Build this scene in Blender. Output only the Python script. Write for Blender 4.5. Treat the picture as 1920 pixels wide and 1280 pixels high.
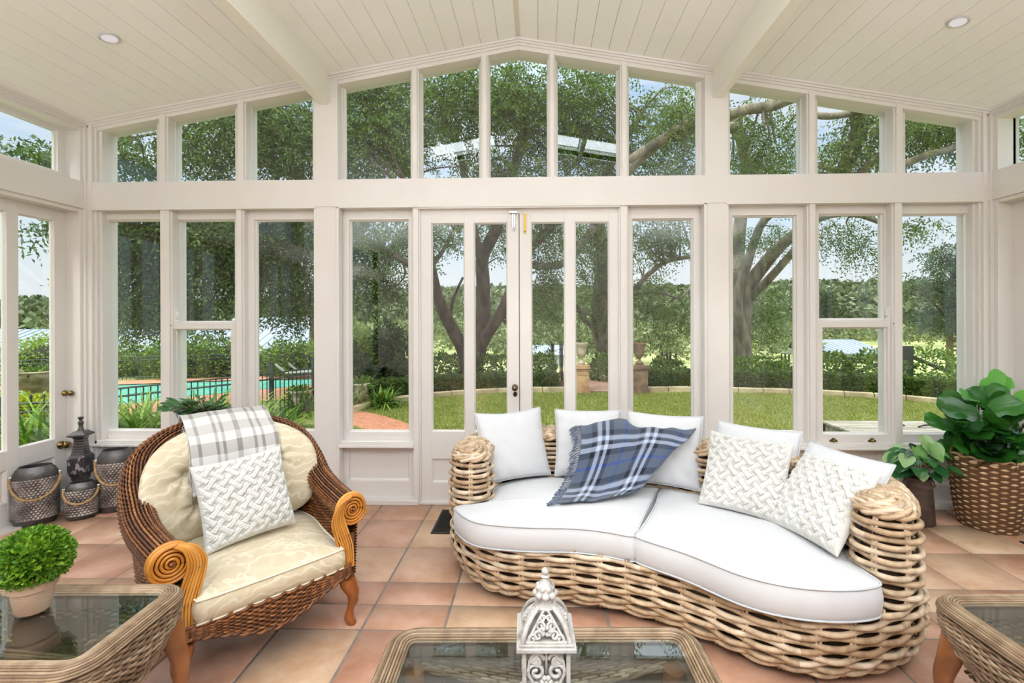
import bpy, math, random
import numpy as np
from mathutils import Vector, Matrix
random.seed(7); rng = np.random.default_rng(7)
for o in list(bpy.data.objects): bpy.data.objects.remove(o)
SC = bpy.context.scene; COL = SC.collection
# ---------------------------------------------------------------- camera
F = 900.0; TH = math.atan(.0293); CX = 984.0; VH = 597.0; H = 1.50; ROLL = -.003; CT, ST = math.cos(TH), math.sin(TH)
cam = bpy.data.cameras.new('camera'); cam_o = bpy.data.objects.new('camera', cam); COL.objects.link(cam_o)
cam_o.matrix_world = Matrix.Translation((0, 0, H)) @ Matrix.Rotation(TH, 4, 'Z') @ Matrix.Rotation(math.pi/2, 4, 'X') @ Matrix.Rotation(ROLL, 4, 'Z')
cam.sensor_width = 36; cam.lens = 36*F/1920; cam.shift_y = -(640-VH)/1920.0; cam.shift_x = -(CX-960)/1920.0
cam.clip_start = .02; cam.clip_end = 900
SC.camera = cam_o
# ---------------------------------------------------------------- sky, sun, exposure
SC.view_settings.view_transform = 'Standard'; SC.view_settings.look = 'None'
SC.view_settings.gamma = 1; SC.view_settings.use_curve_mapping = False
SC.view_settings.exposure = 0.0
SC.cycles.max_bounces = 8; SC.cycles.diffuse_bounces = 4; SC.cycles.transparent_max_bounces = 24
SC.cycles.sample_clamp_indirect = 6; SC.cycles.caustics_reflective = False; SC.cycles.caustics_refractive = False
W = bpy.data.worlds.new('sky'); SC.world = W; W.use_nodes = True
wn, wl = W.node_tree.nodes, W.node_tree.links
wn.clear()
tc = wn.new('ShaderNodeTexCoord'); sp = wn.new('ShaderNodeSeparateXYZ'); wl.new(tc.outputs['Generated'], sp.inputs[0])
cr = wn.new('ShaderNodeValToRGB'); wl.new(sp.outputs['Z'], cr.inputs[0])
e = cr.color_ramp.elements
e[0].position = 0.0; e[0].color = (.90, .94, .97, 1)
e[1].position = 1.0; e[1].color = (5.0, 5.1, 5.3, 1)
for p, c in ((.08, (.88, .94, 1.0)), (.25, (.60, .79, 1.03)), (.42, (.50, .70, .98)), (.62, (2.6, 2.8, 3.0))):
    x = e.new(p); x.color = (*c, 1)
no = wn.new('ShaderNodeTexNoise'); no.inputs['Scale'].default_value = 3.2; no.inputs['Detail'].default_value = 6; no.inputs['Roughness'].default_value = .6
mp = wn.new('ShaderNodeMapping'); mp.inputs['Scale'].default_value = (1, 1, 2.6); wl.new(tc.outputs['Generated'], mp.inputs[0]); wl.new(mp.outputs[0], no.inputs[0])
cl = wn.new('ShaderNodeValToRGB'); wl.new(no.outputs[0], cl.inputs[0]); cl.color_ramp.elements[0].position = .45; cl.color_ramp.elements[1].position = .68
mx = wn.new('ShaderNodeMix'); mx.data_type = 'RGBA'; wl.new(cl.outputs[0], mx.inputs[0]); wl.new(cr.outputs[0], mx.inputs[6]); mx.inputs[7].default_value = (.95, .96, .98, 1)
mlt = wn.new('ShaderNodeMix'); mlt.data_type = 'RGBA'; mlt.blend_type = 'LIGHTEN'; mlt.inputs[0].default_value = 1; wl.new(mx.outputs[2], mlt.inputs[6]); wl.new(cr.outputs[0], mlt.inputs[7])
bg = wn.new('ShaderNodeBackground'); wl.new(mlt.outputs[2], bg.inputs[0]); bg.inputs[1].default_value = 1.0
ow = wn.new('ShaderNodeOutputWorld'); wl.new(bg.outputs[0], ow.inputs[0])
sun = bpy.data.lights.new('sun', 'SUN'); sun.energy = 1.9; sun.angle = math.radians(12); sun.color = (1, .96, .88)
so = bpy.data.objects.new('sun', sun); COL.objects.link(so); so.rotation_euler = (math.radians(42), 0, math.radians(-28))
def area(name, loc, rot, sx, sy, power, col=(1, 1, 1)):
    l = bpy.data.lights.new(name, 'AREA'); l.shape = 'RECTANGLE'; l.size = sx; l.size_y = sy; l.energy = power; l.color = col
    o = bpy.data.objects.new(name, l); COL.objects.link(o); o.location = loc; o.rotation_euler = rot; return o
# area lamps added in the roof windows to boost the daylight
for x_, w_, p_ in ((-.163-.53, .29, 6.5), (-.163-.955, .44, 10), (-.163+.53, .29, 6.5), (-.163+.955, .44, 10)):
    area('added_roof_fill', (x_, 1.935, 3.74-.17*abs(x_+.163)+.10), (0, (-1 if x_ < -.163 else 1)*math.radians(9.7), 0), w_, .60, p_, (.86, .93, 1))
for x_ in (-.93, .62):  # fill lamps behind the camera, under roof windows invented for light
    area('added_roof_fill', (x_, -.27, 3.50), (0, 0, 0), .8, .6, 14, (.9, .95, 1))
    area('added_roof_fill', (x_, -1.3, 3.50), (0, 0, 0), .8, 1.05, 31, (.9, .95, 1))
# unseen upward lamps added behind the camera to brighten the boarded ceiling
for x_ in (-2.4, 2.1):
    area('added_ceiling_fill', (x_, -1.2, 2.1), (math.radians(180), 0, 0), 1.6, .6, 195, (.84, .93, 1))
# ---------------------------------------------------------------- helpers
def ray(u, v):
    p, q = (u-CX)/F, -(v-VH)/F; a = p*math.cos(ROLL)-q*math.sin(ROLL); b = p*math.sin(ROLL)+q*math.cos(ROLL)
    return (CT*a-ST, ST*a+CT, b)
def fx(x, y):                                         # survey coordinates to room coordinates
    d = -.0555*x+.9985*y; a = (.9985*x+.0555*y)/d-.0267
    return ((CT*a-ST)*d, (ST*a+CT)*d)
def atY(u, v, y):
    r = ray(u, v); t = y/r[1]; return Vector((r[0]*t, y, H+r[2]*t))
def atX(u, v, x):
    r = ray(u, v); t = x/r[0]; return Vector((x, r[1]*t, H+r[2]*t))
def atZ(u, v, z):
    r = ray(u, v); t = (z-H)/r[2]; return Vector((r[0]*t, r[1]*t, z))
def atD(u, v, d):
    r = ray(u, v); return Vector((r[0]*d, r[1]*d, H+r[2]*d))
class MB:
    def __init__(s): s.v = []; s.f = []; s.n = 0; s.uv = None
    def add(s, V, Fc):
        V = [tuple(p) for p in V]; k = s.n
        s.v += V; s.n += len(V); s.f += [tuple(i+k for i in f) for f in Fc]
    def box(s, a, b):
        x0, y0, z0 = [min(p, q) for p, q in zip(a, b)]; x1, y1, z1 = [max(p, q) for p, q in zip(a, b)]
        s.add([(x0,y0,z0),(x1,y0,z0),(x1,y1,z0),(x0,y1,z0),(x0,y0,z1),(x1,y0,z1),(x1,y1,z1),(x0,y1,z1)],
              [(0,3,2,1),(4,5,6,7),(0,1,5,4),(1,2,6,5),(2,3,7,6),(3,0,4,7)]); return s
    def obox(s, c, ax, ay, az):                       # oriented box: centre and half-axes
        c, ax, ay, az = map(Vector, (c, ax, ay, az)); P = []
        for k in (-1, 1):
            for i, j in ((-1,-1),(1,-1),(1,1),(-1,1)): P.append(c+ax*i+ay*j+az*k)
        s.add(P, [(0,3,2,1),(4,5,6,7),(0,1,5,4),(1,2,6,5),(2,3,7,6),(3,0,4,7)]); return s
    def prism(s, poly, off):                          # poly: list of 3D points, off: extrusion vector
        n = len(poly); off = Vector(off); P = [Vector(p) for p in poly]; Q = [p+off for p in P]
        s.add(P+Q, [tuple(range(n))[::-1], tuple(range(n, 2*n))]+[(i, (i+1) % n, n+(i+1) % n, n+i) for i in range(n)]); return s
    def ring(s, outer, inner, off):                   # flat frame between two loops, extruded
        n = len(outer); off = Vector(off)
        P = [Vector(p) for p in outer]+[Vector(p) for p in inner]; P += [p+off for p in P]
        fs = []
        for i in range(n):
            j = (i+1) % n
            fs += [(i, j, n+j, n+i), (2*n+i, 3*n+i, 3*n+j, 2*n+j), (i, 2*n+i, 2*n+j, j), (n+i, n+j, 3*n+j, 3*n+i)]
        s.add(P, fs); return s
    def tube(s, pts, r, k=6, closed=False, cap=True, flat=1.0):
        P = np.asarray([tuple(p) for p in pts], float); n = len(P)
        R = np.full(n, r, float) if np.isscalar(r) else np.asarray(r, float)
        if closed: T = np.roll(P, -1, 0)-np.roll(P, 1, 0)
        else:
            T = np.gradient(P, axis=0)
        T /= (np.linalg.norm(T, axis=1)[:, None]+1e-12)
        up = np.array([0, 0, 1.0]) if abs(T[0, 2]) < .9 else np.array([1.0, 0, 0])
        N = np.zeros_like(P); nn = np.cross(up, T[0]); nn /= np.linalg.norm(nn)
        for i in range(n):
            nn = nn-T[i]*nn.dot(T[i]); nn /= (np.linalg.norm(nn)+1e-12); N[i] = nn
        B = np.cross(T, N); a = np.arange(k)*2*math.pi/k
        V = P[:, None]+R[:, None, None]*(np.cos(a)[None, :, None]*N[:, None]+flat*np.sin(a)[None, :, None]*B[:, None])
        V = V.reshape(-1, 3); fs = []
        m = n if closed else n-1
        for i in range(m):
            q = (i+1) % n
            for j in range(k):
                w = (j+1) % k; fs.append((i*k+j, i*k+w, q*k+w, q*k+j))
        if not closed and cap: fs += [tuple(range(k))[::-1], tuple((n-1)*k+j for j in range(k))]
        s.add(V.tolist(), fs); return s
    def lathe(s, prof, c=(0, 0, 0), k=24, sx=1, sy=1, rot=0, square=0):
        c = Vector(c); V = []; fs = []; n = len(prof)
        for r, z in prof:
            for j in range(k):
                a = 2*math.pi*j/k; ca, sa = math.cos(a), math.sin(a)
                if square:
                    p = square; q = (abs(ca)**p+abs(sa)**p)**(-1/p); ca, sa = ca*q, sa*q
                x, y = r*ca*sx, r*sa*sy
                V.append((c.x+x*math.cos(rot)-y*math.sin(rot), c.y+x*math.sin(rot)+y*math.cos(rot), c.z+z))
        for i in range(n-1):
            for j in range(k):
                w = (j+1) % k; fs.append((i*k+j, i*k+w, (i+1)*k+w, (i+1)*k+j))
        fs += [tuple(range(k))[::-1], tuple((n-1)*k+j for j in range(k))]
        s.add(V, fs); return s
    def sphere(s, c, r, k=12, m=8, sc=(1, 1, 1)):
        V = []; fs = []; c = Vector(c)
        for i in range(m+1):
            t = math.pi*i/m
            for j in range(k):
                a = 2*math.pi*j/k; V.append((c.x+r*sc[0]*math.sin(t)*math.cos(a), c.y+r*sc[1]*math.sin(t)*math.sin(a), c.z-r*sc[2]*math.cos(t)))
        for i in range(m):
            for j in range(k): w = (j+1) % k; fs.append((i*k+j, i*k+w, (i+1)*k+w, (i+1)*k+j))
        s.add(V, fs); return s
    def grid(s, P, closed_u=False):                   # P: (n,m,3) array
        P = np.asarray(P, float); n, m = P.shape[:2]; fs = []
        for i in range(n if closed_u else n-1):
            q = (i+1) % n
            for j in range(m-1): fs.append((i*m+j, q*m+j, q*m+j+1, i*m+j+1))
        s.add(P.reshape(-1, 3).tolist(), fs); return s
def resample(P, n, closed=True):
    P = np.asarray([tuple(p) for p in P], float); Q = np.vstack([P, P[:1]]) if closed else P
    d = np.r_[0, np.cumsum(np.linalg.norm(np.diff(Q, axis=0), axis=1))]; s = np.linspace(0, d[-1], n+1)[:-1] if closed else np.linspace(0, d[-1], n)
    return np.stack([np.interp(s, d, Q[:, k]) for k in range(Q.shape[1])], 1)
def new_obj(name, me, parent=None):
    o = bpy.data.objects.new(name, me); COL.objects.link(o)
    if parent is not None: o.parent = parent
    return o
def obj(name, mb, m, parent=None, smooth=False, bevel=0, weld=False, auto=None):
    me = bpy.data.meshes.new(name); me.from_pydata(mb.v, [], mb.f); me.validate(); me.update()
    if mb.uv is not None:
        uvl = me.uv_layers.new(name='UVMap'); li = np.zeros(len(me.loops), np.int32); me.loops.foreach_get('vertex_index', li)
        uvl.data.foreach_set('uv', np.asarray(mb.uv, np.float32)[li].ravel())
    if smooth: me.shade_smooth()
    if auto: me.set_sharp_from_angle(angle=math.radians(auto))
    me.materials.append(m); o = new_obj(name, me, parent)
    if weld: o.modifiers.new('weld', 'WELD').merge_threshold = .0005
    if bevel:
        b = o.modifiers.new('bevel', 'BEVEL'); b.width = bevel; b.segments = 2; b.limit_method = 'ANGLE'; b.angle_limit = math.radians(40); b.harden_normals = False
    return o
def fast_obj(name, V, Fc, m, parent=None, smooth=False, attr=None):   # numpy arrays, all faces the same size
    me = bpy.data.meshes.new(name); V = np.asarray(V, np.float32); Fc = np.asarray(Fc, np.int32); nf, k = Fc.shape
    me.vertices.add(len(V)); me.vertices.foreach_set('co', V.ravel())
    me.loops.add(nf*k); me.loops.foreach_set('vertex_index', Fc.ravel())
    me.polygons.add(nf); me.polygons.foreach_set('loop_start', np.arange(0, nf*k, k, dtype=np.int32))
    if smooth: me.polygons.foreach_set('use_smooth', np.ones(nf, bool))
    me.update(calc_edges=True)
    if attr is not None:
        a = me.attributes.new('rnd', 'FLOAT', 'FACE'); a.data.foreach_set('value', np.asarray(attr, np.float32))
    me.materials.append(m); return new_obj(name, me, parent)
def empty(name, loc=(0, 0, 0), rz=0):
    o = bpy.data.objects.new(name, None); COL.objects.link(o); o.location = loc; o.rotation_euler = (0, 0, rz); o.empty_display_size = .1; return o
def tag(o, label=None, cat=None, group=None, kind=None):
    if label: o['label'] = label
    if cat: o['category'] = cat
    if group: o['group'] = group
    if kind: o['kind'] = kind
    return o
def struct(o, label=None): return tag(o, label=label, cat=None, kind='structure')
def dup(root, loc, rz=None, label=None):
    r = root.copy(); COL.objects.link(r); r.location = loc
    if rz is not None: r.rotation_euler = (0, 0, rz)
    if label: r['label'] = label
    for ch in list(root.children):
        c = ch.copy(); COL.objects.link(c); c.parent = r
        for g in list(ch.children):
            d = g.copy(); COL.objects.link(d); d.parent = c
    return r
def smooth_curve(P, n, closed=False):                 # Catmull-Rom resample
    P = np.asarray([tuple(p) for p in P], float); m = len(P)
    if closed: Q = np.vstack([P[-1:], P, P[:2]])
    else: Q = np.vstack([2*P[0]-P[1], P, 2*P[-1]-P[-2]])
    segs = m if closed else m-1; out = []
    for i in range(segs):
        p0, p1, p2, p3 = Q[i], Q[i+1], Q[i+2], Q[i+3]
        for t in np.arange(24)/24.0:
            out.append(.5*((2*p1)+(-p0+p2)*t+(2*p0-5*p1+4*p2-p3)*t*t+(-p0+3*p1-3*p2+p3)*t**3))
    if not closed: out.append(Q[-2])
    out = np.array(out); pts = np.vstack([out, out[:1]]) if closed else out
    d = np.r_[0, np.cumsum(np.linalg.norm(np.diff(pts, axis=0), axis=1))]
    s = np.linspace(0, d[-1], n+1)[:-1] if closed else np.linspace(0, d[-1], n)
    return np.stack([np.interp(s, d, pts[:, k]) for k in range(pts.shape[1])], 1)
# ---------------------------------------------------------------- materials
MATS = {}
def mat(name, col, rough=.6, col2=None, nscale=8, detail=4, metal=0, bump=0, bscale=60, spec=.5, sheen=0, trans=0, attr=0, coat=0, bdist=.01, stretch=None, contrast=(.35, .65)):
    if name in MATS: return MATS[name]
    m = bpy.data.materials.new(name); m.use_nodes = True; MATS[name] = m
    n, l = m.node_tree.nodes, m.node_tree.links; b = n['Principled BSDF']
    b.inputs['Base Color'].default_value = (*col, 1); b.inputs['Roughness'].default_value = rough; b.inputs['Metallic'].default_value = metal
    b.inputs['Specular IOR Level'].default_value = spec; b.inputs['Coat Weight'].default_value = coat; b.inputs['Coat Roughness'].default_value = .15
    if sheen: b.inputs['Sheen Weight'].default_value = sheen
    tcn = n.new('ShaderNodeTexCoord'); mpn = n.new('ShaderNodeMapping'); l.new(tcn.outputs['Object'], mpn.inputs[0])
    if stretch: mpn.inputs['Scale'].default_value = stretch
    m['_map'] = 1
    if col2 is not None:
        if attr:
            an = n.new('ShaderNodeAttribute'); an.attribute_name = 'rnd'; fac = an.outputs['Fac']
            mxn = n.new('ShaderNodeMix'); mxn.data_type = 'RGBA'; l.new(fac, mxn.inputs[0])
        else:
            nn = n.new('ShaderNodeTexNoise'); nn.inputs['Scale'].default_value = nscale; nn.inputs['Detail'].default_value = detail; l.new(mpn.outputs[0], nn.inputs[0])
            rp = n.new('ShaderNodeMapRange'); rp.inputs[1].default_value = contrast[0]; rp.inputs[2].default_value = contrast[1]; l.new(nn.outputs[0], rp.inputs[0])
            mxn = n.new('ShaderNodeMix'); mxn.data_type = 'RGBA'; l.new(rp.outputs[0], mxn.inputs[0])
        mxn.inputs[6].default_value = (*col, 1); mxn.inputs[7].default_value = (*col2, 1); l.new(mxn.outputs[2], b.inputs['Base Color'])
        if trans:
            pass
    if bump:
        bn = n.new('ShaderNodeTexNoise'); bn.inputs['Scale'].default_value = bscale; bn.inputs['Detail'].default_value = 5; l.new(mpn.outputs[0], bn.inputs[0])
        bp = n.new('ShaderNodeBump'); bp.inputs['Strength'].default_value = bump; bp.inputs['Distance'].default_value = bdist; l.new(bn.outputs[0], bp.inputs['Height']); l.new(bp.outputs[0], b.inputs['Normal'])
    if trans:
        tr = n.new('ShaderNodeBsdfTranslucent'); ms = n.new('ShaderNodeMixShader'); ms.inputs[0].default_value = trans
        if col2 is not None: l.new(mxn.outputs[2], tr.inputs[0])
        else: tr.inputs[0].default_value = (*col, 1)
        l.new(b.outputs[0], ms.inputs[1]); l.new(tr.outputs[0], ms.inputs[2]); l.new(ms.outputs[0], n['Material Output'].inputs[0])
    return m
def srgb(r, g, b):
    f = lambda x: (x/255/12.92) if x/255 <= .04045 else ((x/255+.055)/1.055)**2.4
    return (f(r), f(g), f(b))
def glass_mat(name, tint=(.97, .99, .98), ior=1.5, boost=1.0, blend=None):
    m = bpy.data.materials.new(name); m.use_nodes = True; n, l = m.node_tree.nodes, m.node_tree.links; n.clear()
    t = n.new('ShaderNodeBsdfTransparent'); t.inputs[0].default_value = (*tint, 1)
    g = n.new('ShaderNodeBsdfGlossy'); g.inputs['Roughness'].default_value = 0.0
    f = n.new('ShaderNodeFresnel'); f.inputs[0].default_value = ior
    # Fresnel reads the pane's inner faces wrongly (total reflection): give it the ior for both sides
    geo = n.new('ShaderNodeNewGeometry'); mxx = n.new('ShaderNodeMix'); mxx.data_type = 'FLOAT'
    l.new(geo.outputs['Backfacing'], mxx.inputs[0]); mxx.inputs[2].default_value = ior; mxx.inputs[3].default_value = 1/ior
    l.new(mxx.outputs[0], f.inputs[0])
    mu = n.new('ShaderNodeMath'); mu.operation = 'MULTIPLY'; mu.inputs[1].default_value = boost; l.new(f.outputs[0], mu.inputs[0])
    s = n.new('ShaderNodeMixShader'); l.new(mu.outputs[0], s.inputs[0]); l.new(t.outputs[0], s.inputs[1]); l.new(g.outputs[0], s.inputs[2])
    o = n.new('ShaderNodeOutputMaterial'); l.new(s.outputs[0], o.inputs[0]); return m
CREAM = mat('cream_paint', srgb(230, 225, 221), .38, srgb(226, 220, 215), 2, bump=.02, bscale=40)
CEILP = mat('ceiling_paint', srgb(251, 250, 248), .42, srgb(248, 246, 243), 1.5)
GROOVE = mat('ceiling_backing', srgb(236, 230, 218), .8)
GLASS = glass_mat('window_glass', boost=1.0); TGLASS = glass_mat('table_glass', (.93, .97, .95), 1.55, 1.6)
BRASS = mat('aged_brass', srgb(168, 138, 82), .28, srgb(110, 92, 60), 20, metal=1)
IRONM = mat('dark_metal', srgb(50, 48, 46), .45, metal=.8)
CHROME = mat('bright_metal', srgb(200, 200, 200), .25, metal=1)
# ================================================================ ROOM
D = 3.85; p0 = atY(160, 232, D); p1 = atY(1857, 210, D); p2 = atY(972, 75, D); XL, ZL, XR, ZR, RX, RZ, YB = p0.x, p0.z, p1.x, p1.z, p2.x, p2.z, -4.1
def ceil_z(x): return RZ-(RX-x)*(RZ-ZL)/(RX-XL) if x < RX else RZ-(x-RX)*(RZ-ZR)/(XR-RX)
# ---- floor: terracotta tiles over grout
tile_m = bpy.data.materials.new('terracotta_tile'); tile_m.use_nodes = True
n, l = tile_m.node_tree.nodes, tile_m.node_tree.links; b = n['Principled BSDF']
an = n.new('ShaderNodeAttribute'); an.attribute_name = 'rnd'
c1 = n.new('ShaderNodeValToRGB'); l.new(an.outputs['Fac'], c1.inputs[0])
ee = c1.color_ramp.elements; ee[0].color = (*srgb(190, 148, 128), 1); ee[1].color = (*srgb(213, 188, 160), 1)
for p, c in ((.25, (200, 163, 141)), (.5, (210, 182, 154)), (.78, (198, 157, 137))):
    x = ee.new(p); x.color = (*srgb(*c), 1)
tcn = n.new('ShaderNodeTexCoord'); nz = n.new('ShaderNodeTexNoise'); nz.inputs['Scale'].default_value = 4.5; nz.inputs['Detail'].default_value = 8; nz.inputs['Roughness'].default_value = .65
l.new(tcn.outputs['Object'], nz.inputs[0])
r2 = n.new('ShaderNodeValToRGB'); l.new(nz.outputs[0], r2.inputs[0]); r2.color_ramp.elements[0].position = .3; r2.color_ramp.elements[0].color = (*srgb(214, 190, 172), 1); r2.color_ramp.elements[1].position = .7; r2.color_ramp.elements[1].color = (1, .97, .93, 1)
mm = n.new('ShaderNodeMix'); mm.data_type = 'RGBA'; mm.blend_type = 'MULTIPLY'; mm.inputs[0].default_value = 1; l.new(c1.outputs[0], mm.inputs[6]); l.new(r2.outputs[0], mm.inputs[7]); l.new(mm.outputs[2], b.inputs['Base Color'])
b.inputs['Roughness'].default_value = .42; b.inputs['Coat Weight'].default_value = .1
bp = n.new('ShaderNodeBump'); bp.inputs['Strength'].default_value = .25; bp.inputs['Distance'].default_value = .004; l.new(nz.outputs[0], bp.inputs['Height']); l.new(bp.outputs[0], b.inputs['Normal'])
grout_m = mat('grout', srgb(112, 104, 98), .85, srgb(134, 124, 114), 14, bump=.3)
fl = obj('floor', MB().box((XL-.15, YB, -.06), (XR+.15, D+.06, -.006)), grout_m)
struct(fl)
xs0 = atZ(712.6, 951, 0).x; px = atZ(807.7, 953, 0).x-xs0
px = .402
ylines = []; y = 3.965
ys = [y, 3.565]; ys += [3.135+.0, 2.72, 2.505, 2.30]
while ys[-1] > YB: ys.append(ys[-1]-.402)
V = []; Fq = []; at = []
xs = [xs0+px*k for k in range(-9, 13)]
tv = MB(); g = .0055
for i in range(len(ys)-1):
    y1, y0 = min(ys[i], D+.05), max(ys[i+1], YB)
    for j in range(len(xs)-1):
        x0, x1 = max(xs[j], XL-.12), min(xs[j+1], XR+.12)
        if x1-x0 < .03 or y1-y0 < .03: continue
        e1 = g+random.uniform(0, .0015); bz = .004
        for (xa, ya, za) in ((x0+e1, y0+e1, -.006), (x1-e1, y0+e1, -.006), (x1-e1, y1-e1, -.006), (x0+e1, y1-e1, -.006),
                             (x0+e1+bz, y0+e1+bz, 0), (x1-e1-bz, y0+e1+bz, 0), (x1-e1-bz, y1-e1-bz, 0), (x0+e1+bz, y1-e1-bz, 0)): V.append((xa, ya, za))
        k = len(V)-8; Fq += [(k+4, k+5, k+6, k+7)]+[(k+a, k+(a+1) % 4, k+4+(a+1) % 4, k+4+a) for a in range(4)]
        r = random.random(); at += [r]*5
fast_obj('tiles', V, Fq, tile_m, parent=fl, attr=at)
# ---- ceiling: painted boards either side of the ridge, roof windows
bw = .1385
sky_bays = [(.38, .68), (.73, 1.18)]                   # distance from ridge
sky_y = [(1.62, 2.25), (-.6, .05), (-1.85, -.75)]  # last two rows lie unseen behind the camera, added to let in light
cb = MB(); gb = MB()
def slope_pt(sgn, d, y, off=0): x = RX+sgn*d; return (x, y, ceil_z(x)+off)
for sgn in (-1, 1):
    L = (RX-XL) if sgn < 0 else (XR-RX); k = 0; d = .02
    while d < L+.15:
        d1 = d+bw-.0024; spans = [(YB, D+.12)]
        for a, b_ in sky_y:
            if d1 > .34 and d < 1.22:
                ns = []
                for p, q in spans: ns += [(p, a), (b_, q)] if p < a and q > b_ else [(p, q)]
                spans = ns
        for p, q in spans:
            P = [slope_pt(sgn, d, p), slope_pt(sgn, d1, p), slope_pt(sgn, d1, q), slope_pt(sgn, d, q)]
            cb.prism(P, (0, 0, .012))
        d += bw
    # backing sheet, in pieces around the roof windows
    segs = [(0, .36, YB, D+.15), (1.20, L+.2, YB, D+.15)]
    yy = YB
    for a, b_ in sorted(sky_y): segs.append((.36, 1.20, yy, a)); yy = b_
    segs.append((.36, 1.20, yy, D+.15))
    for d0, d1, p, q in segs: gb.prism([slope_pt(sgn, d0, p, .012), slope_pt(sgn, d1, p, .012), slope_pt(sgn, d1, q, .012), slope_pt(sgn, d0, q, .012)], (0, 0, .05))
ce = obj('ceiling', cb, CEILP); struct(ce)
o = obj('backing_sheet', gb, GROOVE, parent=ce)
wi = 40
for (a, b_) in sky_y:
    for sgn in (-1, 1):
        m = MB()
        def bar(d0, d1, p, q, z0=-.012, z1=.16):
            P = [slope_pt(sgn, d0, p, z0), slope_pt(sgn, d1, p, z0), slope_pt(sgn, d1, q, z0), slope_pt(sgn, d0, q, z0)]; m.prism(P, (0, 0, z1-z0))
        bar(.33, .38, a-.04, b_+.04); bar(1.18, 1.23, a-.04, b_+.04); bar(.68, .73, a, b_); bar(.38, 1.18, a-.04, a); bar(.38, 1.18, b_, b_+.04)
        w = obj('window_%d' % wi, m, CEILP); struct(w); wi += 1
        for d0, d1 in sky_bays:
            obj('pane', MB().prism([slope_pt(sgn, d0, a, .13), slope_pt(sgn, d1, a, .13), slope_pt(sgn, d1, b_, .13), slope_pt(sgn, d0, b_, .13)], (0, 0, .006)), GLASS, parent=w)
# ---- ceiling beams
for k, (u0, u1, v) in enumerate(((600.6, 618.4, 197.5), (1336, 1354.5, 185.6))):
    a = atY(u0, v, D-.0); c = atY(u1, v, D-.0)
    top = ceil_z((a.x+c.x)/2)+.03
    struct(obj('trim_%d' % (k+1), MB().box((a.x, YB, a.z), (c.x, D, top)), mat('beam_paint', srgb(240, 236, 226), .35), bevel=.004))
# ---- back wall
wb = MB()
YF = D-.012
zb0 = atY(960, 388, D).z; zt0 = atY(960, 336, D).z; zb0 = .5*(atY(160, 395, D).z+atY(1857, 374, D).z); zt0 = .5*(atY(160, 343, D).z+atY(1857, 323, D).z)
wb.box((XL, D-.02, zb0), (XR, D+.17, zt0))               # transom beam
ZS = atY(700, 838, D).z                                  # sill level
low_m = [(302, 319), (444, 454), (775.5, 785), (1163.5, 1176), (1518, 1528.5), (1677, 1691)]
post = [(590, 635), (1322, 1366)]
up_m = [(299, 310), (446, 457), (773, 782), (904, 913), (1031, 1039), (1166, 1175), (1517, 1528), (1680, 1692)]
def xw(u, v=600, y=D): return atY(u, v, y).x
for u0, u1 in post:
    a, b_ = xw(u0), xw(u1); wb.box((a, D-.012, 0), (b_, D+.17, ceil_z((a+b_)/2)+.02))
for u0, u1 in low_m:
    a, b_ = xw(u0), xw(u1); wb.box((a, D-.008, 0), (b_, D+.17, zb0+.01)); c = (a+b_)/2; wb.box((a-.012, D+.01, 0), (b_+.012, D+.17, zb0))
for u0, u1 in up_m:
    a, b_ = xw(u0, 250), xw(u1, 250); wb.box((a, D-.006, zt0-.01), (b_, D+.17, ceil_z((a+b_)/2))); wb.box((a-.012, D+.012, zt0-.01), (b_+.012, D+.17, ceil_z((a+b_)/2)))
# corner mouldings, stepped
for X0, sg in ((XL, 1), (XR, -1)):
    for w0, w1, dd in ((0, .028, -.03), (.028, .045, -.015), (.045, .075, -.025), (.075, .095, -.005), (.095, .12, .02)):
        wb.box((X0+sg*w0, D+dd, 0), (X0+sg*w1, D+.17, ceil_z(X0)+.02))
# header following the slope
for sgn in (-1, 1):
    L = (RX-XL) if sgn < 0 else (XR-RX)
    for h0, y0 in ((.075, D), (.045, D-.015), (.028, D-.03), (.014, D-.045)):
        P = [slope_pt(sgn, 0, y0, .01), slope_pt(sgn, L, y0, .01), slope_pt(sgn, L, y0, -h0), slope_pt(sgn, 0, y0, -h0)]
        wb.prism(P, (0, D+.17-y0, 0))
# sills
bays_low = [(170, 302), (319, 444), (454, 590), (635, 775.5), (1176, 1322), (1366, 1518), (1528.5, 1677), (1691, 1842)]
for i, (u0, u1) in enumerate(bays_low):
    a, b_ = xw(u0), xw(u1)
    wb.box((a, D-.03, ZS), (b_, D+.17, ZS+.018)); wb.box((a, D-.005, ZS+.018), (b_, D+.17, ZS+.045))
    wb.box((a, D+.085, 0), (b_, D+.15, ZS))              # recessed dado panel
    wb.ring([(a, D+.06, .0), (b_, D+.06, 0), (b_, D+.06, ZS), (a, D+.06, ZS)], [(a+.055, D+.06, .17), (b_-.055, D+.06, .17), (b_-.055, D+.06, ZS-.05), (a+.055, D+.06, ZS-.05)], (0, .05, 0))
    wb.ring([(a+.055, D+.075, .17), (b_-.055, D+.075, .17), (b_-.055, D+.075, ZS-.05), (a+.055, D+.075, ZS-.05)], [(a+.07, D+.085, .185), (b_-.07, D+.085, .185), (b_-.07, D+.085, ZS-.065), (a+.07, D+.085, ZS-.065)], (0, .02, 0))
    wb.box((a, D-.0, 0), (b_, D+.15, .045))
# casing strips round the bays (lower row)
for (u0, u1) in ((635, 1322), (1366, 1842), (170, 590)):
    a, b_ = xw(u0), xw(u1); wb.box((a-.022, D-.022, zb0-.012), (b_+.022, D+.05, zb0+.012))
for u in (635, 1322): a = xw(u); wb.box((a-.012, D-.022, .0), (a+.012, D+.05, zb0))
struct(obj('wall_back', wb, CREAM, bevel=.0025))
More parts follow.
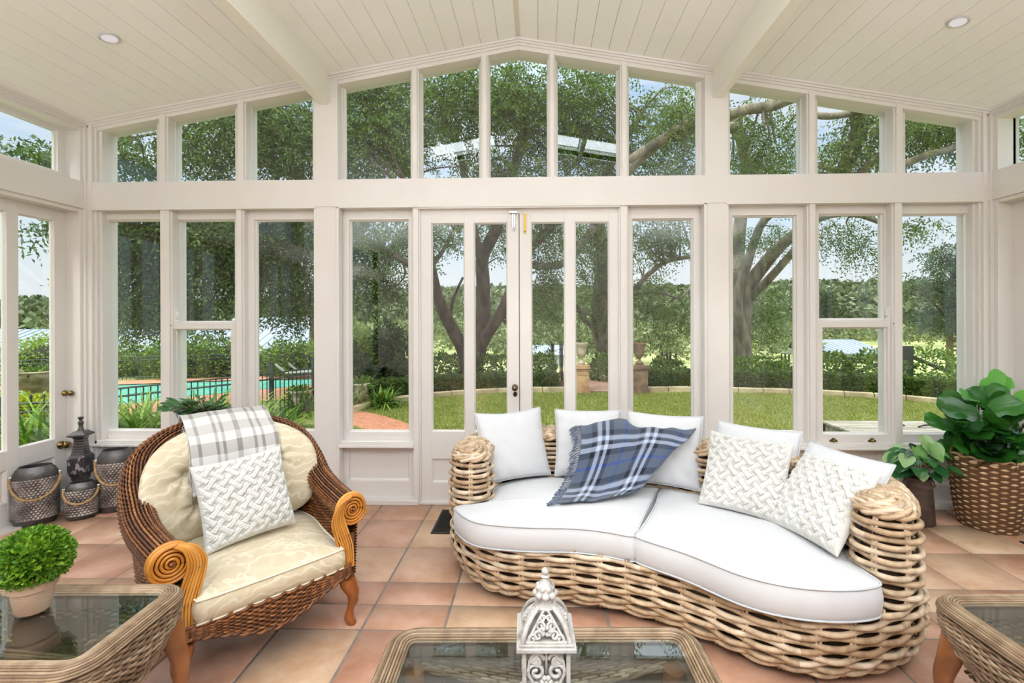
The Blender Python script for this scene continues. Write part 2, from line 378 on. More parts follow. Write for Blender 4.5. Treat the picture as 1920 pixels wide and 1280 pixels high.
# plinth line at the foot
struct(obj('baseboard_back', MB().box((XL, D-.017, 0), (xw(783), D+.01, .035)).box((xw(1178), D-.017, 0), (XR, D+.01, .035)), CREAM, bevel=.002))
# ---- windows of the back wall
YG = D+.10
nwin = [1]
def window(outer, inner, y0=D+.065, y1=D+.125, hd=None):
    """outer/inner: loops in (x,z)"""
    m = MB(); m.ring([(x, y0, z) for x, z in outer], [(x, y0, z) for x, z in inner], (0, y1-y0, 0))
    # glazing bead
    c = (sum(p[0] for p in inner)/len(inner), sum(p[1] for p in inner)/len(inner))
    ins = [(x+(.012 if x < c[0] else -.012), z+(.012 if z < c[1] else -.012)) for x, z in inner]
    m.ring([(x, y0+.014, z) for x, z in inner], [(x, y0+.026, z) for x, z in ins], (0, .02, 0))
    w = obj('window_%d' % nwin[0], m, CREAM); nwin[0] += 1; struct(w)
    obj('pane', MB().prism([(x, YG-.003, z) for x, z in inner], (0, .006, 0)), GLASS, parent=w)
    return w
low_gl = [((202, 302), (413, 806)), None, ((482, 588), (413, 806)), ((658, 769), (413, 808)), ((1184, 1298), (411, 809)), ((1371, 1490), (405, 809)), None, ((1691, 1808), (402, 812))]
for i, (u0, u1) in enumerate(bays_low):
    a, b_ = xw(u0)-.005, xw(u1)+.005
    ZW = ZS+.04
    if low_gl[i]:
        (g0, g1), (v0, v1) = low_gl[i]
        x0, x1 = max(xw(g0, 600, YG), a+.03), min(xw(g1, 600, YG), b_-.012); z1 = atY((g0+g1)/2, v0, YG).z; z0 = atY((g0+g1)/2, v1, YG).z
        if i in (0, 2): x1 = b_+.0
        if i in (5, 7): x0 = a+.0 if i == 7 else x0
        outer = [(a, ZW), (b_+(.03 if i in (0, 2) else 0), ZW), (b_+(.03 if i in (0, 2) else 0), zb0+.005), (a, zb0+.005)]
        window(outer, [(x0, z0), (x1, z0), (x1, z1), (x0, z1)])
    else:                                               # double-hung sash
        left = i == 1
        (g0, g1, v0, v1) = (337, 444, 413, 604) if left else (1532, 1653, 402, 599)
        x0, x1 = xw(g0, 500, YG), xw(g1, 500, YG); zt = atY(g0, v0, YG).z; zm = atY((g0+g1)/2, v1, YG).z
        zfr = zm-.02
        w = window([(a, zfr), (b_, zfr), (b_, zb0+.005), (a, zb0+.005)], [(max(x0, a+.01), zm), (min(x1, b_-.004), zm), (min(x1, b_-.004), zt), (max(x0, a+.01), zt)], D+.075, D+.125)
        (g0, g1, v0, v1) = (330, 437, 616, 806) if left else (1539, 1660, 613, 813)
        YG2 = D+.055; x0, x1 = xw(g0, 700, YG2), xw(g1, 700, YG2); z1_ = atY((g0+g1)/2, v0, YG2).z; z0_ = atY((g0+g1)/2, v1, YG2).z
        YGs = YG; YG = YG2
        w2 = window([(a, ZW), (b_, ZW), (b_, z1_+.045), (a, z1_+.045)], [(x0, z0_), (x1, z0_), (x1, z1_), (x0, z1_)], D+.03, D+.07); YG = YGs
        # sash horns and lifts
        for xx in (a+.02, b_-.02):
            hn = MB(); pr_ = [(0, 0), (.030, 0), (.030, .02), (.018, .03), (.030, .05), (.026, .08), (.014, .095), (.008, .12), (0, .12)]
            sg = -1 if xx > (a+b_)/2 else 1
            hn.prism([(xx-sg*.01+sg*px_, D+.028, z1_+.045+pz_) for px_, pz_ in pr_], (0, .03, 0)); obj('sash_horn', hn, CREAM, parent=w2)
        for xx in ((a+b_)/2-.15, (a+b_)/2+.15):
            lf = MB(); cz = z0_-.045
            lf.prism([(xx+px_, D+.026, cz+pz_) for px_, pz_ in ((-.032, -.012), (.032, -.012), (.030, .002), (.016, .006), (.010, .018), (-.010, .018), (-.016, .006), (-.030, .002))], (0, .006, 0))
            lf.sphere((xx, D+.02, cz), .012, 8, 6); obj('sash_lift', lf, BRASS, parent=w2)
        obj('sash_stop', MB().tube([((a+.006) if left else (b_-.006), D+.0, z1_+.03), ((a+.006) if left else (b_-.006), D+.04, z1_+.03)], .004), BRASS, parent=w2)
# upper row
up_b = [(177, 299), (310, 446), (457, 592), (635, 773), (782, 904), (913, 1031), (1039, 1166), (1175, 1324), (1364, 1517), (1528, 1680), (1692, 1846)]
up_g = [(187, 300), (328, 446), (471, 590), (647, 773), (791, 901), (917, 1028), (1043, 1158), (1176, 1307), (1365, 1502), (1528, 1662), (1691, 1822)]
up_vt = [(247, 228), (220, 201), (196, 175), (160, 138), (134, 113), None, (111, 127), (131, 149), (164, 180), (184, 202), (209, 228)]
for i, ((u0, u1), (g0, g1)) in enumerate(zip(up_b, up_g)):
    a, b_ = xw(u0, 250), xw(u1, 250); x0, x1 = xw(g0, 250, YG), xw(g1, 250, YG)
    x0 = max(x0, a+.004); x1 = min(x1, b_+.03)
    z0 = zt0-.0; out_top = .05
    if up_vt[i]:
        va, vb = up_vt[i]; za, zb_ = atY(g0, va, YG).z, atY(g1, vb, YG).z
        window([(a-.01, zt0-.04), (b_+.035, zt0-.04), (b_+.035, ceil_z(b_)+.0), (a-.01, ceil_z(a)+.0)], [(x0, z0), (x1, z0), (x1, zb_), (x0, za)])
    else:
        zp = atY(970, 99, YG).z; za = atY(917, 108, YG).z; zb_ = atY(1028, 106, YG).z
        window([(a, zt0-.04), (b_, zt0-.04), (b_, ceil_z(b_)), (RX, RZ), (a, ceil_z(a))], [(x0, z0), (x1, z0), (x1, zb_), (RX, zp), (x0, za)])
# ---- doors of the back wall
def knob(parent, c, axis, r=.026, m=None, name='door_knob'):
    c = Vector(c); ax = Vector(axis).normalized(); k = MB()
    pr = [(.0, .0), (r*1.05, .0), (r*1.05, .006), (r*.4, .010), (r*.4, .03), (r*.85, .038), (r, .052), (r*.8, .066), (0.001, .072)]
    k.lathe(pr, k=16); M = Vector((0, 0, 1)).rotation_difference(ax).to_matrix()
    k.v = [tuple(c+M @ Vector(p)) for p in k.v]; return obj(name, k, m or BRASS, parent=parent, smooth=True)
def door_leaf(name, x0, x1, panes, zt, zb, y0=D+.03, y1=D+.075, zlock=None):
    m = MB(); cuts = [x0]+[x for p in panes for x in p]+[x1]
    for k in range(0, len(cuts), 2): m.box((cuts[k], y0, 0.01), (cuts[k+1], y1, zb0-.06))
    for a, b_ in panes: m.box((a, y0, zt), (b_, y1, zb0-.06)); m.box((a, y0, ZS-.1), (b_, y1, zb)); m.box((a, y0, .01), (b_, y1, .17)); m.box((a, y0+.02, .17), (b_, y1-.012, ZS-.1))
    for a, b_ in panes:
        m.ring([(a, y0+.004, .17), (b_, y0+.004, .17), (b_, y0+.004, ZS-.1), (a, y0+.004, ZS-.1)], [(a+.014, y0+.016, .184), (b_-.014, y0+.016, .184), (b_-.014, y0+.016, ZS-.114), (a+.014, y0+.016, ZS-.114)], (0, .006, 0))
        m.ring([(a, y0+.006, zb), (b_, y0+.006, zb), (b_, y0+.006, zt), (a, y0+.006, zt)], [(a+.01, y0+.018, zb+.01), (b_-.01, y0+.018, zb+.01), (b_-.01, y0+.018, zt-.01), (a+.01, y0+.018, zt-.01)], (0, .006, 0))
    d = obj(name, m, CREAM, bevel=.002); struct(d)
    for a, b_ in panes: obj('pane', MB().box((a, y0+.022, zb), (b_, y0+.028, zt)), GLASS, parent=d)
    return d
yd = D+.05
dp = [(xw(810, 600, yd), xw(872, 600, yd)), (xw(889.5, 600, yd), xw(952, 600, yd))]; dq = [(xw(996, 600, yd), xw(1059.5, 600, yd)), (xw(1078, 600, yd), xw(1142, 600, yd))]
zt_ = atY(960, 418, yd).z; zb_ = atY(960, 808, yd).z; xm = xw(974, 600, yd)
d1 = door_leaf('door_1', xw(787), xm-.003, dp, zt_, zb_); d2 = door_leaf('door_2', xm+.003, xw(1164), dq, zt_, zb_)
kz = atY(966, 727, D).z; kx = xw(965.5, 700, D+.02)
knob(d1, (kx, D+.03, kz), (0, -1, 0), .024, mat('knob_bronze', srgb(120, 104, 84), .3, metal=1))
es = MB(); es.lathe([(.0, 0), (.02, 0), (.02, .005), (.0, .006)], k=16); es.v = [(kx+.001+p[0]*.8, D+.03-p[2], kz-.055+p[1]) for p in es.v]; es.box((kx-.004, D+.021, kz-.07), (kx+.006, D+.026, kz-.045)); obj('keyhole_cover', es, IRONM, parent=d1)
bm_ = MB().box((xm-.02, D+.0755, .012), (xm+.02, D+.085, zb0-.06)); obj('meeting_stile', bm_, CREAM, parent=d1)
# surface bolts at the head of the doors
bx = xw(963, 410, D+.02); zb1 = atY(963, 397, D).z
bo = MB(); bo.box((bx-.013, D+.022, zb1-.12), (bx+.013, D+.03, zb1-.01)); bo.box((bx-.03, D+.0, zb1-.008), (bx+.03, D+.02, zb1+.006))
bo.tube([(bx, D+.018, zb1+.0), (bx, D+.018, zb1-.15)], .006, 8); bo.box((bx-.012, D+.014, zb1-.05), (bx+.012, D+.024, zb1-.035)); bo.box((bx-.012, D+.014, zb1-.10), (bx+.012, D+.024, zb1-.085))
obj('door_bolt', bo, CHROME, parent=d1)
bx = xw(984, 410, D+.02); bo = MB(); bo.box((bx-.009, D+.02, zb1-.15), (bx+.009, D+.03, zb1-.0)); bo.tube([(bx, D+.016, zb1-.01), (bx, D+.016, zb1-.17)], .006, 8)
bo.sphere((bx, D+.012, zb1-.155), .009, 8, 6); obj('door_bolt', bo, mat('yellow_brass', srgb(214, 172, 80), .25, metal=1), parent=d2)
# door frame
m = MB(); a, b_ = xw(785), xw(1164); m.box((a, D+.03, zb0-.06), (b_, D+.15, zb0)); m.box((a, D+.085, 0), (a+.05, D+.15, zb0)); m.box((b_-.05, D+.085, 0), (b_, D+.15, zb0))
m.box((a, D+.0, 0), (b_, D+.15, .02)); m.box((a-.0, D-.015, zb0-.022), (b_, D+.05, zb0)); struct(obj('trim_3', m, CREAM, bevel=.002))
# ---- side walls (door with two glazed lights each, transom window over a beam)
def side_wall(name, X0, sg, ze, specs):
    """sg: +1 outward direction sign * ; wall plane X0, outward = -sg"""
    o_ = -sg
    def B(m, y0, y1, z0, z1, x0=0, x1=.15): m.box((X0+o_*x0, y0, z0), (X0+o_*x1, y1, z1))
    m = MB(); ye = specs['edge']
    B(m, YB, D, zb0, zt0, -.02, .15)
    for w0, w1, dd in ((0, .018, -.03), (.018, .028, -.010), (.028, D-ye, -.002)): B(m, D-w1, D-w0+.17*(w0 == 0), 0, ze+.02, dd, .15)
    for h0, x0 in ((.075, 0), (.045, -.015), (.028, -.03), (.014, -.045)): B(m, YB, D, ze-h0, ze+.03, x0, .15)
    bays = [(ye-.0-1.66*(k+1)-.10*k, ye-1.76*k) for k in range(4)]
    for k, (a, b_) in enumerate(bays): B(m, a-.10, a, 0, ze+.02, -.012, .15)
    B(m, YB, bays[-1][0], 0, ze, 0, .15)
    w = obj(name, m, CREAM, bevel=.003); struct(w)
    for k, (a, b_) in enumerate(bays):
        X1 = X0+o_*.115
        # transom window
        m = MB(); pts = [(a, zt0-.01), (b_, zt0-.01), (b_, ze-.06), (a, ze-.06)]
        g = [(a+.06, specs['tz0']), (b_-.06-.0, specs['tz0']), (b_-.06, specs['tz1']), (a+.06, specs['tz1'])] if k else [(a+.06, specs['tz0']), (specs['ty'], specs['tz0']), (specs['ty'], specs['tz1']), (a+.06, specs['tz1'])]
        m.ring([(X1, y, z) for y, z in pts], [(X1, y, z) for y, z in g], (o_*.045, 0, 0)); m.ring([(X1+o_*.012, y, z) for y, z in g], [(X1+o_*.02, y+(.012 if y < (a+b_)/2 else -.012), z+(.012 if z < 2.8 else -.012)) for y, z in g], (o_*.02, 0, 0))
        w = obj('window_%d' % nwin[0], m, CREAM); nwin[0] += 1; struct(w); obj('pane', MB().prism([(X1+o_*.02, y, z) for y, z in g], (o_*.006, 0, 0)), GLASS, parent=w)
        # pair of doors below
        mid = (a+b_)/2
        for h, (p, q) in enumerate(((mid+.002, b_), (a, mid-.002))):
            m = MB(); off = [specs['edge']-y for y in specs['lights']]; L = [(q-off[0], q-off[1]), (q-off[2], q-off[3])]   # (far, near)
            zt, zb = specs['dz1'], specs['dz0']; st = [q, L[0][0], L[0][1], L[1][0], L[1][1], p]
            Xa, Xb = X0+o_*.11, X0+o_*.155
            for s_ in range(0, 6, 2): m.box((Xa, st[s_+1], .012), (Xb, st[s_], zb0-.03))
            for (y1, y0) in L:
                m.box((Xa, y0, zt), (Xb, y1, zb0-.03)); m.box((Xa, y0, zb-.14), (Xb, y1, zb)); m.box((Xa, y0, .012), (Xb, y1, .18)); m.box((Xa+o_*.02, y0, .18), (Xb-o_*.01, y1, zb-.14))
                m.ring([(Xa+o_*.004, y, z) for y, z in ((y0, .18), (y1, .18), (y1, zb-.14), (y0, zb-.14))], [(Xa+o_*.016, y, z) for y, z in ((y0+.016, .196), (y1-.016, .196), (y1-.016, zb-.156), (y0+.016, zb-.156))], (o_*.006, 0, 0))
                m.ring([(Xa+o_*.006, y, z) for y, z in ((y0, zb), (y1, zb), (y1, zt), (y0, zt))], [(Xa+o_*.018, y, z) for y, z in ((y0+.01, zb+.01), (y1-.01, zb+.01), (y1-.01, zt-.01), (y0+.01, zt-.01))], (o_*.006, 0, 0))
            dr = obj('door_%d' % ndoor[0], m, CREAM, bevel=.002); ndoor[0] += 1; struct(dr)
            for (y1, y0) in L: obj('pane', MB().box((Xa+o_*.022, y0, zb), (Xa+o_*.028, y1, zt)), GLASS, parent=dr)
            if k == 0 and h == 0:
                for (yk, zk, r) in specs['knobs']: knob(dr, (Xa, yk, zk), (sg, 0, 0), r)
    # frame head over the doors
    m = MB(); B(m, YB, ye, zb0-.03, zb0+.0, .0, .15); B(m, YB, ye, 0, .012, .0, .15); struct(obj('trim_%d' % ntrim[0], m, CREAM)); ntrim[0] += 1
ndoor = [3]; ntrim = [4]
XD = XL-.115
lt = [atX(101, 600, XD).y, atX(33.75, 600, XD).y]; mw = atX(33.75, 600, XD).y-atX(11.2, 600, XD).y; lt += [lt[1]-mw, lt[1]-mw-(lt[0]-lt[1])]
eL = atX(150, 600, XL).y
side_wall('wall_left', XL, 1, ZL, dict(edge=eL, ty=atX(108.5, 300, XD).y, tz0=atX(50, 292, XD).z*0+atX(108, 321.5, XD).z, tz1=atX(108, 244, XD).z, lights=lt, dz1=atX(101, 413.7, XD).z, dz0=atX(101, 823, XD).z,
          knobs=((atX(123, 738, XL-.1).y, atX(120, 738, XL-.08).z, .022), (atX(116, 836, XL-.1).y, atX(112, 836, XL-.08).z, .03))))
XD = XR+.115
eR = atX(1872, 600, XR).y
side_wall('wall_right', XR, -1, ZR, dict(edge=eR, ty=atX(1898, 300, XD).y, tz0=zt0+.0, tz1=atX(1898, 213, XD).z, lights=lt, dz1=atX(1910, 385, XD).z, dz0=atX(101, 823, XL-.115).z, knobs=()))
# ---- rear wall: solid house wall behind the camera
m = MB(); m.prism([(XL, YB, 0), (XR, YB, 0), (XR, YB, ZR), (RX, YB, RZ), (XL, YB, ZL)], (0, -.12, 0)); struct(obj('wall_rear', m, CREAM))
# ---- downlights
for (u, v, lb) in ((204.5, 70, 'round white recessed downlight in the left-hand slope of the boarded ceiling'), (1797, 39.5, 'round white recessed downlight in the right-hand slope of the boarded ceiling')):
    r = ray(u, v); t = 2.0
    for _ in range(60): z = ceil_z(r[0]*t); t = (z-H)/r[2]
    p = Vector((r[0]*t, r[1]*t, ceil_z(r[0]*t))); sl = (RZ-ZL)/(RX-XL) if p.x < RX else -(RZ-ZR)/(XR-RX)
    e_ = tag(empty('downlight', p), lb, 'ceiling light', 'ceiling downlights'); e_.rotation_euler = (0, -math.atan(sl), 0)
    obj('bezel', MB().lathe([(.056, .0), (.056, -.008), (.048, -.012), (.042, -.008), (.042, .0)], k=32), mat('white_bezel', srgb(200, 196, 196), .4), parent=e_, smooth=True, auto=40)
    em = mat('lamp_lens', srgb(232, 232, 240), .3); em.node_tree.nodes['Principled BSDF'].inputs['Emission Color'].default_value = (.8, .82, 1, 1); em.node_tree.nodes['Principled BSDF'].inputs['Emission Strength'].default_value = .3; obj('lens', MB().lathe([(.001, .0), (.043, .0), (.043, -.008), (.001, -.009)], k=32), em, parent=e_)
# ---- floor registers
def register(corners, lb):
    c = [Vector(p) for p in corners]; m = MB(); U = c[1]-c[0]; Vv = c[3]-c[0]; lu = U.length; lv = Vv.length; U.normalize(); Vv.normalize()
    e_ = tag(empty('floor_vent', (c[0]+c[2])/2), lb, 'floor vent'); c0 = -(U*lu+Vv*lv)/2
    def q(a, b_, a1, b1, z0, z1, mb): mb.prism([c0+U*a+Vv*b_+Vector((0, 0, z0)), c0+U*a1+Vv*b_+Vector((0, 0, z0)), c0+U*a1+Vv*b1+Vector((0, 0, z0)), c0+U*a+Vv*b1+Vector((0, 0, z0))], (0, 0, z1-z0))
    w = .016
    for a in ((0, 0, lu, w), (0, lv-w, lu, lv), (0, w, w, lv-w), (lu-w, w, lu, lv-w)): q(*a, .0005, .007, m)
    obj('frame', m, IRONM, parent=e_); m = MB(); k = w+.006
    while k < lv-w-.008: q(w, k, lu-w, k+.006, .001, .006, m); k += .014
    obj('grille', m, IRONM, parent=e_); m = MB(); q(w, w, lu-w, lv-w, .0003, .001, m); obj('duct', m, mat('duct_black', (.01, .01, .01), .9), parent=e_)
a = atZ(842, 958, 0)
register([(a.x-.055, 3.33, 0), (a.x+.09, 3.33, 0), (a.x+.09, 3.74, 0), (a.x-.055, 3.74, 0)], 'dark metal floor vent in the tiles at the left end of the woven sofa')
register([(3.18, 3.06, 0), (3.48, 2.93, 0), (3.50, 3.17, 0), (3.20, 3.30, 0)], 'dark slatted floor vent beneath the tall woven plant basket at the right edge')
# ================================================================ WOVEN SURFACES
def tubes_np(P, N, r, k=5, closed=False, caps=False):
    """P,N: (s,n,3) strand centre lines and a side normal; returns V,F,strand ids"""
    s, n = P.shape[:2]
    T = (np.roll(P, -1, 1)-np.roll(P, 1, 1)) if closed else np.gradient(P, axis=1)
    T /= np.linalg.norm(T, axis=2, keepdims=True)+1e-12
    N = N-T*(N*T).sum(2, keepdims=True); N /= np.linalg.norm(N, axis=2, keepdims=True)+1e-12
    B = np.cross(T, N); a = np.arange(k)*2*math.pi/k
    R = r if np.isscalar(r) else np.asarray(r)[..., None, None]
    V = P[:, :, None]+R*(np.cos(a)[:, None]*N[:, :, None]+np.sin(a)[:, None]*B[:, :, None])
    idx = np.arange(s*n*k).reshape(s, n, k)
    nx = np.roll(idx, -1, 1) if closed else idx
    A = idx if closed else idx[:, :-1]; C = nx if closed else idx[:, 1:]
    Fq = np.stack([A, np.roll(A, -1, 2), np.roll(C, -1, 2), C], -1).reshape(-1, 4)
    sid = np.repeat(np.arange(s), A.shape[1]*k)
    return V.reshape(-1, 3), Fq, sid
class WB:                                              # gathers numpy meshes with a per-strand random value
    def __init__(s): s.V = []; s.F = []; s.A = []; s.n = 0
    def add(s, V, Fq, sid=None):
        s.V.append(V); s.F.append(Fq+s.n); s.n += len(V)
        if sid is None: s.A.append(rng.random(len(Fq)))
        else: s.A.append(rng.random(int(sid.max())+1)[sid])
        return s
    def tube(s, pts, r, k=6, closed=False):
        P = np.asarray([tuple(p) for p in pts], float)[None]; N = np.zeros_like(P); N[..., 2] = 1; N[..., 0] = .13; N[..., 1] = .07
        s.add(*tubes_np(P, N, r, k, closed)); return s
    def obj(s, name, m, parent=None, smooth=True):
        return fast_obj(name, np.concatenate(s.V), np.concatenate(s.F), m, parent, smooth, np.concatenate(s.A))
def surf_normal(S, u, v, e=1e-3):
    p = S(u, v); a = S(u+e, v)-S(u-e, v); b = S(u, v+e)-S(u, v-e)
    n = np.cross(a, b); return p, n/(np.linalg.norm(n, axis=-1, keepdims=True)+1e-12)
def weave(S, rows, nst, r, amp, ns=4, k=5, closed=False, out=0, jitter=0, wb=None, twist=0, phase=None, split=0):
    """strands along u at each v in rows, passing in and out of nst stakes"""
    wb = wb or WB(); rows = np.asarray(rows, float); n = nst*ns
    u = np.arange(n)/n if closed else np.linspace(0, 1, n+1)
    U, Vv = np.meshgrid(u, rows); U = U.copy(); Vv = Vv+0*U
    p, nn = surf_normal(S, U, Vv)
    ph = (np.arange(len(rows)) % 2)[:, None] if phase is None else np.asarray(phase)[:, None]
    off = out+amp*np.cos(math.pi*(U*nst+ph))
    p = p+nn*off[..., None]
    if twist: p[..., 2] += twist*np.sin(math.pi*(U*nst+ph))
    if jitter: p[..., 2] += jitter*np.sin(U*37+rows[:, None]*91)*1.0
    V, Fq, sid = tubes_np(p, nn, r, k, closed)
    if split:                                          # colour changes along a strand (one cane ends, another starts)
        per = Fq.shape[0]//len(rows); seg = (np.arange(Fq.shape[0]) % per)//(k*split)+np.repeat(rng.integers(0, 3, len(rows)), per)*0
        sid = sid*1000+seg; _, sid = np.unique(sid, return_inverse=True)
    wb.add(V, Fq, sid); return wb
def backing(S, m, name, parent, nu=60, nv=12, off=0, v0=0, v1=1, closed=False):
    u = np.arange(nu)/nu if closed else np.linspace(0, 1, nu); v = np.linspace(v0, v1, nv)
    U, Vv = np.meshgrid(u, v, indexing='ij'); p, nn = surf_normal(S, U, Vv); p = p+nn*off
    mb = MB(); mb.grid(p, closed_u=closed); return obj(name, mb, m, parent, smooth=True)
def rattan(name, c1, c2, c3=None, rough=.5, bump=.25, mott=1.0):
    m = bpy.data.materials.new(name); m.use_nodes = True; n, l = m.node_tree.nodes, m.node_tree.links; b = n['Principled BSDF']
    a = n.new('ShaderNodeAttribute'); a.attribute_name = 'rnd'; c = n.new('ShaderNodeValToRGB'); l.new(a.outputs['Fac'], c.inputs[0])
    c.color_ramp.elements[0].color = (*c1, 1); c.color_ramp.elements[1].color = (*c2, 1)
    if c3: x = c.color_ramp.elements.new(.5); x.color = (*c3, 1)
    t = n.new('ShaderNodeTexCoord'); z = n.new('ShaderNodeTexNoise'); z.inputs['Scale'].default_value = 22; z.inputs['Detail'].default_value = 6; l.new(t.outputs['Object'], z.inputs[0])
    r2 = n.new('ShaderNodeValToRGB'); l.new(z.outputs[0], r2.inputs[0]); r2.color_ramp.elements[0].position = .32; r2.color_ramp.elements[0].color = (.62, .56, .50, 1); r2.color_ramp.elements[1].position = .62; r2.color_ramp.elements[1].color = (1.06, 1.05, 1.04, 1)
    mm = n.new('ShaderNodeMix'); mm.data_type = 'RGBA'; mm.blend_type = 'MULTIPLY'; mm.inputs[0].default_value = mott; l.new(c.outputs[0], mm.inputs[6]); l.new(r2.outputs[0], mm.inputs[7]); l.new(mm.outputs[2], b.inputs['Base Color'])
    b.inputs['Roughness'].default_value = rough
    z2 = n.new('ShaderNodeTexNoise'); z2.inputs['Scale'].default_value = 160; l.new(t.outputs['Object'], z2.inputs[0]); bp = n.new('ShaderNodeBump'); bp.inputs['Strength'].default_value = bump; bp.inputs['Distance'].default_value = .002; l.new(z2.outputs[0], bp.inputs['Height']); l.new(bp.outputs[0], b.inputs['Normal'])
    return m
KUBU = rattan('grey_kubu_rattan', srgb(178, 148, 116), srgb(222, 204, 180), srgb(204, 180, 150))
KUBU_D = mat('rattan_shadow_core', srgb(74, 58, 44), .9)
DWICK = rattan('dark_brown_wicker', srgb(84, 46, 22), srgb(160, 104, 58), srgb(116, 70, 36), .35)
DCORE = mat('wicker_core', srgb(52, 30, 18), .8)
GWICK = rattan('weathered_wicker', srgb(112, 90, 68), srgb(176, 154, 128), srgb(144, 120, 94), .5)
GCORE = mat('weathered_core', srgb(78, 60, 44), .9)
BASKET = rattan('basket_rattan', srgb(176, 138, 98), srgb(226, 200, 164), srgb(204, 170, 128), .45)
HONEY = rattan('honey_rattan_poles', srgb(196, 124, 44), srgb(222, 160, 78), srgb(208, 142, 60), .25, .03, .25)
def honeywood(name, c, c2): return mat(name, srgb(*c), .3, srgb(*c2), 9, bump=.05, bscale=40, stretch=(1, 1, .15), coat=.3)
LEGW = honeywood('honey_timber', (176, 104, 44), (140, 76, 30))
WHITEF = mat('white_linen', srgb(214, 214, 216), .85, srgb(207, 207, 209), 3, bump=.12, bscale=350, bdist=.002, sheen=.2)
PIPING = mat('white_linen_piping', srgb(198, 200, 204), .85)
CREAMF = None
# ================================================================ SOFT THINGS
def loop_from(pts, n, closed=True): return smooth_curve(pts, n, closed)
def box_cushion(name, outline, z0, z1, crown, m, parent, mpipe, edge=.02, bulge=.012, n=150, pipe_r=.0045, dome_fn=None, nr=10):
    """seat cushion: 2D outline, flat underside, bulging boxing, crowned top, welt piping as a sub-part"""
    O = smooth_curve([(x, y) for x, y in outline], n, True); c = O.mean(0)
    t = np.roll(O, -1, 0)-np.roll(O, 1, 0); t /= np.linalg.norm(t, axis=1)[:, None]; nrm = np.stack([t[:, 1], -t[:, 0]], 1)
    if ((O-c)*nrm).sum() < 0: nrm = -nrm
    rings = []
    def ring(off, z): q = O+nrm*off; rings.append(np.column_stack([q, np.full(n, z) if np.isscalar(z) else z]))
    ring(-.03, z0-.002); ring(-.008, z0); ring(0, z0+.006)
    for f in (.2, .4, .6, .8): ring(bulge*math.sin(math.pi*f), z0+(z1-z0)*f)
    ring(0, z1-.006)
    base = O-nrm*.004; smooth_c = c
    for j in range(nr+1):
        f = j/nr; sc = 1-f; q = smooth_c+(base-smooth_c)*sc
        h = crown*(1-(1-f)**2.6) if not dome_fn else crown*(1-(1-f)**2.6)+dome_fn(q)
        rings.append(np.column_stack([q, z1+h+0*q[:, 0]]))
    P = np.array(rings).transpose(1, 0, 2); mb = MB(); mb.grid(P, closed_u=True)
    # close the underside
    o = obj(name, mb, m, parent, smooth=True, weld=True)
    pb = MB()
    for z in (z0+.004, z1-.003): q = O+nrm*.003; pb.tube(np.column_stack([q, np.full(n, z)]), pipe_r, 6, closed=True)
    obj('piping', pb, mpipe, parent=o, smooth=True); return o
def pillow(name, mat_, size=(.45, .45), th=.15, n=44, puff=.5, pinch=.06, seed=0, knit=False, pipe=None, wr=.009, parent=None, droop=0):
    """upright cushion in its own frame: x across, z up, y through; origin at the middle of the lower edge"""
    r = np.random.default_rng(seed); w, h = size
    if knit: n = 190
    a = np.linspace(-1, 1, n); A, B = np.meshgrid(a, a, indexing='ij')
    ex = 1-pinch*(1-np.abs(B)**2.0)*np.abs(A)**1.5; ez = 1-pinch*(1-np.abs(A)**2.0)*np.abs(B)**1.5
    X = A*ex*w/2; Zz = B*ez*h/2
    prof = ((1-np.abs(A)**2.6)*(1-np.abs(B)**2.6)).clip(0)**puff
    ph = r.random(8)*6.28
    wrk = sum(np.sin((3+k*1.7)*A*(1 if k % 2 else .4)+(2+k*1.3)*B+ph[k]) for k in range(6))/6
    edge = np.exp(-((1-np.abs(A)).clip(0)/.25))*np.sin(B*16+ph[6])+np.exp(-((1-np.abs(B)).clip(0)/.25))*np.sin(A*15+ph[7])
    tk = th/2*prof+wr*wrk*prof+wr*.7*edge*prof
    dent = droop*np.exp(-((A*1.2)**2+(B-.9)**2*3)); 
    Zz = Zz-dent*h*.3
    out = []
    for sg in (-1, 1):
        T = tk.copy()
        if knit and sg < 0:                             # woven-cable knit relief on the face
            U_ = (A+B)*3.1+.25; V_ = (A-B)*3.1+.25; iu, iv = np.floor(U_), np.floor(V_); fu, fv = U_-iu, V_-iv
            b1 = (1-((fu-.5)/.30)**2).clip(0)**.5; b2 = (1-((fv-.5)/.30)**2).clip(0)**.5        # cable bands both ways
            st1 = .80+.20*np.abs(np.sin(V_*math.pi*3.5+np.abs(fu-.5)*6)); st2 = .80+.20*np.abs(np.sin(U_*math.pi*3.5+np.abs(fv-.5)*6))
            over = ((iu+iv) % 2 == 0); h1 = b1*st1*(1-.18*np.exp(-((fu-.5)/.05)**2)); h2 = b2*st2*(1-.18*np.exp(-((fv-.5)/.05)**2))
            hh = np.where((b1 > 0) & (b2 > 0), np.where(over, h1, h2), np.maximum(h1, h2))
            lace = (b1 <= 0) & (b2 <= 0); hole = np.abs(np.sin(U_*math.pi*5))*np.abs(np.sin(V_*math.pi*5)); hh = np.where(lace, .22-.42*(hole > .5), hh*.9)
            T = T+.018*hh*np.minimum(1, prof*2.2)
        elif knit: T = T
        out.append(np.stack([X, sg*T, Zz+h/2], -1))
    mb = MB(); mb.grid(out[0]); mb.grid(out[1][::-1]); o = obj(name, mb, mat_, parent, smooth=True, weld=True)
    if pipe is not None:
        idx = [(i, 0) for i in range(n)]+[(n-1, j) for j in range(1, n)]+[(i, n-1) for i in range(n-2, -1, -1)]+[(0, j) for j in range(n-2, 0, -1)]
        pts = [((out[0][i, j]+out[1][i, j])/2) for i, j in idx]; pb = MB(); pb.tube(pts, .004, 6, closed=True); obj('piping', pb, pipe, parent=o, smooth=True)
    return o
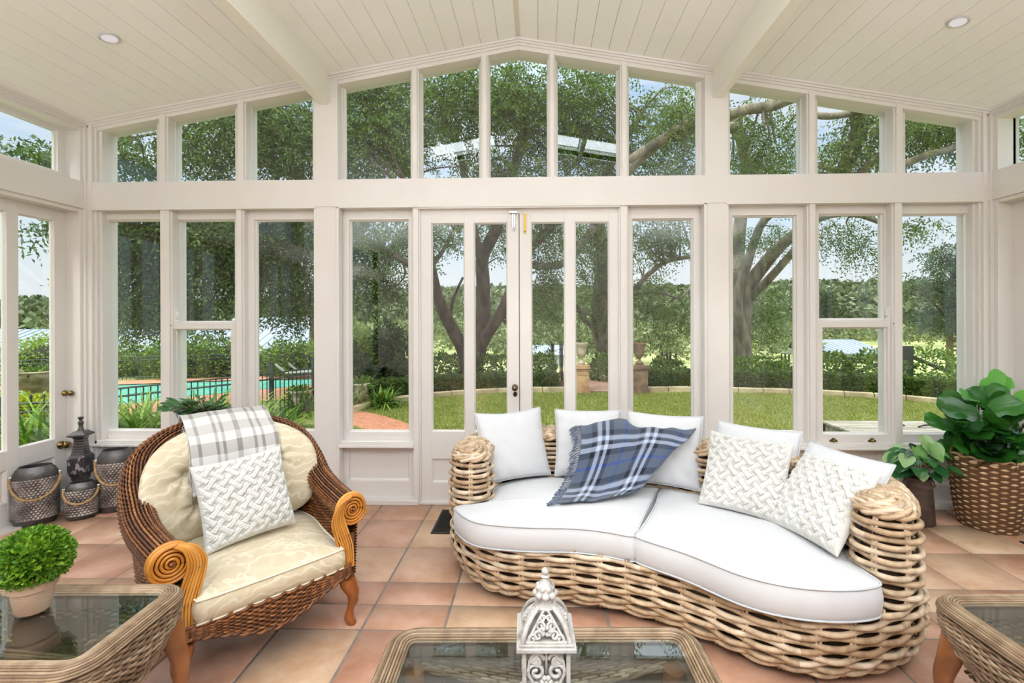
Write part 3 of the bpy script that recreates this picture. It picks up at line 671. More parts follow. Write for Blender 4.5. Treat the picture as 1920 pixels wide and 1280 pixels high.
def place(o, p, yaw, lean, roll=0):
    """p: lower-edge midpoint; yaw about z; lean: top tips back (+y local); roll in its own plane"""
    o.matrix_world = Matrix.Translation(p) @ Matrix.Rotation(yaw, 4, 'Z') @ Matrix.Rotation(-lean, 4, 'X') @ Matrix.Rotation(roll, 4, 'Y'); return o
def knitmat(name, c, c2):
    m = mat(name, srgb(*c), .95, srgb(*c2), 9, bump=.5, bscale=260, bdist=.003, sheen=.3); return m
KNIT = knitmat('ivory_knit', (224, 222, 217), (212, 209, 203)); KNIT2 = knitmat('cream_knit', (230, 226, 216), (212, 206, 194))
def plaid(name, base, bands_u, bands_v, mixk=.55, noise=.12):
    """woven check: bands (centre, half-width, colour) across u and v"""
    m = bpy.data.materials.new(name); m.use_nodes = True; n, l = m.node_tree.nodes, m.node_tree.links; b = n['Principled BSDF']
    uv = n.new('ShaderNodeUVMap'); s = n.new('ShaderNodeSeparateXYZ'); l.new(uv.outputs[0], s.inputs[0])
    def chain(axis, bands):
        cur = None; col = n.new('ShaderNodeRGB'); col.outputs[0].default_value = (*base, 1); cur = col.outputs[0]
        for c, hw, cc in bands:
            d = n.new('ShaderNodeMath'); d.operation = 'SUBTRACT'; l.new(s.outputs[axis], d.inputs[0]); d.inputs[1].default_value = c
            ab = n.new('ShaderNodeMath'); ab.operation = 'ABSOLUTE'; l.new(d.outputs[0], ab.inputs[0])
            lt_ = n.new('ShaderNodeMath'); lt_.operation = 'LESS_THAN'; l.new(ab.outputs[0], lt_.inputs[0]); lt_.inputs[1].default_value = hw
            mx_ = n.new('ShaderNodeMix'); mx_.data_type = 'RGBA'; l.new(lt_.outputs[0], mx_.inputs[0]); l.new(cur, mx_.inputs[6]); mx_.inputs[7].default_value = (*cc, 1); cur = mx_.outputs[2]
        return cur
    cu, cv = chain('X', bands_u), chain('Y', bands_v)
    # twill: warp and weft alternate finely
    wv = n.new('ShaderNodeTexNoise'); wv.inputs['Scale'].default_value = 420; wv.inputs['Detail'].default_value = 2; l.new(uv.outputs[0], wv.inputs[0])
    mr = n.new('ShaderNodeMapRange'); mr.inputs[1].default_value = .4; mr.inputs[2].default_value = .6; mr.inputs[3].default_value = .25; mr.inputs[4].default_value = .75; l.new(wv.outputs[0], mr.inputs[0])
    mx_ = n.new('ShaderNodeMix'); mx_.data_type = 'RGBA'; l.new(mr.outputs[0], mx_.inputs[0]); l.new(cu, mx_.inputs[6]); l.new(cv, mx_.inputs[7]); l.new(mx_.outputs[2], b.inputs['Base Color'])
    b.inputs['Roughness'].default_value = .95; b.inputs['Sheen Weight'].default_value = .3
    bp = n.new('ShaderNodeBump'); bp.inputs['Strength'].default_value = .3; bp.inputs['Distance'].default_value = .002; l.new(wv.outputs[0], bp.inputs['Height']); l.new(bp.outputs[0], b.inputs['Normal'])
    return m
def cloth(name, ctrl, m, nu=60, nv=60, th=.006, fold=.0, parent=None, folds=7):
    """cloth through a control net (rows top to bottom, columns left to right); UV 0..1 each way"""
    C_ = np.asarray([[tuple(p) for p in r] for r in ctrl], float)
    R1 = np.array([smooth_curve(r, nu) for r in C_]); G = np.array([smooth_curve(R1[:, j], nv) for j in range(nu)]).transpose(1, 0, 2)
    dv, du = np.gradient(G, axis=0), np.gradient(G, axis=1); N = np.cross(du, dv); N /= np.linalg.norm(N, axis=2, keepdims=True)+1e-9
    vv, uu = np.meshgrid(np.linspace(0, 1, nv), np.linspace(0, 1, nu), indexing='ij')
    G = G+N*(fold*(np.sin(uu*folds*2+vv*2.2)+.6*np.sin(uu*folds*4.1-vv*3+1)) )[..., None]
    mb = MB(); mb.grid(G-N*th/2); mb.grid((G+N*th/2)[::-1]); uvs = np.stack([uu, vv], -1)
    # rim
    mb.uv = np.concatenate([uvs.reshape(-1, 2), uvs[::-1].reshape(-1, 2)])
    k = nu*nv; idx = lambda i, j: i*nu+j; idb = lambda i, j: k+(nv-1-i)*nu+j
    B_ = [(0, j) for j in range(nu)]+[(i, nu-1) for i in range(1, nv)]+[(nv-1, j) for j in range(nu-2, -1, -1)]+[(i, 0) for i in range(nv-2, 0, -1)]
    for q in range(len(B_)): a_, b_ = B_[q], B_[(q+1) % len(B_)]; mb.f.append((idx(*a_), idx(*b_), idb(*b_), idb(*a_)))
    o = obj(name, mb, m, parent, smooth=True); return o, G, N
# ================================================================ SOFA
sofa = tag(empty('rattan_sofa', (0, 0, 0)), 'curved chunky grey rattan sofa with two fitted white seat cushions, facing the glass coffee table', 'sofa')
OUT = [(-.509, 2.84), (-.52, 3.0), (-.45, 3.22), (-.25, 3.40), (.1, 3.47), (.5, 3.40), (.95, 3.2), (1.35, 2.92), (1.62, 2.68), (1.73, 2.46), (1.70, 2.26), (1.63, 2.14), (1.49, 2.045), (1.25, 1.975), (1.05, 1.985), (.873, 2.07), (.698, 2.21), (.486, 2.337), (.175, 2.437), (-.137, 2.467), (-.30, 2.54), (-.42, 2.66)]
OUT = [fx(*p) for p in OUT]
Bo = smooth_curve(OUT, 400, True)
def loop_surface(Lp, z0, z1, flare=None):
    n = len(Lp); ext = np.vstack([Lp, Lp[:1]]); 
    t = np.roll(Lp, -1, 0)-np.roll(Lp, 1, 0); t /= np.linalg.norm(t, axis=1)[:, None]; nr = np.stack([t[:, 1], -t[:, 0]], 1); c = Lp.mean(0)
    if ((Lp-c)*nr).sum() < 0: nr = -nr
    def S(u, v):
        u = np.asarray(u) % 1.0; s = u*n; i = np.floor(s).astype(int) % n; f = (s-np.floor(s))[..., None]; j = (i+1) % n
        p = Lp[i]*(1-f)+Lp[j]*f; q = nr[i]*(1-f)+nr[j]*f; v = np.asarray(v)+0*u
        off = flare(v) if flare else 0*v
        p = p+q*off[..., None]; return np.stack([p[..., 0], p[..., 1], z0+(z1-z0)*v], -1)
    return S
Sb = loop_surface(Bo, 0, 1, lambda z: -.055*np.clip((.18-z)/.13, 0, 1)**1.6)
Wc = smooth_curve([fx(*p) for p in [(-.40, 2.84), (-.41, 2.98), (-.35, 3.16), (-.18, 3.29), (.1, 3.355), (.48, 3.285), (.9, 3.10), (1.27, 2.84), (1.52, 2.60), (1.61, 2.44), (1.56, 2.27), (1.47, 2.135)]], 160)
def capsule(Cn, r, ncap=14):
    t = np.gradient(Cn, axis=0); t /= np.linalg.norm(t, axis=1)[:, None]; nr = np.stack([-t[:, 1], t[:, 0]], 1)
    a = Cn+nr*r; b = (Cn-nr*r)[::-1]
    def arc(c, d0): return [c+r*(d0*math.cos(x)+np.array([d0[1], -d0[0]])*math.sin(x)) for x in np.linspace(0, math.pi, ncap)[1:-1]]
    pts = list(a)+arc(Cn[-1], nr[-1])+list(b)+[p for p in arc(Cn[0], -nr[0])]
    return smooth_curve(pts, 520, True)
Wl = capsule(Wc, .105)
Sw = loop_surface(Wl, 0, 1, lambda z: .012*np.sin(np.clip((z-.3)/.4, 0, 1)*math.pi)-.02*np.clip((z-.655)/.03, 0, 2))
nB = 44
wbm = WB()
for k in range(7): pass
rows = np.arange(.086, .318, .0272)
weave(Sb, rows, nB, .0122, .0120, ns=8, k=7, closed=True, jitter=.002, wb=wbm, split=40)
weave(Sb, [.055, .068], nB, .0115, .010, ns=6, k=7, closed=True, wb=wbm, twist=.006, split=30)
weave(Sb, [.052, .070], nB, .0105, .011, ns=6, k=7, closed=True, wb=wbm, twist=-.006, split=30, out=.012)
wbm.obj('woven_base', KUBU, sofa)
wbm = WB(); nW = 62
rows = np.arange(.332, .672, .0292)
weave(Sw, rows, nW, .0122, .0125, ns=8, k=7, closed=True, jitter=.002, wb=wbm, split=30)
wbm.obj('woven_back', KUBU, sofa)
# upright stakes in pairs
wbm = WB()
for S_, nn_, z0_, z1_ in ((Sb, nB, .04, .33), (Sw, nW, .31, .68)):
    for k in range(nn_):
        for d in (-.0065, .0065):
            zz = np.linspace(z0_, z1_, 9); u = np.full(9, (k+.5)/nn_+d/((4.9 if S_ is Sb else 7.6))); p = S_(u, zz); wbm.tube(p, .0062, 6)
wbm.obj('upright_stakes', KUBU, sofa)
# braided rim: loops closing over the top of the wall
wbm = WB()
for q_, (r_q, z_q) in enumerate(((.104, .690), (.092, .706), (.074, .719), (.053, .727), (.031, .731), (.010, .732))):
    Lq = capsule(Wc, r_q); Sq = loop_surface(Lq, 0, 1)
    for ph_ in (0, 1):
        U = np.arange(96*6)/(96*6); p, nn = surf_normal(Sq, U[None], np.array([[z_q]])+0*U[None]); w_ = math.pi*(U*96+ph_)
        p = p+nn*(.0085*np.cos(w_))[None, :, None]; p[..., 2] += (.0085*np.sin(w_))[None]
        V_, F_, s_ = tubes_np(p, nn, .0112, 6, True); seg = (np.arange(len(F_))//(6*44)); wbm.add(V_, F_, seg)
for k in range(0, 118):
    for slant in (1, -1):
        pts = []
        for a in np.linspace(.10, .90, 13):
            s = (k+.5)/118+slant*.012*(a-.5)*2; i = min(max(s, 0), 1)*159; ii = int(np.clip(i, 0, 158)); f = i-ii
            c = Wc[ii]*(1-f)+Wc[ii+1]*f; t_ = Wc[ii+1]-Wc[ii]; t_ = t_/np.linalg.norm(t_); q = np.array([-t_[1], t_[0]]); th_ = math.pi*a
            pts.append((c[0]+q[0]*.108*math.cos(th_), c[1]+q[1]*.108*math.cos(th_), .683+.060*math.sin(th_)+.005*math.cos(a*math.pi*6+k*math.pi)*slant))
        if k % 2 == (0 if slant > 0 else 1): wbm.tube(pts, .0098, 6)
wbm.obj('braided_rim', KUBU, sofa)
# dark liner behind the strands, painting in the shade of the hollow inside
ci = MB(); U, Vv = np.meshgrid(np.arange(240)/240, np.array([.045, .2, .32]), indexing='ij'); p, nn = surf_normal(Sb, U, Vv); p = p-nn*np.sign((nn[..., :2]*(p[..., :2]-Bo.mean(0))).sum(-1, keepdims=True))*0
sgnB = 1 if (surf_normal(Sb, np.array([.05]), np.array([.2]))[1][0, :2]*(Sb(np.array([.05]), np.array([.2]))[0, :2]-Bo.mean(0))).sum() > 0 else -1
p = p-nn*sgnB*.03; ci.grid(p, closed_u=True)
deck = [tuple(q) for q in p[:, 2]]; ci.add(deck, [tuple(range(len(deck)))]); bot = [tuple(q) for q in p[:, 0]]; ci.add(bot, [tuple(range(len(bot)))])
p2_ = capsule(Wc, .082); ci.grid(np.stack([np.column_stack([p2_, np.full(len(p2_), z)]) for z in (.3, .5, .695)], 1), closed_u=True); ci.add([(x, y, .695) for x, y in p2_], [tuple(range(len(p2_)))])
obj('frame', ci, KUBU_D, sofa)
for x, y in [(-.22, 2.66), (.05, 3.30), (.55, 2.45), (1.05, 2.98), (1.18, 2.14), (1.48, 2.34), (-.30, 3.1)]:
    x, y = fx(x, y); obj('foot', MB().box((x-.03, y-.03, 0), (x+.03, y+.03, .055)), mat('black_foot', (.03, .028, .026), .6), sofa)
CL = [fx(*p) for p in [(-.462, 2.645), (-.33, 2.485), (-.08, 2.437), (.17, 2.437), (.33, 2.405), (.445, 2.362), (.475, 2.40), (.54, 2.56), (.62, 2.76), (.70, 2.96), (.72, 3.06), (.40, 3.16), (.1, 3.22), (-.12, 3.16), (-.25, 3.03), (-.285, 2.9), (-.285, 2.77), (-.36, 2.715), (-.44, 2.69)]]
CR = [fx(*p) for p in [(.475, 2.350), (.66, 2.20), (.84, 2.02), (1.01, 1.945), (1.2, 1.935), (1.345, 1.978), (1.352, 2.06), (1.345, 2.17), (1.42, 2.33), (1.47, 2.45), (1.40, 2.55), (1.2, 2.73), (.95, 2.94), (.80, 3.03), (.745, 2.99), (.66, 2.76), (.57, 2.56), (.50, 2.42)]]
for O_ in (CL, CR): box_cushion('seat_cushion', O_, .315, .445, .03, WHITEF, sofa, PIPING, bulge=.012, n=180)
# ---- scatter cushions
def at2(x, y, z): a, b = fx(x, y); return Vector((a, b, z))
def edge_place(o, L, R, lean, roll=0, z=.468, back=0):
    a, b = at2(*L, z), at2(*R, z); d = b-a; yaw = math.atan2(d.y, d.x); m = (a+b)/2+Vector((-math.sin(yaw), math.cos(yaw), 0))*back; return place(o, m, yaw, lean, roll)
P1 = tag(pillow('scatter_cushion', WHITEF, (.47, .45), .15, seed=1, pipe=PIPING, droop=.10), 'plain white scatter cushion, leftmost on the rattan sofa, no blanket on it', 'cushion', 'white scatter cushions on the rattan sofa')
edge_place(P1, (-.31, 2.93), (.08, 3.12), math.radians(20), math.radians(-1), back=.05)
P2 = tag(pillow('scatter_cushion', WHITEF, (.44, .43), .14, seed=2, pipe=PIPING), 'white scatter cushion whose left half shows beside the fringe of the blue blanket', 'cushion', 'white scatter cushions on the rattan sofa')
edge_place(P2, (.10, 3.13), (.54, 3.12), math.radians(13), math.radians(0), back=.03)
P3 = tag(pillow('scatter_cushion', WHITEF, (.47, .44), .15, seed=3, pipe=PIPING), 'white scatter cushion half hidden under the right side of the blue plaid blanket', 'cushion', 'white scatter cushions on the rattan sofa')
edge_place(P3, (.52, 3.04), (.945, 2.87), math.radians(16), math.radians(0), back=.04)
P4 = tag(pillow('scatter_cushion', WHITEF, (.46, .43), .13, seed=4, pipe=PIPING), 'white scatter cushion behind the square knitted cushion at the middle of the sofa', 'cushion', 'white scatter cushions on the rattan sofa')
edge_place(P4, (.98, 2.86), (1.33, 2.58), math.radians(20), math.radians(0), back=.03)
P5 = tag(pillow('scatter_cushion', WHITEF, (.46, .42), .13, seed=5, pipe=PIPING), 'white scatter cushion behind the knitted cushion against the right arm of the sofa', 'cushion', 'white scatter cushions on the rattan sofa')
edge_place(P5, (1.22, 2.60), (1.36, 2.18), math.radians(30), math.radians(0), back=.05)
K1 = tag(pillow('knitted_cushion', KNIT, (.43, .42), .12, seed=6, knit=True, wr=.004), 'ivory cable-knit cushion at the middle of the sofa, next to the blue blanket', 'cushion', 'knitted cushions on the rattan sofa')
edge_place(K1, (.86, 2.675), (1.20, 2.44), math.radians(28), math.radians(2), back=.03)
K2 = tag(pillow('knitted_cushion', KNIT, (.42, .42), .12, seed=7, knit=True, wr=.004), 'ivory cable-knit cushion leaning on the right arm of the sofa', 'cushion', 'knitted cushions on the rattan sofa')
edge_place(K2, (1.135, 2.52), (1.24, 2.12), math.radians(38), math.radians(-2), back=.03)
# ---- blue plaid blanket
dk, lt_, bl, gy = srgb(16, 22, 40), srgb(176, 186, 208), srgb(34, 70, 150), srgb(78, 88, 106)
def bandset(c, w): return [(c-w*1.9, w*.55, dk), (c-w*.55, w*.5, lt_), (c+w*.5, w*.28, dk), (c+w*1.3, w*.42, lt_), (c+w*2.3, w*.5, dk)]
BLUE = plaid('blue_plaid_wool', gy, bandset(.20, .038)+[(.42, .008, bl)]+bandset(.64, .038)+[(.90, .008, bl)], bandset(.24, .035)+bandset(.52, .035)+bandset(.86, .04)+[(.68, .009, bl)])
ctrl = [[atD(*p) for p in r] for r in [
    [(1088, 830, 3.42), (1155, 830, 3.40), (1235, 836, 3.28), (1300, 838, 3.12)],
    [(1086, 792, 3.22), (1155, 786, 3.20), (1238, 794, 3.08), (1308, 801, 2.96)],
    [(1090, 826, 3.00), (1160, 826, 2.97), (1238, 828, 2.87), (1290, 822, 2.84)],
    [(1083, 868, 2.93), (1152, 866, 2.89), (1226, 862, 2.80), (1262, 846, 2.81)],
    [(1070, 905, 2.86), (1140, 904, 2.83), (1210, 894, 2.77), (1238, 874, 2.80)],
    [(1058, 926, 2.745), (1125, 926, 2.745), (1196, 914, 2.78), (1220, 896, 2.83)],
    [(1046, 943, 2.625), (1110, 938, 2.655), (1180, 925, 2.74), (1200, 917, 2.82)]]]
TH_, G_, N_ = cloth('plaid_blanket', ctrl, BLUE, 70, 70, .006, .0045)
tag(TH_, 'blue and grey plaid wool blanket draped over two white cushions on the sofa', 'blanket')
fr = WB(); r_ = np.random.default_rng(5)
for i in range(12, 70):
    for q in range(2):
        p = G_[i, 0]; d = (G_[i, 0]-G_[i, 3]); d /= np.linalg.norm(d); L = .055+.02*r_.random(); dr = np.array([0, 0, -1.0]); w = r_.normal(0, .25, 3); w[2] = abs(w[2])*.3
        pts = [p+(N_[i, 0]*0), p+d*L*.35+dr*.004+w*.004, p+d*L*.7+dr*(.018 if p[2] > .55 else .004)+w*.012, p+d*L*.9+dr*(.034 if p[2] > .55 else .006)+w*.02]
        pts = [np.array([a[0], a[1], max(a[2], .486 if p[2] > .5 else .482)]) for a in pts]; fr.tube(pts, .0026, 4)
fr.obj('fringe', mat('fringe_wool', srgb(58, 64, 82), .95, srgb(130, 140, 160), 80), TH_)
# ================================================================ WICKER ARMCHAIR
CH = empty('wicker_armchair', (0, 0, 0)); tag(CH, 'dark brown wicker armchair with honey coloured scroll arms and tufted cream cushions', 'armchair')
c0 = fx(-1.168, 2.062); YAW = math.radians(48.0)
CHM = Matrix.Translation((c0[0], c0[1], 0)) @ Matrix.Rotation(YAW, 4, 'Z')
CH.matrix_world = CHM; CHI = CHM.inverted()
def half(pts): return pts+[(-x, y, *r) for x, y, *r in pts[::-1]]
# arm / back roll: path (x, y, z) and radius
rp = [(-.372, .045, .545), (-.388, .20, .550), (-.402, .36, .562), (-.408, .50, .598), (-.402, .62, .69), (-.36, .725, .79), (-.26, .815, .85), (-.13, .868, .878), (0, .885, .885)]
rp = rp+[(-x, y, z) for x, y, z in rp[-2::-1]]
RP = smooth_curve(rp, 260)
rrad = lambda u: .068+.018*np.sin(math.pi*np.clip(u, 0, 1))*0+.0*u
def roll_frame(u):
    i = np.clip(np.asarray(u)*259, 0, 258.999); k = i.astype(int); f = (i-k)[..., None]; p = RP[k]*(1-f)+RP[k+1]*f; t = RP[k+1]-RP[k]; t /= np.linalg.norm(t, axis=-1, keepdims=True)
    side = np.stack([t[..., 1], -t[..., 0], 0*t[..., 0]], -1); side /= np.linalg.norm(side, axis=-1, keepdims=True); up = np.cross(side, t); return p, side, -up*np.sign((-up)[..., 2:3]+1e-9)
def Sroll(u, v):
    p, s_, up = roll_frame(np.clip(u, 0, 1)); a = v*2*math.pi; r = (.064+.004*np.cos(2*math.pi*(u-.5)))[..., None]; return p+r*(np.cos(a)[..., None]*s_+np.sin(a)[..., None]*up)
wbm = WB(); weave(Sroll, np.arange(30)/30, 190, .0048, .0030, ns=3, k=5, wb=wbm); wbm.obj('woven_roll', DWICK, CH)
backing(Sroll, DCORE, 'roll_core', CH, 120, 14, off=-.006)
# shell below the roll, inner and outer faces
bp_ = [(-.35, .0), (-.36, .22), (-.385, .45), (-.37, .64), (-.25, .76), (0, .80)]; bp_ = bp_+[(-x, y) for x, y in bp_[-2::-1]]; BP = smooth_curve(bp_, 260)
def Sshell(off):
    def S(u, v):
        p, s_, up = roll_frame(np.clip(u, 0, 1)); i = np.clip(np.clip(u, 0, 1)*259, 0, 258.999); k = i.astype(int); f = (i-k)[..., None]; b = BP[k]*(1-f)+BP[k+1]*f
        s2 = s_*off; top = p+s2; z = .235+(top[..., 2]-.02-.235)*v; w = (np.clip(v, 0, 1)**1.7)[..., None]; bb = b+s_[..., :2]*off*.6
        q = bb*(1-w)+top[..., :2]*w; return np.stack([q[..., 0], q[..., 1], z], -1)
    return S
for off, nm in ((.035, 'woven_side'), (-.035, 'woven_lining')):
    S = Sshell(off); wbm = WB(); weave(S, np.linspace(.0, 1, 46), 110, .0050, .0042, ns=3, k=4, wb=wbm); wbm.obj(nm, DWICK, CH)
backing(Sshell(0.0), DCORE, 'shell_core', CH, 120, 14)
# apron with a scalloped lower edge (front, and round the sides)
ap = [(-.36, .62), (-.375, .3), (-.365, .06), (-.33, -.012), (-.2, -.03), (0, -.045), (.2, -.03), (.33, -.012), (.365, .06), (.375, .3), (.36, .62)]; AP = smooth_curve(ap, 300)
def Sapron(u, v):
    i = np.clip(np.clip(u, 0, 1)*299, 0, 298.999); k = i.astype(int); f = (i-k)[..., None]; b = AP[k]*(1-f)+AP[k+1]*f
    x = b[..., 0]; fr = np.clip((.1-b[..., 1])/.1, 0, 1); zb = .205-.040*np.cos(np.clip(x/.34, -1, 1)*math.pi)*fr*1.0-.02*fr*0; zt = .292
    return np.stack([b[..., 0], b[..., 1], zb+(zt-zb)*v], -1)
wbm = WB(); weave(Sapron, np.linspace(.06, 1, 13), 88, .0056, .0055, ns=4, k=5, wb=wbm)
weave(Sapron, [.0, .04], 60, .0070, .006, ns=4, k=6, wb=wbm, twist=.005, out=.004); weave(Sapron, [1.02], 60, .0065, .006, ns=4, k=6, wb=wbm, twist=.004, out=.004); wbm.obj('woven_apron', DWICK, CH)
backing(Sapron, DCORE, 'apron_core', CH, 120, 4, off=0)
dk_ = MB(); dk_.prism([(x, y, .265) for x, y in [(-.33, 0), (.33, 0), (.36, .3), (.33, .62), (.2, .74), (-.2, .74), (-.33, .62), (-.36, .3)]], (0, 0, .02)); obj('seat_deck', dk_, DCORE, CH)
# scroll ends and front posts of bent poles
def scroll(sg):
    cx, cy, cz = sg*.372, .035, .548; m = WB()
    t = np.linspace(0, 1, 150)
    turns = 4.6; ang = t*turns*2*math.pi; r = .006+.070*t
    a0 = -math.pi/2
    pts = np.stack([cx+sg*r*np.cos(ang+2.2), np.full(150, cy-.014)-.004*(1-t), cz+r*np.sin(ang+2.2)], 1); m.tube(pts, .0066, 7)
    m.tube([(cx+.066*math.cos(a), cy-.006, cz+.066*math.sin(a)) for a in np.linspace(0, 2*math.pi, 49)], .010, 7)
    m.tube([(cx+.072*math.cos(a), cy+.010, cz+.072*math.sin(a)) for a in np.linspace(0, 2*math.pi, 49)], .009, 7)
    # poles: leave the scroll over the inner side and sweep down to the seat corner
    for k in range(7):
        f = (k-3)/3.0
        path = [(cx-sg*(.015), .0+.0*k, cz+.074-.001*abs(k-3)), (cx-sg*.060, -.002, cz+.045), (cx-sg*.083+f*.0, .0, cz-.02), (cx-sg*.065, .0, cz-.10), (cx-sg*.045, -.002, cz-.17), (cx-sg*.042, -.004, cz-.235), (cx-sg*.042, -.006, .275)]
        spread = np.array([.004, .010, .014, .0145, .0145, .0145, .0145]); P_ = smooth_curve([(p[0]-sg*0+f*s_*2.3, p[1]+.004*abs(f)+(.012*f if i < 3 else 0), p[2]) for i, (p, s_) in enumerate(zip(path, spread))], 40); m.tube(P_, .0058, 6)
    o = m.obj('scroll_post', HONEY, CH)
    dsk = MB(); dsk.lathe([(.001, 0), (.068, 0), (.068, .012), (.001, .012)], k=32); dsk.v = [(cx+p[0], cy-.006+p[2], cz+p[1]) for p in dsk.v]; obj('scroll_core', dsk, mat('scroll_core', srgb(96, 54, 22), .6), parent=o)
    kn = MB(); kn.sphere((cx, cy-.024, cz), .011, 12, 8); obj('button', kn, mat('button_wood', srgb(110, 58, 26), .25, coat=.4), parent=o, smooth=True)
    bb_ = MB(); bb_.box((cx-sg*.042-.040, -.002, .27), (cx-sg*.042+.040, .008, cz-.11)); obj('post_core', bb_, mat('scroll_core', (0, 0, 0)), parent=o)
for sg in (-1, 1): scroll(sg)
def cabriole(parent, x, y, h, dx, dy, w=.030, m=None, name='leg', carve=True):
    """curved tapering leg: knee swells out (dx,dy), ankle in, small foot"""
    L = [(0, 0, h, 1.25), (.012, .012, h*.82, 1.35), (.030, .030, h*.66, 1.15), (.028, .028, h*.48, .85), (.014, .014, h*.28, .66), (.010, .010, h*.13, .62), (.022, .022, h*.05, .82), (.024, .024, .0, .72)]
    P_ = smooth_curve([(x+a*dx*1.0, y+b*dy*1.0, z) for a, b, z, r in L], 26); R_ = np.interp(np.linspace(0, 1, 26), np.linspace(0, 1, 8), [l_[3]*w for l_ in L])
    V = []; 
    mb = MB(); k = 16; n_ = len(P_)
    d = np.array([dx, dy, 0.0]); d /= np.linalg.norm(d); q = np.array([-d[1], d[0], 0])
    for i in range(n_):
        for j in range(k):
            a = 2*math.pi*j/k; ca, sa = math.cos(a), math.sin(a); sq = (abs(ca)**3+abs(sa)**3)**(-1/3); V.append(tuple(P_[i]+R_[i]*sq*(ca*d+sa*q)))
    fs = [(i*k+j, i*k+(j+1) % k, (i+1)*k+(j+1) % k, (i+1)*k+j) for i in range(n_-1) for j in range(k)]+[tuple(range(k))[::-1], tuple((n_-1)*k+j for j in range(k))]
    mb.add(V, fs); o = obj(name, mb, m or LEGW, parent, smooth=True, auto=50)
    if carve:
        cv = MB()
        for s_ in (-1, 1):
            t = np.linspace(0, 1, 40); ang = t*1.6*2*math.pi; rr = w*(.12+.55*t)
            base = np.array([x, y, h*.80])+d*(w*1.45)+q*s_*w*.45
            cv.tube([base+q*s_*rr[i]*math.cos(ang[i])+np.array([0, 0, 1])*rr[i]*math.sin(ang[i])-d*.004*t[i] for i in range(40)], w*.13, 5)
        cv.tube(smooth_curve([np.array([x, y, h*.72])+d*w*1.55, np.array([x, y, h*.55])+d*w*1.9, np.array([x, y, h*.40])+d*w*1.5], 14), [w*.2*math.sin(math.pi*(i+1)/15)+.001 for i in range(14)], 6)
        obj('carving', cv, m or LEGW, parent=o, smooth=True)
    return o
for x, y, dx, dy in ((-.335, .005, -.6, -.8), (.335, .005, .6, -.8), (-.32, .62, -.6, .8), (.32, .62, .6, .8)): cabriole(CH, x, y, .225, dx, dy, .027)
# damask fabric
dm = bpy.data.materials.new('cream_damask'); dm.use_nodes = True; n, l = dm.node_tree.nodes, dm.node_tree.links; b = n['Principled BSDF']
t = n.new('ShaderNodeTexCoord'); w1 = n.new('ShaderNodeTexWave'); w1.wave_type = 'RINGS'; w1.rings_direction = 'SPHERICAL'; w1.inputs['Scale'].default_value = 7; w1.inputs['Distortion'].default_value = 7; w1.inputs['Detail'].default_value = 1.5; w1.inputs['Detail Scale'].default_value = 2.2; l.new(t.outputs['Object'], w1.inputs[0])
vo = n.new('ShaderNodeTexVoronoi'); vo.feature = 'DISTANCE_TO_EDGE'; vo.inputs['Scale'].default_value = 9; l.new(t.outputs['Object'], vo.inputs[0])
ra = n.new('ShaderNodeMapRange'); ra.inputs[1].default_value = .80; ra.inputs[2].default_value = .9; l.new(w1.outputs['Fac'], ra.inputs[0])
ra2 = n.new('ShaderNodeMapRange'); ra2.inputs[1].default_value = .10; ra2.inputs[2].default_value = .05; l.new(vo.outputs[0], ra2.inputs[0])
mu = n.new('ShaderNodeMath'); mu.operation = 'MAXIMUM'; l.new(ra.outputs[0], mu.inputs[0]); mu2 = n.new('ShaderNodeMath'); mu2.operation = 'MULTIPLY'; mu2.inputs[1].default_value = .35; l.new(ra2.outputs[0], mu2.inputs[0]); l.new(mu2.outputs[0], mu.inputs[1])
mx_ = n.new('ShaderNodeMix'); mx_.data_type = 'RGBA'; l.new(mu.outputs[0], mx_.inputs[0]); mx_.inputs[6].default_value = (*srgb(206, 190, 160), 1); mx_.inputs[7].default_value = (*srgb(222, 210, 184), 1); l.new(mx_.outputs[2], b.inputs['Base Color']); b.inputs['Roughness'].default_value = .65; b.inputs['Sheen Weight'].default_value = .2
DAMASK = dm; DPIPE = mat('cream_piping', srgb(232, 222, 200), .7)
box_cushion('seat_cushion', [(-.278, -.028), (-.1, -.035), (.1, -.035), (.278, -.028), (.298, .0), (.325, .25), (.35, .48), (.30, .66), (.1, .70), (-.1, .70), (-.30, .66), (-.35, .48), (-.325, .25), (-.298, .0)], .293, .392, .032, DAMASK, CH, DPIPE, bulge=.014)
# tufted back cushion: curved with the shell
n_ = 90
A, B = np.meshgrid(np.linspace(-1, 1, n_), np.linspace(-1, 1, n_), indexing='ij')
Wd, Hh = .408, .275
sq = 1/np.maximum(1e-6, (np.abs(A)**4+np.abs(B)**4)**.25)*np.maximum(np.abs(A), np.abs(B)); sq = np.where(np.maximum(np.abs(A), np.abs(B)) < 1e-6, 1, sq)
Ax, Bz = A*sq, B*sq; rr = np.maximum(np.abs(A), np.abs(B))
wid = Wd*(1.0-.10*(Bz > 0)*Bz**2-.15*(Bz < 0)*Bz**2)
Xc = Ax*wid; Zc = .655+Bz*Hh*(1-.10*Ax**2*(Bz > 0))
buttons = [(-.27, .76), (-.19, .585), (.0, .80), (.0, .60), (.19, .60), (.25, .775), (-.33, .60), (.345, .62)]
buttons = [(-.21, .725), (-.16, .575), (.0, .67), (.16, .58), (.20, .73)]
th_ = .115*(1-rr**3.2).clip(0)**.6
for bx_, bz_ in buttons:
    d = np.sqrt((Xc-bx_)**2+(Zc-bz_)**2); ang = np.arctan2(Zc-bz_, Xc-bx_)
    th_ = th_-.050*np.exp(-(d/.034)**1.6)*1.0-.014*np.exp(-(d/.11)**2)*(.5+.5*np.cos(ang*7+bx_*20))
th_ = th_+.006*np.sin(Xc*26+Zc*14)*(1-rr)
Yc = .660+.20*(Zc-.4)-1.2*Xc**2
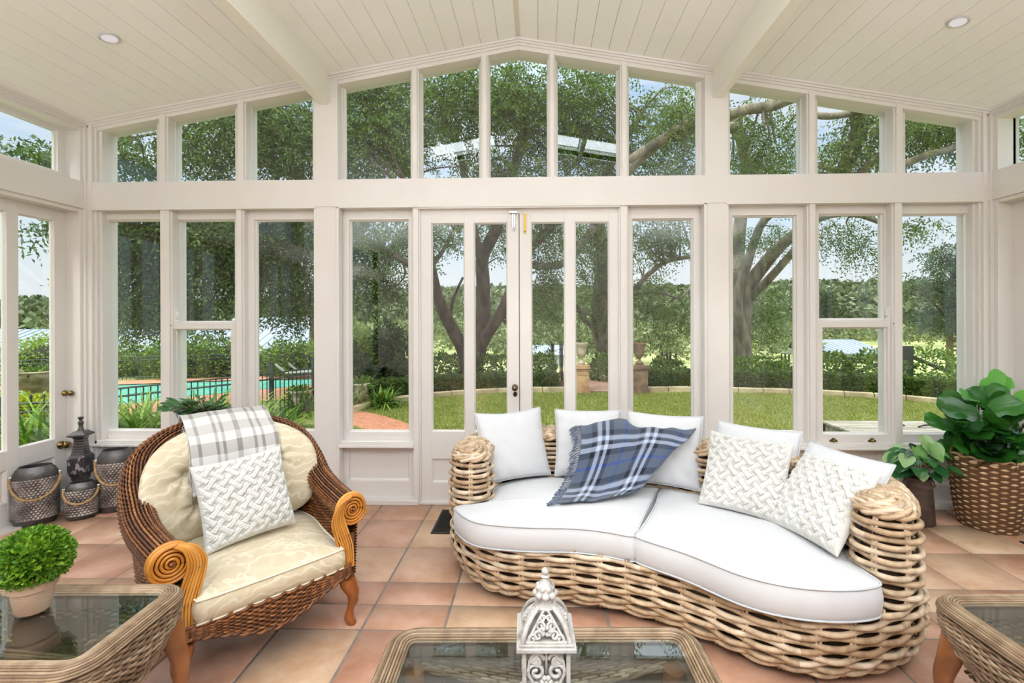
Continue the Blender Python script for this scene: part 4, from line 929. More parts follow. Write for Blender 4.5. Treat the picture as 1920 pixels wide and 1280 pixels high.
fr_ = np.stack([Xc, Yc-th_, Zc], -1); bk_ = np.stack([Xc, Yc+.035*(1-rr**3), Zc], -1)
mb = MB(); mb.grid(fr_); mb.grid(bk_[::-1]); BC = obj('back_cushion', mb, DAMASK, CH, smooth=True, weld=True)
def backY(x, z):
    i = np.argmin((Xc-x)**2+(Zc-z)**2); return (Yc-th_).ravel()[i]
for bx_, bz_ in buttons: s_ = MB(); s_.sphere((bx_, backY(bx_, bz_)-.002, bz_), .011, 12, 8, (1, .5, 1)); obj('button', s_, DPIPE, BC, smooth=True)
# grey check throw over the back
wt, g1, g2 = srgb(216, 214, 211), srgb(140, 133, 126), srgb(172, 167, 160)
GREY = plaid('grey_check_cotton', wt, [(.10, .02, g1), (.30, .018, g1), (.38, .018, g1), (.55, .03, g1), (.73, .018, g1), (.82, .018, g1), (.97, .02, g1)], [(.30, .05, g1), (.50, .05, g2), (.68, .05, g1), (.92, .05, g1)])
xs_ = [-.20, -.12, -.04, .05, .135, .215]; rowz = [(.90, .93), (.955, .80), (.955, .74), (.885, None), (.83, None), (.76, None), (.69, None), (.62, None)]
ctrl = []
xs_ = [x+.012 for x in xs_]
for z, yy in rowz:
    r = []
    for j, x in enumerate(xs_):
        y = yy if yy is not None else backY(x, z)-.012
        if yy == .80: zz = z+.012
        else: zz = z
        if yy == .74: y = backY(x, .955)-.0
        r.append(Vector((x+.02*(.9-z)*0, y, zz)))
    ctrl.append(r)
ctrl[0] = [Vector((x, .965, .86)) for x in xs_]; ctrl[1] = [Vector((x, .875, .978)) for x in xs_]; ctrl[2] = [Vector((x, .785, .968)) for x in xs_]; ctrl.insert(3, [Vector((x, .715, .925)) for x in xs_])
TW, G2, N2 = cloth('check_throw', [[CHM @ p for p in r] for r in ctrl], GREY, 50, 60, .006, .002, folds=4)
tag(TW, 'white and grey checked throw folded over the back of the wicker armchair', 'throw')
fr = WB()
for i in range(6, 50):
    for q in range(2):
        p = G2[59-0, int(i*49/50)] if q else G2[59, min(49, int(i*49/50)+1)]; rj = rng.normal(0, .004, 3)
    p = G2[int(20+i*.78), 0]
    d = (G2[30, 0]-G2[30, 3]); d /= np.linalg.norm(d); L = .03+rng.random()*.03
    fr.tube([p, p+d*.008+np.array([0, 0, -.012]), p+d*.010+np.array([0, 0, -.02-L*.4])+rj, p+d*.006+np.array([0, 0, -.02-L])+rj*2], .0016, 4)
fr.obj('fringe', mat('grey_fringe', srgb(196, 190, 184), .95), TW)
K3 = tag(pillow('knitted_cushion', KNIT, (.41, .41), .13, seed=9, knit=True, wr=.004), 'ivory cable-knit cushion propped in the wicker armchair', 'cushion')
a, b_ = at2(-1.528, 2.122, .43), at2(-1.26, 2.42, .43); d = b_-a; place(K3, (a+b_)/2, math.atan2(d.y, d.x), math.radians(22), math.radians(-4))
# ================================================================ TABLES
def round_rect(x0, x1, y0, y1, r, n=10):
    P = []
    for cx, cy, a0 in ((x1-r, y1-r, 0), (x0+r, y1-r, 90), (x0+r, y0+r, 180), (x1-r, y0+r, 270)):
        for k in range(n+1): a = math.radians(a0+90*k/n); P.append((cx+r*math.cos(a), cy+r*math.sin(a)))
    return P
def wicker_table(name, label, org, yaw, x0, x1, y0, y1, z, legs, fw=.062, sk=.15, rad=.085, scal=.05, under=True):
    T_ = tag(empty(name), label, 'table'); T_.location = (org[0], org[1], 0); T_.rotation_euler = (0, 0, yaw)
    # rim: parallel bent poles running round the top
    m = WB(); nst = 11
    for k in range(nst):
        a = math.pi*(.06+.74*k/(nst-1)); off = fw*(.5-.56*math.cos(a)); zz = z-.026+.028*math.sin(a)
        P = round_rect(x0+off, x1-off, y0+off, y1-off, max(.014, rad-off)); m.tube(np.array([(p[0], p[1], zz) for p in resample(P, 300)]), .0041, 6, closed=True)
    m.obj('rim', GWICK, T_)
    cr_ = MB(); P = resample(round_rect(x0+.004, x1-.004, y0+.004, y1-.004, rad-.004), 200); Q1 = resample(round_rect(x0+fw*.35, x1-fw*.35, y0+fw*.35, y1-fw*.35, rad-fw*.35), 200); Q = resample(round_rect(x0+fw, x1-fw, y0+fw, y1-fw, .014), 200)
    cr_.grid(np.stack([np.column_stack([q_, np.full(200, zz)]) for q_, zz in ((Q, z-.05), (P, z-.05), (P, z-.026), (Q1, z-.004), (Q, z-.010), (Q, z-.05))], 1), closed_u=True); obj('rim_core', cr_, GCORE, T_)
    # woven skirt sloping in below, scalloped
    PL = resample(round_rect(x0+.004, x1-.004, y0+.004, y1-.004, rad), 400); cxm, cym = (x0+x1)/2, (y0+y1)/2
    t = np.roll(PL, -1, 0)-np.roll(PL, 1, 0); t /= np.linalg.norm(t, axis=1)[:, None]; nr = np.stack([t[:, 1], -t[:, 0]], 1)
    if ((PL-PL.mean(0))*nr).sum() < 0: nr = -nr
    def S(u, v):
        u = np.asarray(u) % 1.0; s = u*400; i = np.floor(s).astype(int) % 400; f = (s-np.floor(s))[..., None]; j = (i+1) % 400; p = PL[i]*(1-f)+PL[j]*f; q = nr[i]*(1-f)+nr[j]*f; v = np.asarray(v)+0*u
        fx_ = np.clip((np.abs(p[..., 0]-cxm)/((x1-x0)/2)), 0, 1); fy = np.clip((np.abs(p[..., 1]-cym)/((y1-y0)/2)), 0, 1); mid = 1-np.minimum(fx_, fy)
        hh = sk*(.55+.45*mid)+scal*np.cos(mid*math.pi*1.0)*-.3; bulge = .012*np.sin(v*math.pi)-.035*(1-v)**1.3
        p = p+q*bulge[..., None]; return np.stack([p[..., 0], p[..., 1], z-.03-hh*(1-v)], -1)
    per = 2*((x1-x0)+(y1-y0)); ns_ = int(per/.030)//2*2
    m = WB(); weave(S, np.linspace(.04, 1, 19), ns_, .0052, .0042, ns=4, k=5, closed=True, wb=m); m.obj('woven_skirt', GWICK, T_); m = weave(S, [0, .035], ns_*2//3//2*2, .0062, .005, ns=4, k=5, closed=True, twist=.004, out=.003); m.obj('braided_edge', GWICK, T_); backing(S, GCORE, 'skirt_core', T_, 160, 4, closed=True)
    gz = z-.014; gl = MB(); P = round_rect(x0+fw-.012, x1-fw+.012, y0+fw-.012, y1-fw+.012, .02); gl.prism([(a, b, gz) for a, b in P], (0, 0, .010)); obj('glass_top', gl, TGLASS, T_)
    for (lx, ly, dx, dy) in legs: cabriole(T_, lx, ly, z-.09, dx, dy, .026, m=mat('table_leg_timber', srgb(150, 96, 54), .35, srgb(112, 68, 38), 9, coat=.2))
    return T_
# coffee table
ox, oy = fx(.012, 1.49); th0 = TH
ct = wicker_table('coffee_table', 'glass topped wicker coffee table with rounded pole rim, at the bottom middle of the photo', (ox, oy), TH, -.475, .475, -.93, .05, .519, [(-.40, -.02, -.7, .7), (.40, -.02, .7, .7), (-.40, -.86, -.7, -.7), (.40, -.86, .7, -.7)], fw=.068)
# its lower shelf: two fans of cane on hoops, with a raised braid where they meet
m = WB(); zc = .34
for s_ in (-1, 1):
    for k in range(20):
        f = (k+1)/20; r0 = .30*f; P = [(s_*.26*(1-.2*f)+r0*.98*math.cos(a), -.42+r0*1.25*math.sin(a), zc+.05*(1-f)+.005*math.sin(a*26+k*3.14)) for a in np.linspace(0, math.pi*2, 90)]; m.tube(P, .0058, 5)
    for k in range(34): a = k*2*math.pi/34; m.tube([(s_*.26+.02*math.cos(a), -.42+.02*math.sin(a), zc+.046), (s_*.21+.30*math.cos(a), -.42+.37*math.sin(a), zc-.004)], .0045, 4)
for q_ in range(3):
    t_ = np.linspace(-.40, .34, 60); m.tube([(-.0+.03*math.sin(t*40+q_*2.1), -.42+t*.9, zc+.045+.01*math.cos(t*40+q_*2.1)) for t in t_], .010, 6)
for sx in (-1, 1):
    for sy in (-.05, -.83): m.tube([(sx*.22, -.42+(.2 if sy > -.4 else -.2), zc-.01), (sx*.40, sy, zc-.03)], .012, 8)
m.obj('cane_shelf', GWICK, ct)
# left side table
ox, oy = fx(-1.50, 1.40)
lt_t = wicker_table('side_table', 'weathered wicker side table with glass top, at the left edge under the potted box ball', (ox, oy), TH, -.62, .295, -.235, .20, .58, [(.25, .15, .7, .7), (-.56, .15, -.7, .7), (.25, -.19, .7, -.7), (-.56, -.19, -.7, -.7)], sk=.17)
m = WB()
def fan(m, cx, cy, zc, n=15, rx=.26, ry=.16):
    for k in range(n):
        f = (k+1)/n; P = [(cx+rx*f*math.cos(a), cy+ry*f*math.sin(a), zc+.004*math.sin(a*24+k*3.14)) for a in np.linspace(0, 2*math.pi, 70)]; m.tube(P, .006, 5)
    for k in range(30): a = k*2*math.pi/30; m.tube([(cx, cy, zc-.004), (cx+rx*math.cos(a), cy+ry*math.sin(a), zc-.004)], .004, 4)
for k in range(22): y = -.16+k*.0145; m.tube([(-.54+.0*k, y, .36+.004*math.sin(k)), (-.3, y, .38+.004*(k % 2)), (-.05, y, .36-.004*(k % 2)), (.22, y, .365)], .006, 5)
fan(m, -.16, -.02, .385, 10, .12, .075); m.obj('cane_shelf', GWICK, lt_t)
ox, oy = fx(1.65, 1.50)
rt = wicker_table('side_table', 'weathered wicker side table with glass top, cut off by the right edge of the photo', (ox, oy), TH, -.36, .60, -.33, .20, .58, [(-.30, .15, -.7, .7), (.5, .15, .7, .7), (-.30, -.28, -.7, -.7), (.5, -.28, .7, -.7)], sk=.17)
m = WB()
for k in range(26): y = -.25+k*.0155; m.tube([(-.28, y, .36+.004*math.sin(k)), (0, y, .38+.004*(k % 2)), (.3, y, .36-.004*(k % 2)), (.5, y, .365)], .006, 5)
fan(m, .1, -.02, .39, 10, .14, .1); m.obj('cane_shelf', GWICK, rt)
# ================================================================ WHITE LANTERN
WHM = mat('distressed_white_metal', srgb(180, 175, 170), .5, srgb(120, 113, 106), 28, bump=.3, bscale=90, bdist=.002, contrast=(.5, .75))
p = at2(.0145, 1.215, .519); LN = tag(empty('lantern', p, TH), 'white pierced metal lantern with a domed finial top standing on the coffee table', 'lantern')
m = MB(); hw = .058
m.box((-.066, -.066, .0), (.066, .066, .014)); m.box((-.060, -.060, .014), (.060, .060, .022))
for sx in (-1, 1):
    for sy in (-1, 1): m.box((sx*hw-.010*(sx > 0), sy*hw-.010*(sy > 0), .02), (sx*hw+.010*(sx < 0), sy*hw+.010*(sy < 0), .185))
obj('frame', m, WHM, LN, bevel=.0015)
def scroll_tube(m, c, U, Wv, r, a0, turns, sgn, th=.0050):
    t = np.linspace(0, 1, 36); ang = a0+sgn*t*turns*2*math.pi; rr = r*(1-.82*t)
    m.tube([Vector(c)+Vector(U)*(rr[i]*math.cos(ang[i]))+Vector(Wv)*(rr[i]*math.sin(ang[i])) for i in range(36)], th, 6)
for k in range(4):
    a = k*math.pi/2; N = Vector((math.cos(a), math.sin(a), 0)); U = Vector((-N.y, N.x, 0)); Z_ = Vector((0, 0, 1)); m = MB(); f0 = N*(hw-.004)
    for s_ in (-1, 1):
        for zc, r_, a0, sg in ((.158, .018, math.pi*1.0, -1), (.128, .021, 0, 1), (.090, .019, math.pi, 1), (.056, .018, 0, -1), (.150, .012, 0, 1)):
            scroll_tube(m, f0+U*s_*.024+Z_*zc, U*s_, Z_, r_, a0, 1.3, sg)
        m.tube([f0+U*s_*x+Z_*z for x, z in ((.004, .03), (.030, .045), (.040, .07), (.030, .10), (.044, .125), (.040, .155), (.010, .178))], .0046, 6)
    for q in range(6): aa = q*math.pi/3; m.sphere(f0+U*.010*math.cos(aa)+Z_*(.105+.010*math.sin(aa)), .007, 8, 5)
    m.sphere(f0+Z_*.105, .006, 8, 5)
    m.tube([f0+Z_*.03, f0+Z_*.085], .003, 6); m.tube([f0+Z_*.125, f0+Z_*.18], .003, 6)
    obj('filigree_panel', m, WHM, LN, smooth=True)
m = MB()
m.box((-.072, -.072, .184), (.072, .072, .194)); m.box((-.066, -.066, .194), (.066, .066, .200)); obj('roof_plate', m, WHM, LN, bevel=.002)
m = MB(); N4 = 24
# pierced dome: four curved corner ribs, scrolls between, ring on top
for k in range(4):
    a = math.pi/4+k*math.pi/2; m.tube([(math.cos(a)*r_, math.sin(a)*r_, z) for r_, z in ((.080, .20), (.076, .215), (.062, .236), (.044, .252), (.026, .262))], .006, 8)
    a = k*math.pi/2; N = Vector((math.cos(a), math.sin(a), 0)); U = Vector((-N.y, N.x, 0))
    prof = lambda t: (N*(.058-.036*t**1.5)+Vector((0, 0, .202+.06*t)))
    for s_ in (-1, 1):
        for (w0, tt, r_) in ((.034, .10, .012), (.020, .22, .012), (.014, .50, .011), (.008, .72, .008)):
            c = prof(tt)+U*s_*w0; n2 = (prof(tt+.05)-prof(tt)).normalized(); scroll_tube(m, c, U*s_, n2, r_, math.pi, 1.25, -1, .0032)
        m.tube([prof(t_)+U*s_*(.046*(1-t_)**.8) for t_ in np.linspace(0, 1, 10)], .0032, 6)
    m.tube([prof(0)+U*.05, prof(0)-U*.05], .004, 6)
    for q in range(5): aa = q*1.2566; m.sphere(prof(.36)+U*.008*math.cos(aa)+Vector((0, 0, .008*math.sin(aa))), .0055, 8, 5)
m.lathe([(.026, .256), (.029, .260), (.026, .266), (.017, .268), (.015, .280), (.018, .284)], k=24)
for k in range(8): a = k*math.pi/4; m.sphere((.023*math.cos(a), .023*math.sin(a), .290), .010, 8, 6, (1, 1, .9)); m.sphere((.018*math.cos(a+.39), .018*math.sin(a+.39), .305), .008, 8, 6)
m.lathe([(.020, .284), (.025, .292), (.022, .303), (.015, .314), (.009, .320), (.007, .327), (.011, .331), (.007, .335)], k=20); m.sphere((0, 0, .343), .0095, 14, 10)
obj('domed_lid', m, WHM, LN, smooth=True, auto=50)
# ================================================================ HAMMERED METAL VESSELS
HM = bpy.data.materials.new('dimpled_pewter'); HM.use_nodes = True; b = HM.node_tree.nodes['Principled BSDF']; b.inputs['Metallic'].default_value = .75; b.inputs['Roughness'].default_value = .36
n, l = HM.node_tree.nodes, HM.node_tree.links; t = n.new('ShaderNodeTexCoord'); z = n.new('ShaderNodeTexNoise'); z.inputs['Scale'].default_value = 9; l.new(t.outputs['Object'], z.inputs[0]); c = n.new('ShaderNodeValToRGB'); c.color_ramp.elements[0].color = (*srgb(96, 90, 88), 1); c.color_ramp.elements[1].color = (*srgb(168, 162, 158), 1); c.color_ramp.elements[0].position = .35; c.color_ramp.elements[1].position = .65; l.new(z.outputs[0], c.inputs[0]); l.new(c.outputs[0], b.inputs['Base Color'])
PEW = mat('plain_pewter', srgb(104, 102, 102), .38, srgb(78, 76, 76), 10, metal=.7, bump=.1)
ROPE = mat('rope', srgb(196, 164, 120), .9, srgb(160, 126, 84), 60, bump=.6, bscale=200)
def vessel(label, p, yaw, w, h, dpt, group=None):
    e_ = tag(empty('metal_basket_lantern', p, yaw), label, 'lantern', group); k = 72; rows = 64
    prof = [(.86, 0), (.93, .03), (1.0, .10), (1.0, .80), (.94, .88), (.82, .94), (.74, .97), (.72, 1.0), (.68, 1.0), (.66, .96)]
    zs = np.array([q[1] for q in prof]); rs = np.array([q[0] for q in prof])
    tz = np.linspace(.10, .80, rows); nk = 2*int(round(w*3.2/.024)); uu = np.arange(nk*4)/(nk*4)
    A_, Z_ = np.meshgrid(uu*2*math.pi, tz, indexing='ij'); nrow = int(h*.7/.017); ph = np.floor((Z_-.10)/.70*nrow)*math.pi
    dim = .0065*np.abs(np.sin(A_*nk/4+ph/2))*np.abs(np.sin((Z_-.10)/.70*nrow*math.pi))
    R_ = np.ones_like(A_)
    X_ = (w/2*R_+dim)*np.cos(A_); Y_ = (dpt/2*R_+dim)*np.sin(A_); mb = MB(); mb.grid(np.stack([X_, Y_, Z_*h], -1), closed_u=True); obj('dimpled_body', mb, HM, e_, smooth=True)
    mb = MB(); mb.lathe([(w/2*.2, 0), (w/2*.86, 0), (w/2*.93, .03*h), (w/2*1.0, .10*h)], k=k, sy=dpt/w); o = obj('base_band', mb, PEW, e_, smooth=True, auto=50)
    mb = MB(); mb.lathe([(w/2*1.01, .79*h), (w/2*1.0, .82*h), (w/2*.95, .89*h), (w/2*.84, .95*h), (w/2*.74, .98*h), (w/2*.72, 1.0*h), (w/2*.69, 1.0*h), (w/2*.68, .96*h), (w/2*.80, .9*h), (w/2*.9, .6*h), (w/2*.88, .06*h)], k=k, sy=dpt/w); obj('shoulder', mb, PEW, e_, smooth=True, auto=60)
    for s_ in (-1, 1): obj('handle_bracket', MB().box((s_*w/2-.012, -.012, .80*h), (s_*w/2+.012, .012, .86*h)), CHROME, e_, bevel=.002)
    rp_ = MB(); t_ = np.linspace(0, 1, 90)
    base = np.array([(-w/2*1.04*math.cos(math.pi*q) if 1 else 0, -dpt/2*1.02*math.sin(math.pi*q)-.010, .82*h-.36*h*math.sin(math.pi*q)**.9) for q in t_])
    for s_ in range(3):
        a_ = t_*2*math.pi*22+s_*2.094; T = np.gradient(base, axis=0); T /= np.linalg.norm(T, axis=1)[:, None]; n1 = np.cross(T, [0, 0, 1.0]); n1 /= np.linalg.norm(n1, axis=1)[:, None]; n2 = np.cross(T, n1)
        rp_.tube(base+.0052*(np.cos(a_)[:, None]*n1+np.sin(a_)[:, None]*n2), .0058, 6)
    obj('rope_handle', rp_, ROPE, e_, smooth=True); return e_
a, b_ = fx(-3.42, 3.25); vessel('largest dimpled metal vessel with rope handle, standing nearest the glazed door', tuple(atZ(67, 980, 0)), math.radians(40), .255, .425, .17)
a, b_ = fx(-3.10, 3.36); vessel('small squat dimpled metal vessel with rope handle, in front of the black post', tuple(atZ(153, 970, 0)), math.radians(36), .19, .275, .135)
a, b_ = fx(-3.00, 3.58); vessel('tall dimpled metal vessel with rope handle, half hidden behind the armchair', tuple(atZ(218, 955, 0)), math.radians(32), .235, .48, .165)
# ================================================================ BLACK TURNED POST
BLK = mat('worn_black_timber', srgb(44, 38, 40), .35, srgb(74, 66, 68), 14, bump=.25, bscale=30, coat=.25, bdist=.004)
a, b_ = fx(-3.46, 3.47); PT = tag(empty('carved_post', tuple(atZ(152, 955, 0)), math.radians(14)), 'black carved timber post ornament with a spool finial, beside the glazed door', 'ornament')
def sq(m, w0, w1, z0, z1): m.add([(sx*w, sy*w, z) for w, z in ((w0, z0), (w1, z1)) for sx, sy in ((-1, -1), (1, -1), (1, 1), (-1, 1))], [(0, 3, 2, 1), (4, 5, 6, 7), (0, 1, 5, 4), (1, 2, 6, 5), (2, 3, 7, 6), (3, 0, 4, 7)])
m = MB()
for w0, w1, z0, z1 in ((.10, .10, 0, .04), (.085, .075, .04, .07), (.065, .060, .07, .26), (.068, .075, .26, .30)): sq(m, w0, w1, z0, z1)
for k in range(9): sq(m, .064+.0*k, .060, .08+k*.022, .096+k*.022)
obj('plinth', m, BLK, PT, bevel=.004)
m = MB(); sq(m, .075, .098, .295, .315); sq(m, .098, .100, .315, .45); sq(m, .100, .078, .45, .475); obj('panelled_block', m, mat('worn_black_panel', srgb(52, 46, 48), .45, srgb(150, 140, 140), 18, bump=.2, contrast=(.56, .62)), PT, bevel=.006)
m = MB()
for k in range(6): sq(m, .074-.004*k, .066-.003*k, .475+k*.022, .494+k*.022)
sq(m, .056, .062, .606, .62); obj('ribbed_neck', m, BLK, PT, bevel=.003)
m = MB(); sq(m, .06, .098, .618, .632); sq(m, .102, .102, .632, .646); sq(m, .098, .05, .646, .672); m.lathe([(.04, .67), (.028, .69), (.02, .71), (.024, .72), (.03, .735), (.032, .745), (.018, .755), (.016, .765), (.03, .775), (.033, .785), (.02, .79), (.001, .79)], k=20); obj('finial', m, BLK, PT, bevel=.003, smooth=False)
for c_ in PT.children: c_.scale = (.60, .60, .93)
# ================================================================ LEAVES AND POTTED PLANTS
def leaf_mat(name, c1, c2, rough=.45, tr=.25, spec=.5):
    m = mat(name, srgb(*c1), rough, srgb(*c2), attr=1, trans=tr, spec=spec); return m
def leaves(name, P, Dn, Nn, L, Wd, m, parent=None, shape=0, curl=.12):
    """P base points, Dn directions, Nn normals, L lengths, Wd widths. shape 0: simple folded diamond; 1: eight-sided blade"""
    P, Dn, Nn = map(lambda a: np.asarray(a, float), (P, Dn, Nn)); n = len(P); L = np.broadcast_to(L, n)[:, None]; Wd = np.broadcast_to(Wd, n)[:, None]
    Dn = Dn/(np.linalg.norm(Dn, axis=1, keepdims=True)+1e-9); S = np.cross(Dn, Nn); S /= np.linalg.norm(S, axis=1, keepdims=True)+1e-9; Nn = np.cross(S, Dn)
    if shape == 0:
        V = np.stack([P, P+Dn*L*.5+S*Wd*.5+Nn*L*.05, P+Dn*L-Nn*L*curl, P+Dn*L*.5-S*Wd*.5+Nn*L*.05], 1).reshape(-1, 3)
        Fq = np.arange(4*n).reshape(n, 4); return fast_obj(name, V, Fq, m, parent, False, rng.random(n))
    ts = np.array([0, .08, .25, .45, .65, .83, .95, 1.0])
    ws = {1: [.06, .35, .8, 1, .95, .7, .35, .03], 2: [.5, .85, 1.0, .98, .8, .52, .22, .02], 3: [.3, .5, .8, 1, .9, .6, .25, .03], 4: [.12, .55, .80, .72, .98, 1.0, .72, .20]}[shape]
    V = []; k = len(ts); nc = 5
    for i, (t_, w_) in enumerate(zip(ts, ws)):
        for j in range(nc):
            s_ = (j/(nc-1)*2-1); cup = .16*abs(s_)*w_+.03*(i % 2)*abs(s_)
            V.append(P+Dn*L*(t_-(0 if shape != 2 else .12*abs(s_)*(i == 0)))+S*Wd*.5*w_*s_+Nn*(Wd*cup-L*curl*t_*t_))
    V = np.stack(V, 1); idx = np.arange(n*k*nc).reshape(n, k, nc); Fq = np.stack([idx[:, :-1, :-1], idx[:, :-1, 1:], idx[:, 1:, 1:], idx[:, 1:, :-1]], -1).reshape(-1, 4)
    return fast_obj(name, V.reshape(-1, 3), Fq, m, parent, True, np.repeat(rng.random(n), (k-1)*(nc-1)))
def rand_dirs(n, up=0):
    d = rng.normal(size=(n, 3)); d[:, 2] += up; return d/np.linalg.norm(d, axis=1, keepdims=True)
BOX = leaf_mat('box_leaf', (52, 104, 20), (138, 178, 50), .4, .3)
TERRA = mat('limewashed_terracotta', srgb(206, 180, 154), .85, srgb(186, 150, 122), 7, bump=.3, bscale=60)
SOIL = mat('potting_soil', srgb(52, 38, 28), .95, srgb(30, 22, 16), 40, bump=.6)
# box ball
pb = atZ(62, 1143, .581); TB = tag(empty('potted_box_ball', pb), 'clipped green box ball in a pale clay pot on the left side table', 'plant')
obj('pot', MB().lathe([(.02, 0), (.040, 0), (.043, .004), (.053, .066), (.055, .072), (.060, .074), (.066, .112), (.067, .118), (.061, .120), (.058, .105), (.04, .10)], k=40), TERRA, TB, smooth=True, auto=45)
n_ = 4200; d = rand_dirs(n_); d = d[d[:, 2] > -.62]; n_ = len(d); R_ = .088*(.86+.16*rng.random(n_)); C_ = np.array([0, 0, .162]); P = C_+d*R_[:, None]*np.array([1, 1, .95]); dd = d+rng.normal(0, .55, (n_, 3)); dd[:, 2] += .25
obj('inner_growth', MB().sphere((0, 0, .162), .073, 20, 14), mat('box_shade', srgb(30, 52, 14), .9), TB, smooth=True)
leaves('foliage', P, dd, d+rng.normal(0, .4, (n_, 3)), .017+.005*rng.random(n_), .0105, BOX, TB, 1, .05)
# generic big-leaf builder with stalks
def big_leaf_plant(parent, specs, m, stalk_m, shape, name='foliage'):
    """specs: (root, tip(base of blade), dir, normal, length, width)"""
    st = MB()
    for r_, b_, d_, n2, L_, w_ in specs:
        mid = (Vector(r_)+Vector(b_))/2+Vector((0, 0, .03)); st.tube(smooth_curve([r_, mid, b_], 8), .0028, 5)
    obj('stalks', st, stalk_m, parent, smooth=True)
    return leaves(name, [s[1] for s in specs], [s[2] for s in specs], [s[3] for s in specs], np.array([s[4] for s in specs]), np.array([s[5] for s in specs]), m, parent, shape, .18)
STALK = mat('green_stalk', srgb(96, 92, 50), .6); BARK0 = mat('thin_bark', srgb(92, 66, 46), .8, srgb(60, 42, 30), 30, bump=.4)
FIG = leaf_mat('fiddle_leaf', (24, 74, 26), (64, 128, 46), .22, .12); FIG2 = leaf_mat('fiddle_leaf_young', (76, 150, 58), (120, 190, 84), .28, .3)
# fiddle-leaf fig in a woven basket
bx0, by0 = atD(1853, 800, 3.47)[:2]; FG = tag(empty('potted_fig', (bx0, by0, 0)), 'tall glossy fiddle-leaf fig in a round honey cane basket, in the right-hand corner', 'plant')
prof = lambda v: .158+.045*np.sin(np.clip(v, 0, 1)*math.pi*.55+.15)+.012*v
def Sbk(u, v): a = -np.asarray(u)*2*math.pi; r_ = prof(v); return np.stack([r_*np.cos(a), r_*np.sin(a), .0+.50*np.asarray(v)+0*a], -1)
m = WB(); weave(Sbk, np.linspace(.03, .95, 25), 26, .0098, .0060, ns=7, k=6, closed=True, wb=m, split=30, jitter=.002); weave(Sbk, [.97, 1.01], 26, .0100, .008, ns=6, k=6, closed=True, wb=m, twist=.006)
for k in range(26): 
    for d_ in (-.018, .018): a = 2*math.pi*((k+.5)/26)+d_; m.tube([(prof(v)*math.cos(a), prof(v)*math.sin(a), .5*v) for v in np.linspace(0.01, .99, 8)], .005, 5)
PB = m.obj('cane_basket', BASKET, FG)
for a in (math.radians(175), math.radians(-5)): 
    h = MB(); t_ = np.linspace(0, math.pi, 30)
    for s_ in (0, 2.1, 4.2): h.tube([(math.cos(a)*(.210+.006*math.cos(q*9+s_))+math.sin(a)*.05*math.cos(q), math.sin(a)*(.210+.006*math.cos(q*9+s_))-math.cos(a)*.05*math.cos(q), .49+.085*math.sin(q)+.006*math.sin(q*9+s_)) for q in t_], .006, 5)
    obj('basket_handle', h, BASKET, parent=PB, smooth=True)
backing(Sbk, mat('basket_core', srgb(96, 66, 40), .9), 'basket_lining', FG, 48, 6, off=-.012 if True else 0, closed=True)
obj('soil', MB().lathe([(.001, .42), (.18, .42), (.18, .41), (.001, .41)], k=32), SOIL, FG)
def px_leaf(u, v, d_, root): pass
trk = MB(); stems = [((-.02, -.02), (-.12, -.10, .82)), ((.03, .0), (.06, -.04, .88)), ((.0, .05), (-.04, .04, .94)), ((-.05, .03), (-.26, -.02, .72)), ((.05, -.05), (.12, -.14, .76))]
sp_ = []; sp2 = []; r_ = np.random.default_rng(21)
for (sx, sy), (tx, ty, tz) in stems:
    pth = smooth_curve([(sx, sy, .42), (sx*.6+tx*.4, sy*.6+ty*.4, .42+(tz-.42)*.5), (tx, ty, tz)], 20); trk.tube(pth, np.linspace(.009, .004, 20), 7)
    nl = 14
    for k in range(nl):
        f = .10+.90*k/(nl-1); p = pth[int(f*19)]; a = k*2.4+sx*40; el = .15+.7*f*r_.random()+.25*(k == nl-1); dv = np.array([math.cos(a)*math.cos(el), math.sin(a)*math.cos(el), math.sin(el)])
        if (p+dv*.26)[0] > .20: dv[0] = -abs(dv[0])*.4
        if (p+dv*.26)[1] > .18: dv[1] = -abs(dv[1])*.6
        L_ = .16+.07*r_.random(); b_ = p+dv*.03; up = np.array([-.35, -.75, .75])+r_.normal(0, .35, 3)
        (sp2 if (k >= nl-2 and tz > .85) else sp_).append((tuple(p), tuple(b_), dv, up, L_, L_*.80))
obj('stem', trk, BARK0, FG, smooth=True); big_leaf_plant(FG, sp_, FIG, STALK, 4); big_leaf_plant(FG, sp2, FIG2, STALK, 4, 'young_foliage')
# heart-leaved plant in a dark metal pail
px_, py_ = fx(2.66, 3.50); px_, py_ = atD(1722, 900, 3.52)[:2]; HP = tag(empty('potted_anthurium', (px_, py_, 0)), 'heart-leaved pot plant in a dark metal pail between the sofa arm and the cane basket', 'plant')
PAIL = mat('rusty_dark_pail', srgb(66, 56, 52), .55, srgb(92, 74, 64), 12, metal=.4, bump=.2)
pl = obj('pail', MB().lathe([(.05, 0), (.095, 0), (.100, .01), (.085, .24), (.083, .26), (.087, .27), (.084, .28), (.077, .30), (.082, .33), (.077, .335), (.072, .30), (.06, .28)], k=40), PAIL, HP, smooth=True, auto=50)
obj('soil', MB().lathe([(.001, .30), (.073, .30), (.073, .29), (.001, .29)], k=24), SOIL, HP)
h = MB(); h2_ = MB(); h.tube([(.085, -.02, .26), (.105, -.02, .27), (.107, 0, .30), (.085, .02, .315)], .005, 6); h2_.tube([(-.085, -.02, .26), (-.105, -.02, .27), (-.107, 0, .30), (-.085, .02, .315)], .005, 6); obj('pail_ear', h, PAIL, parent=pl, smooth=True); obj('pail_ear', h2_, PAIL, parent=pl, smooth=True)
HL = leaf_mat('heart_leaf', (34, 82, 44), (70, 124, 66), .25, .15); HL2 = leaf_mat('heart_leaf_pale', (120, 170, 90), (168, 200, 140), .3, .3)
sp_, sp2 = [], []
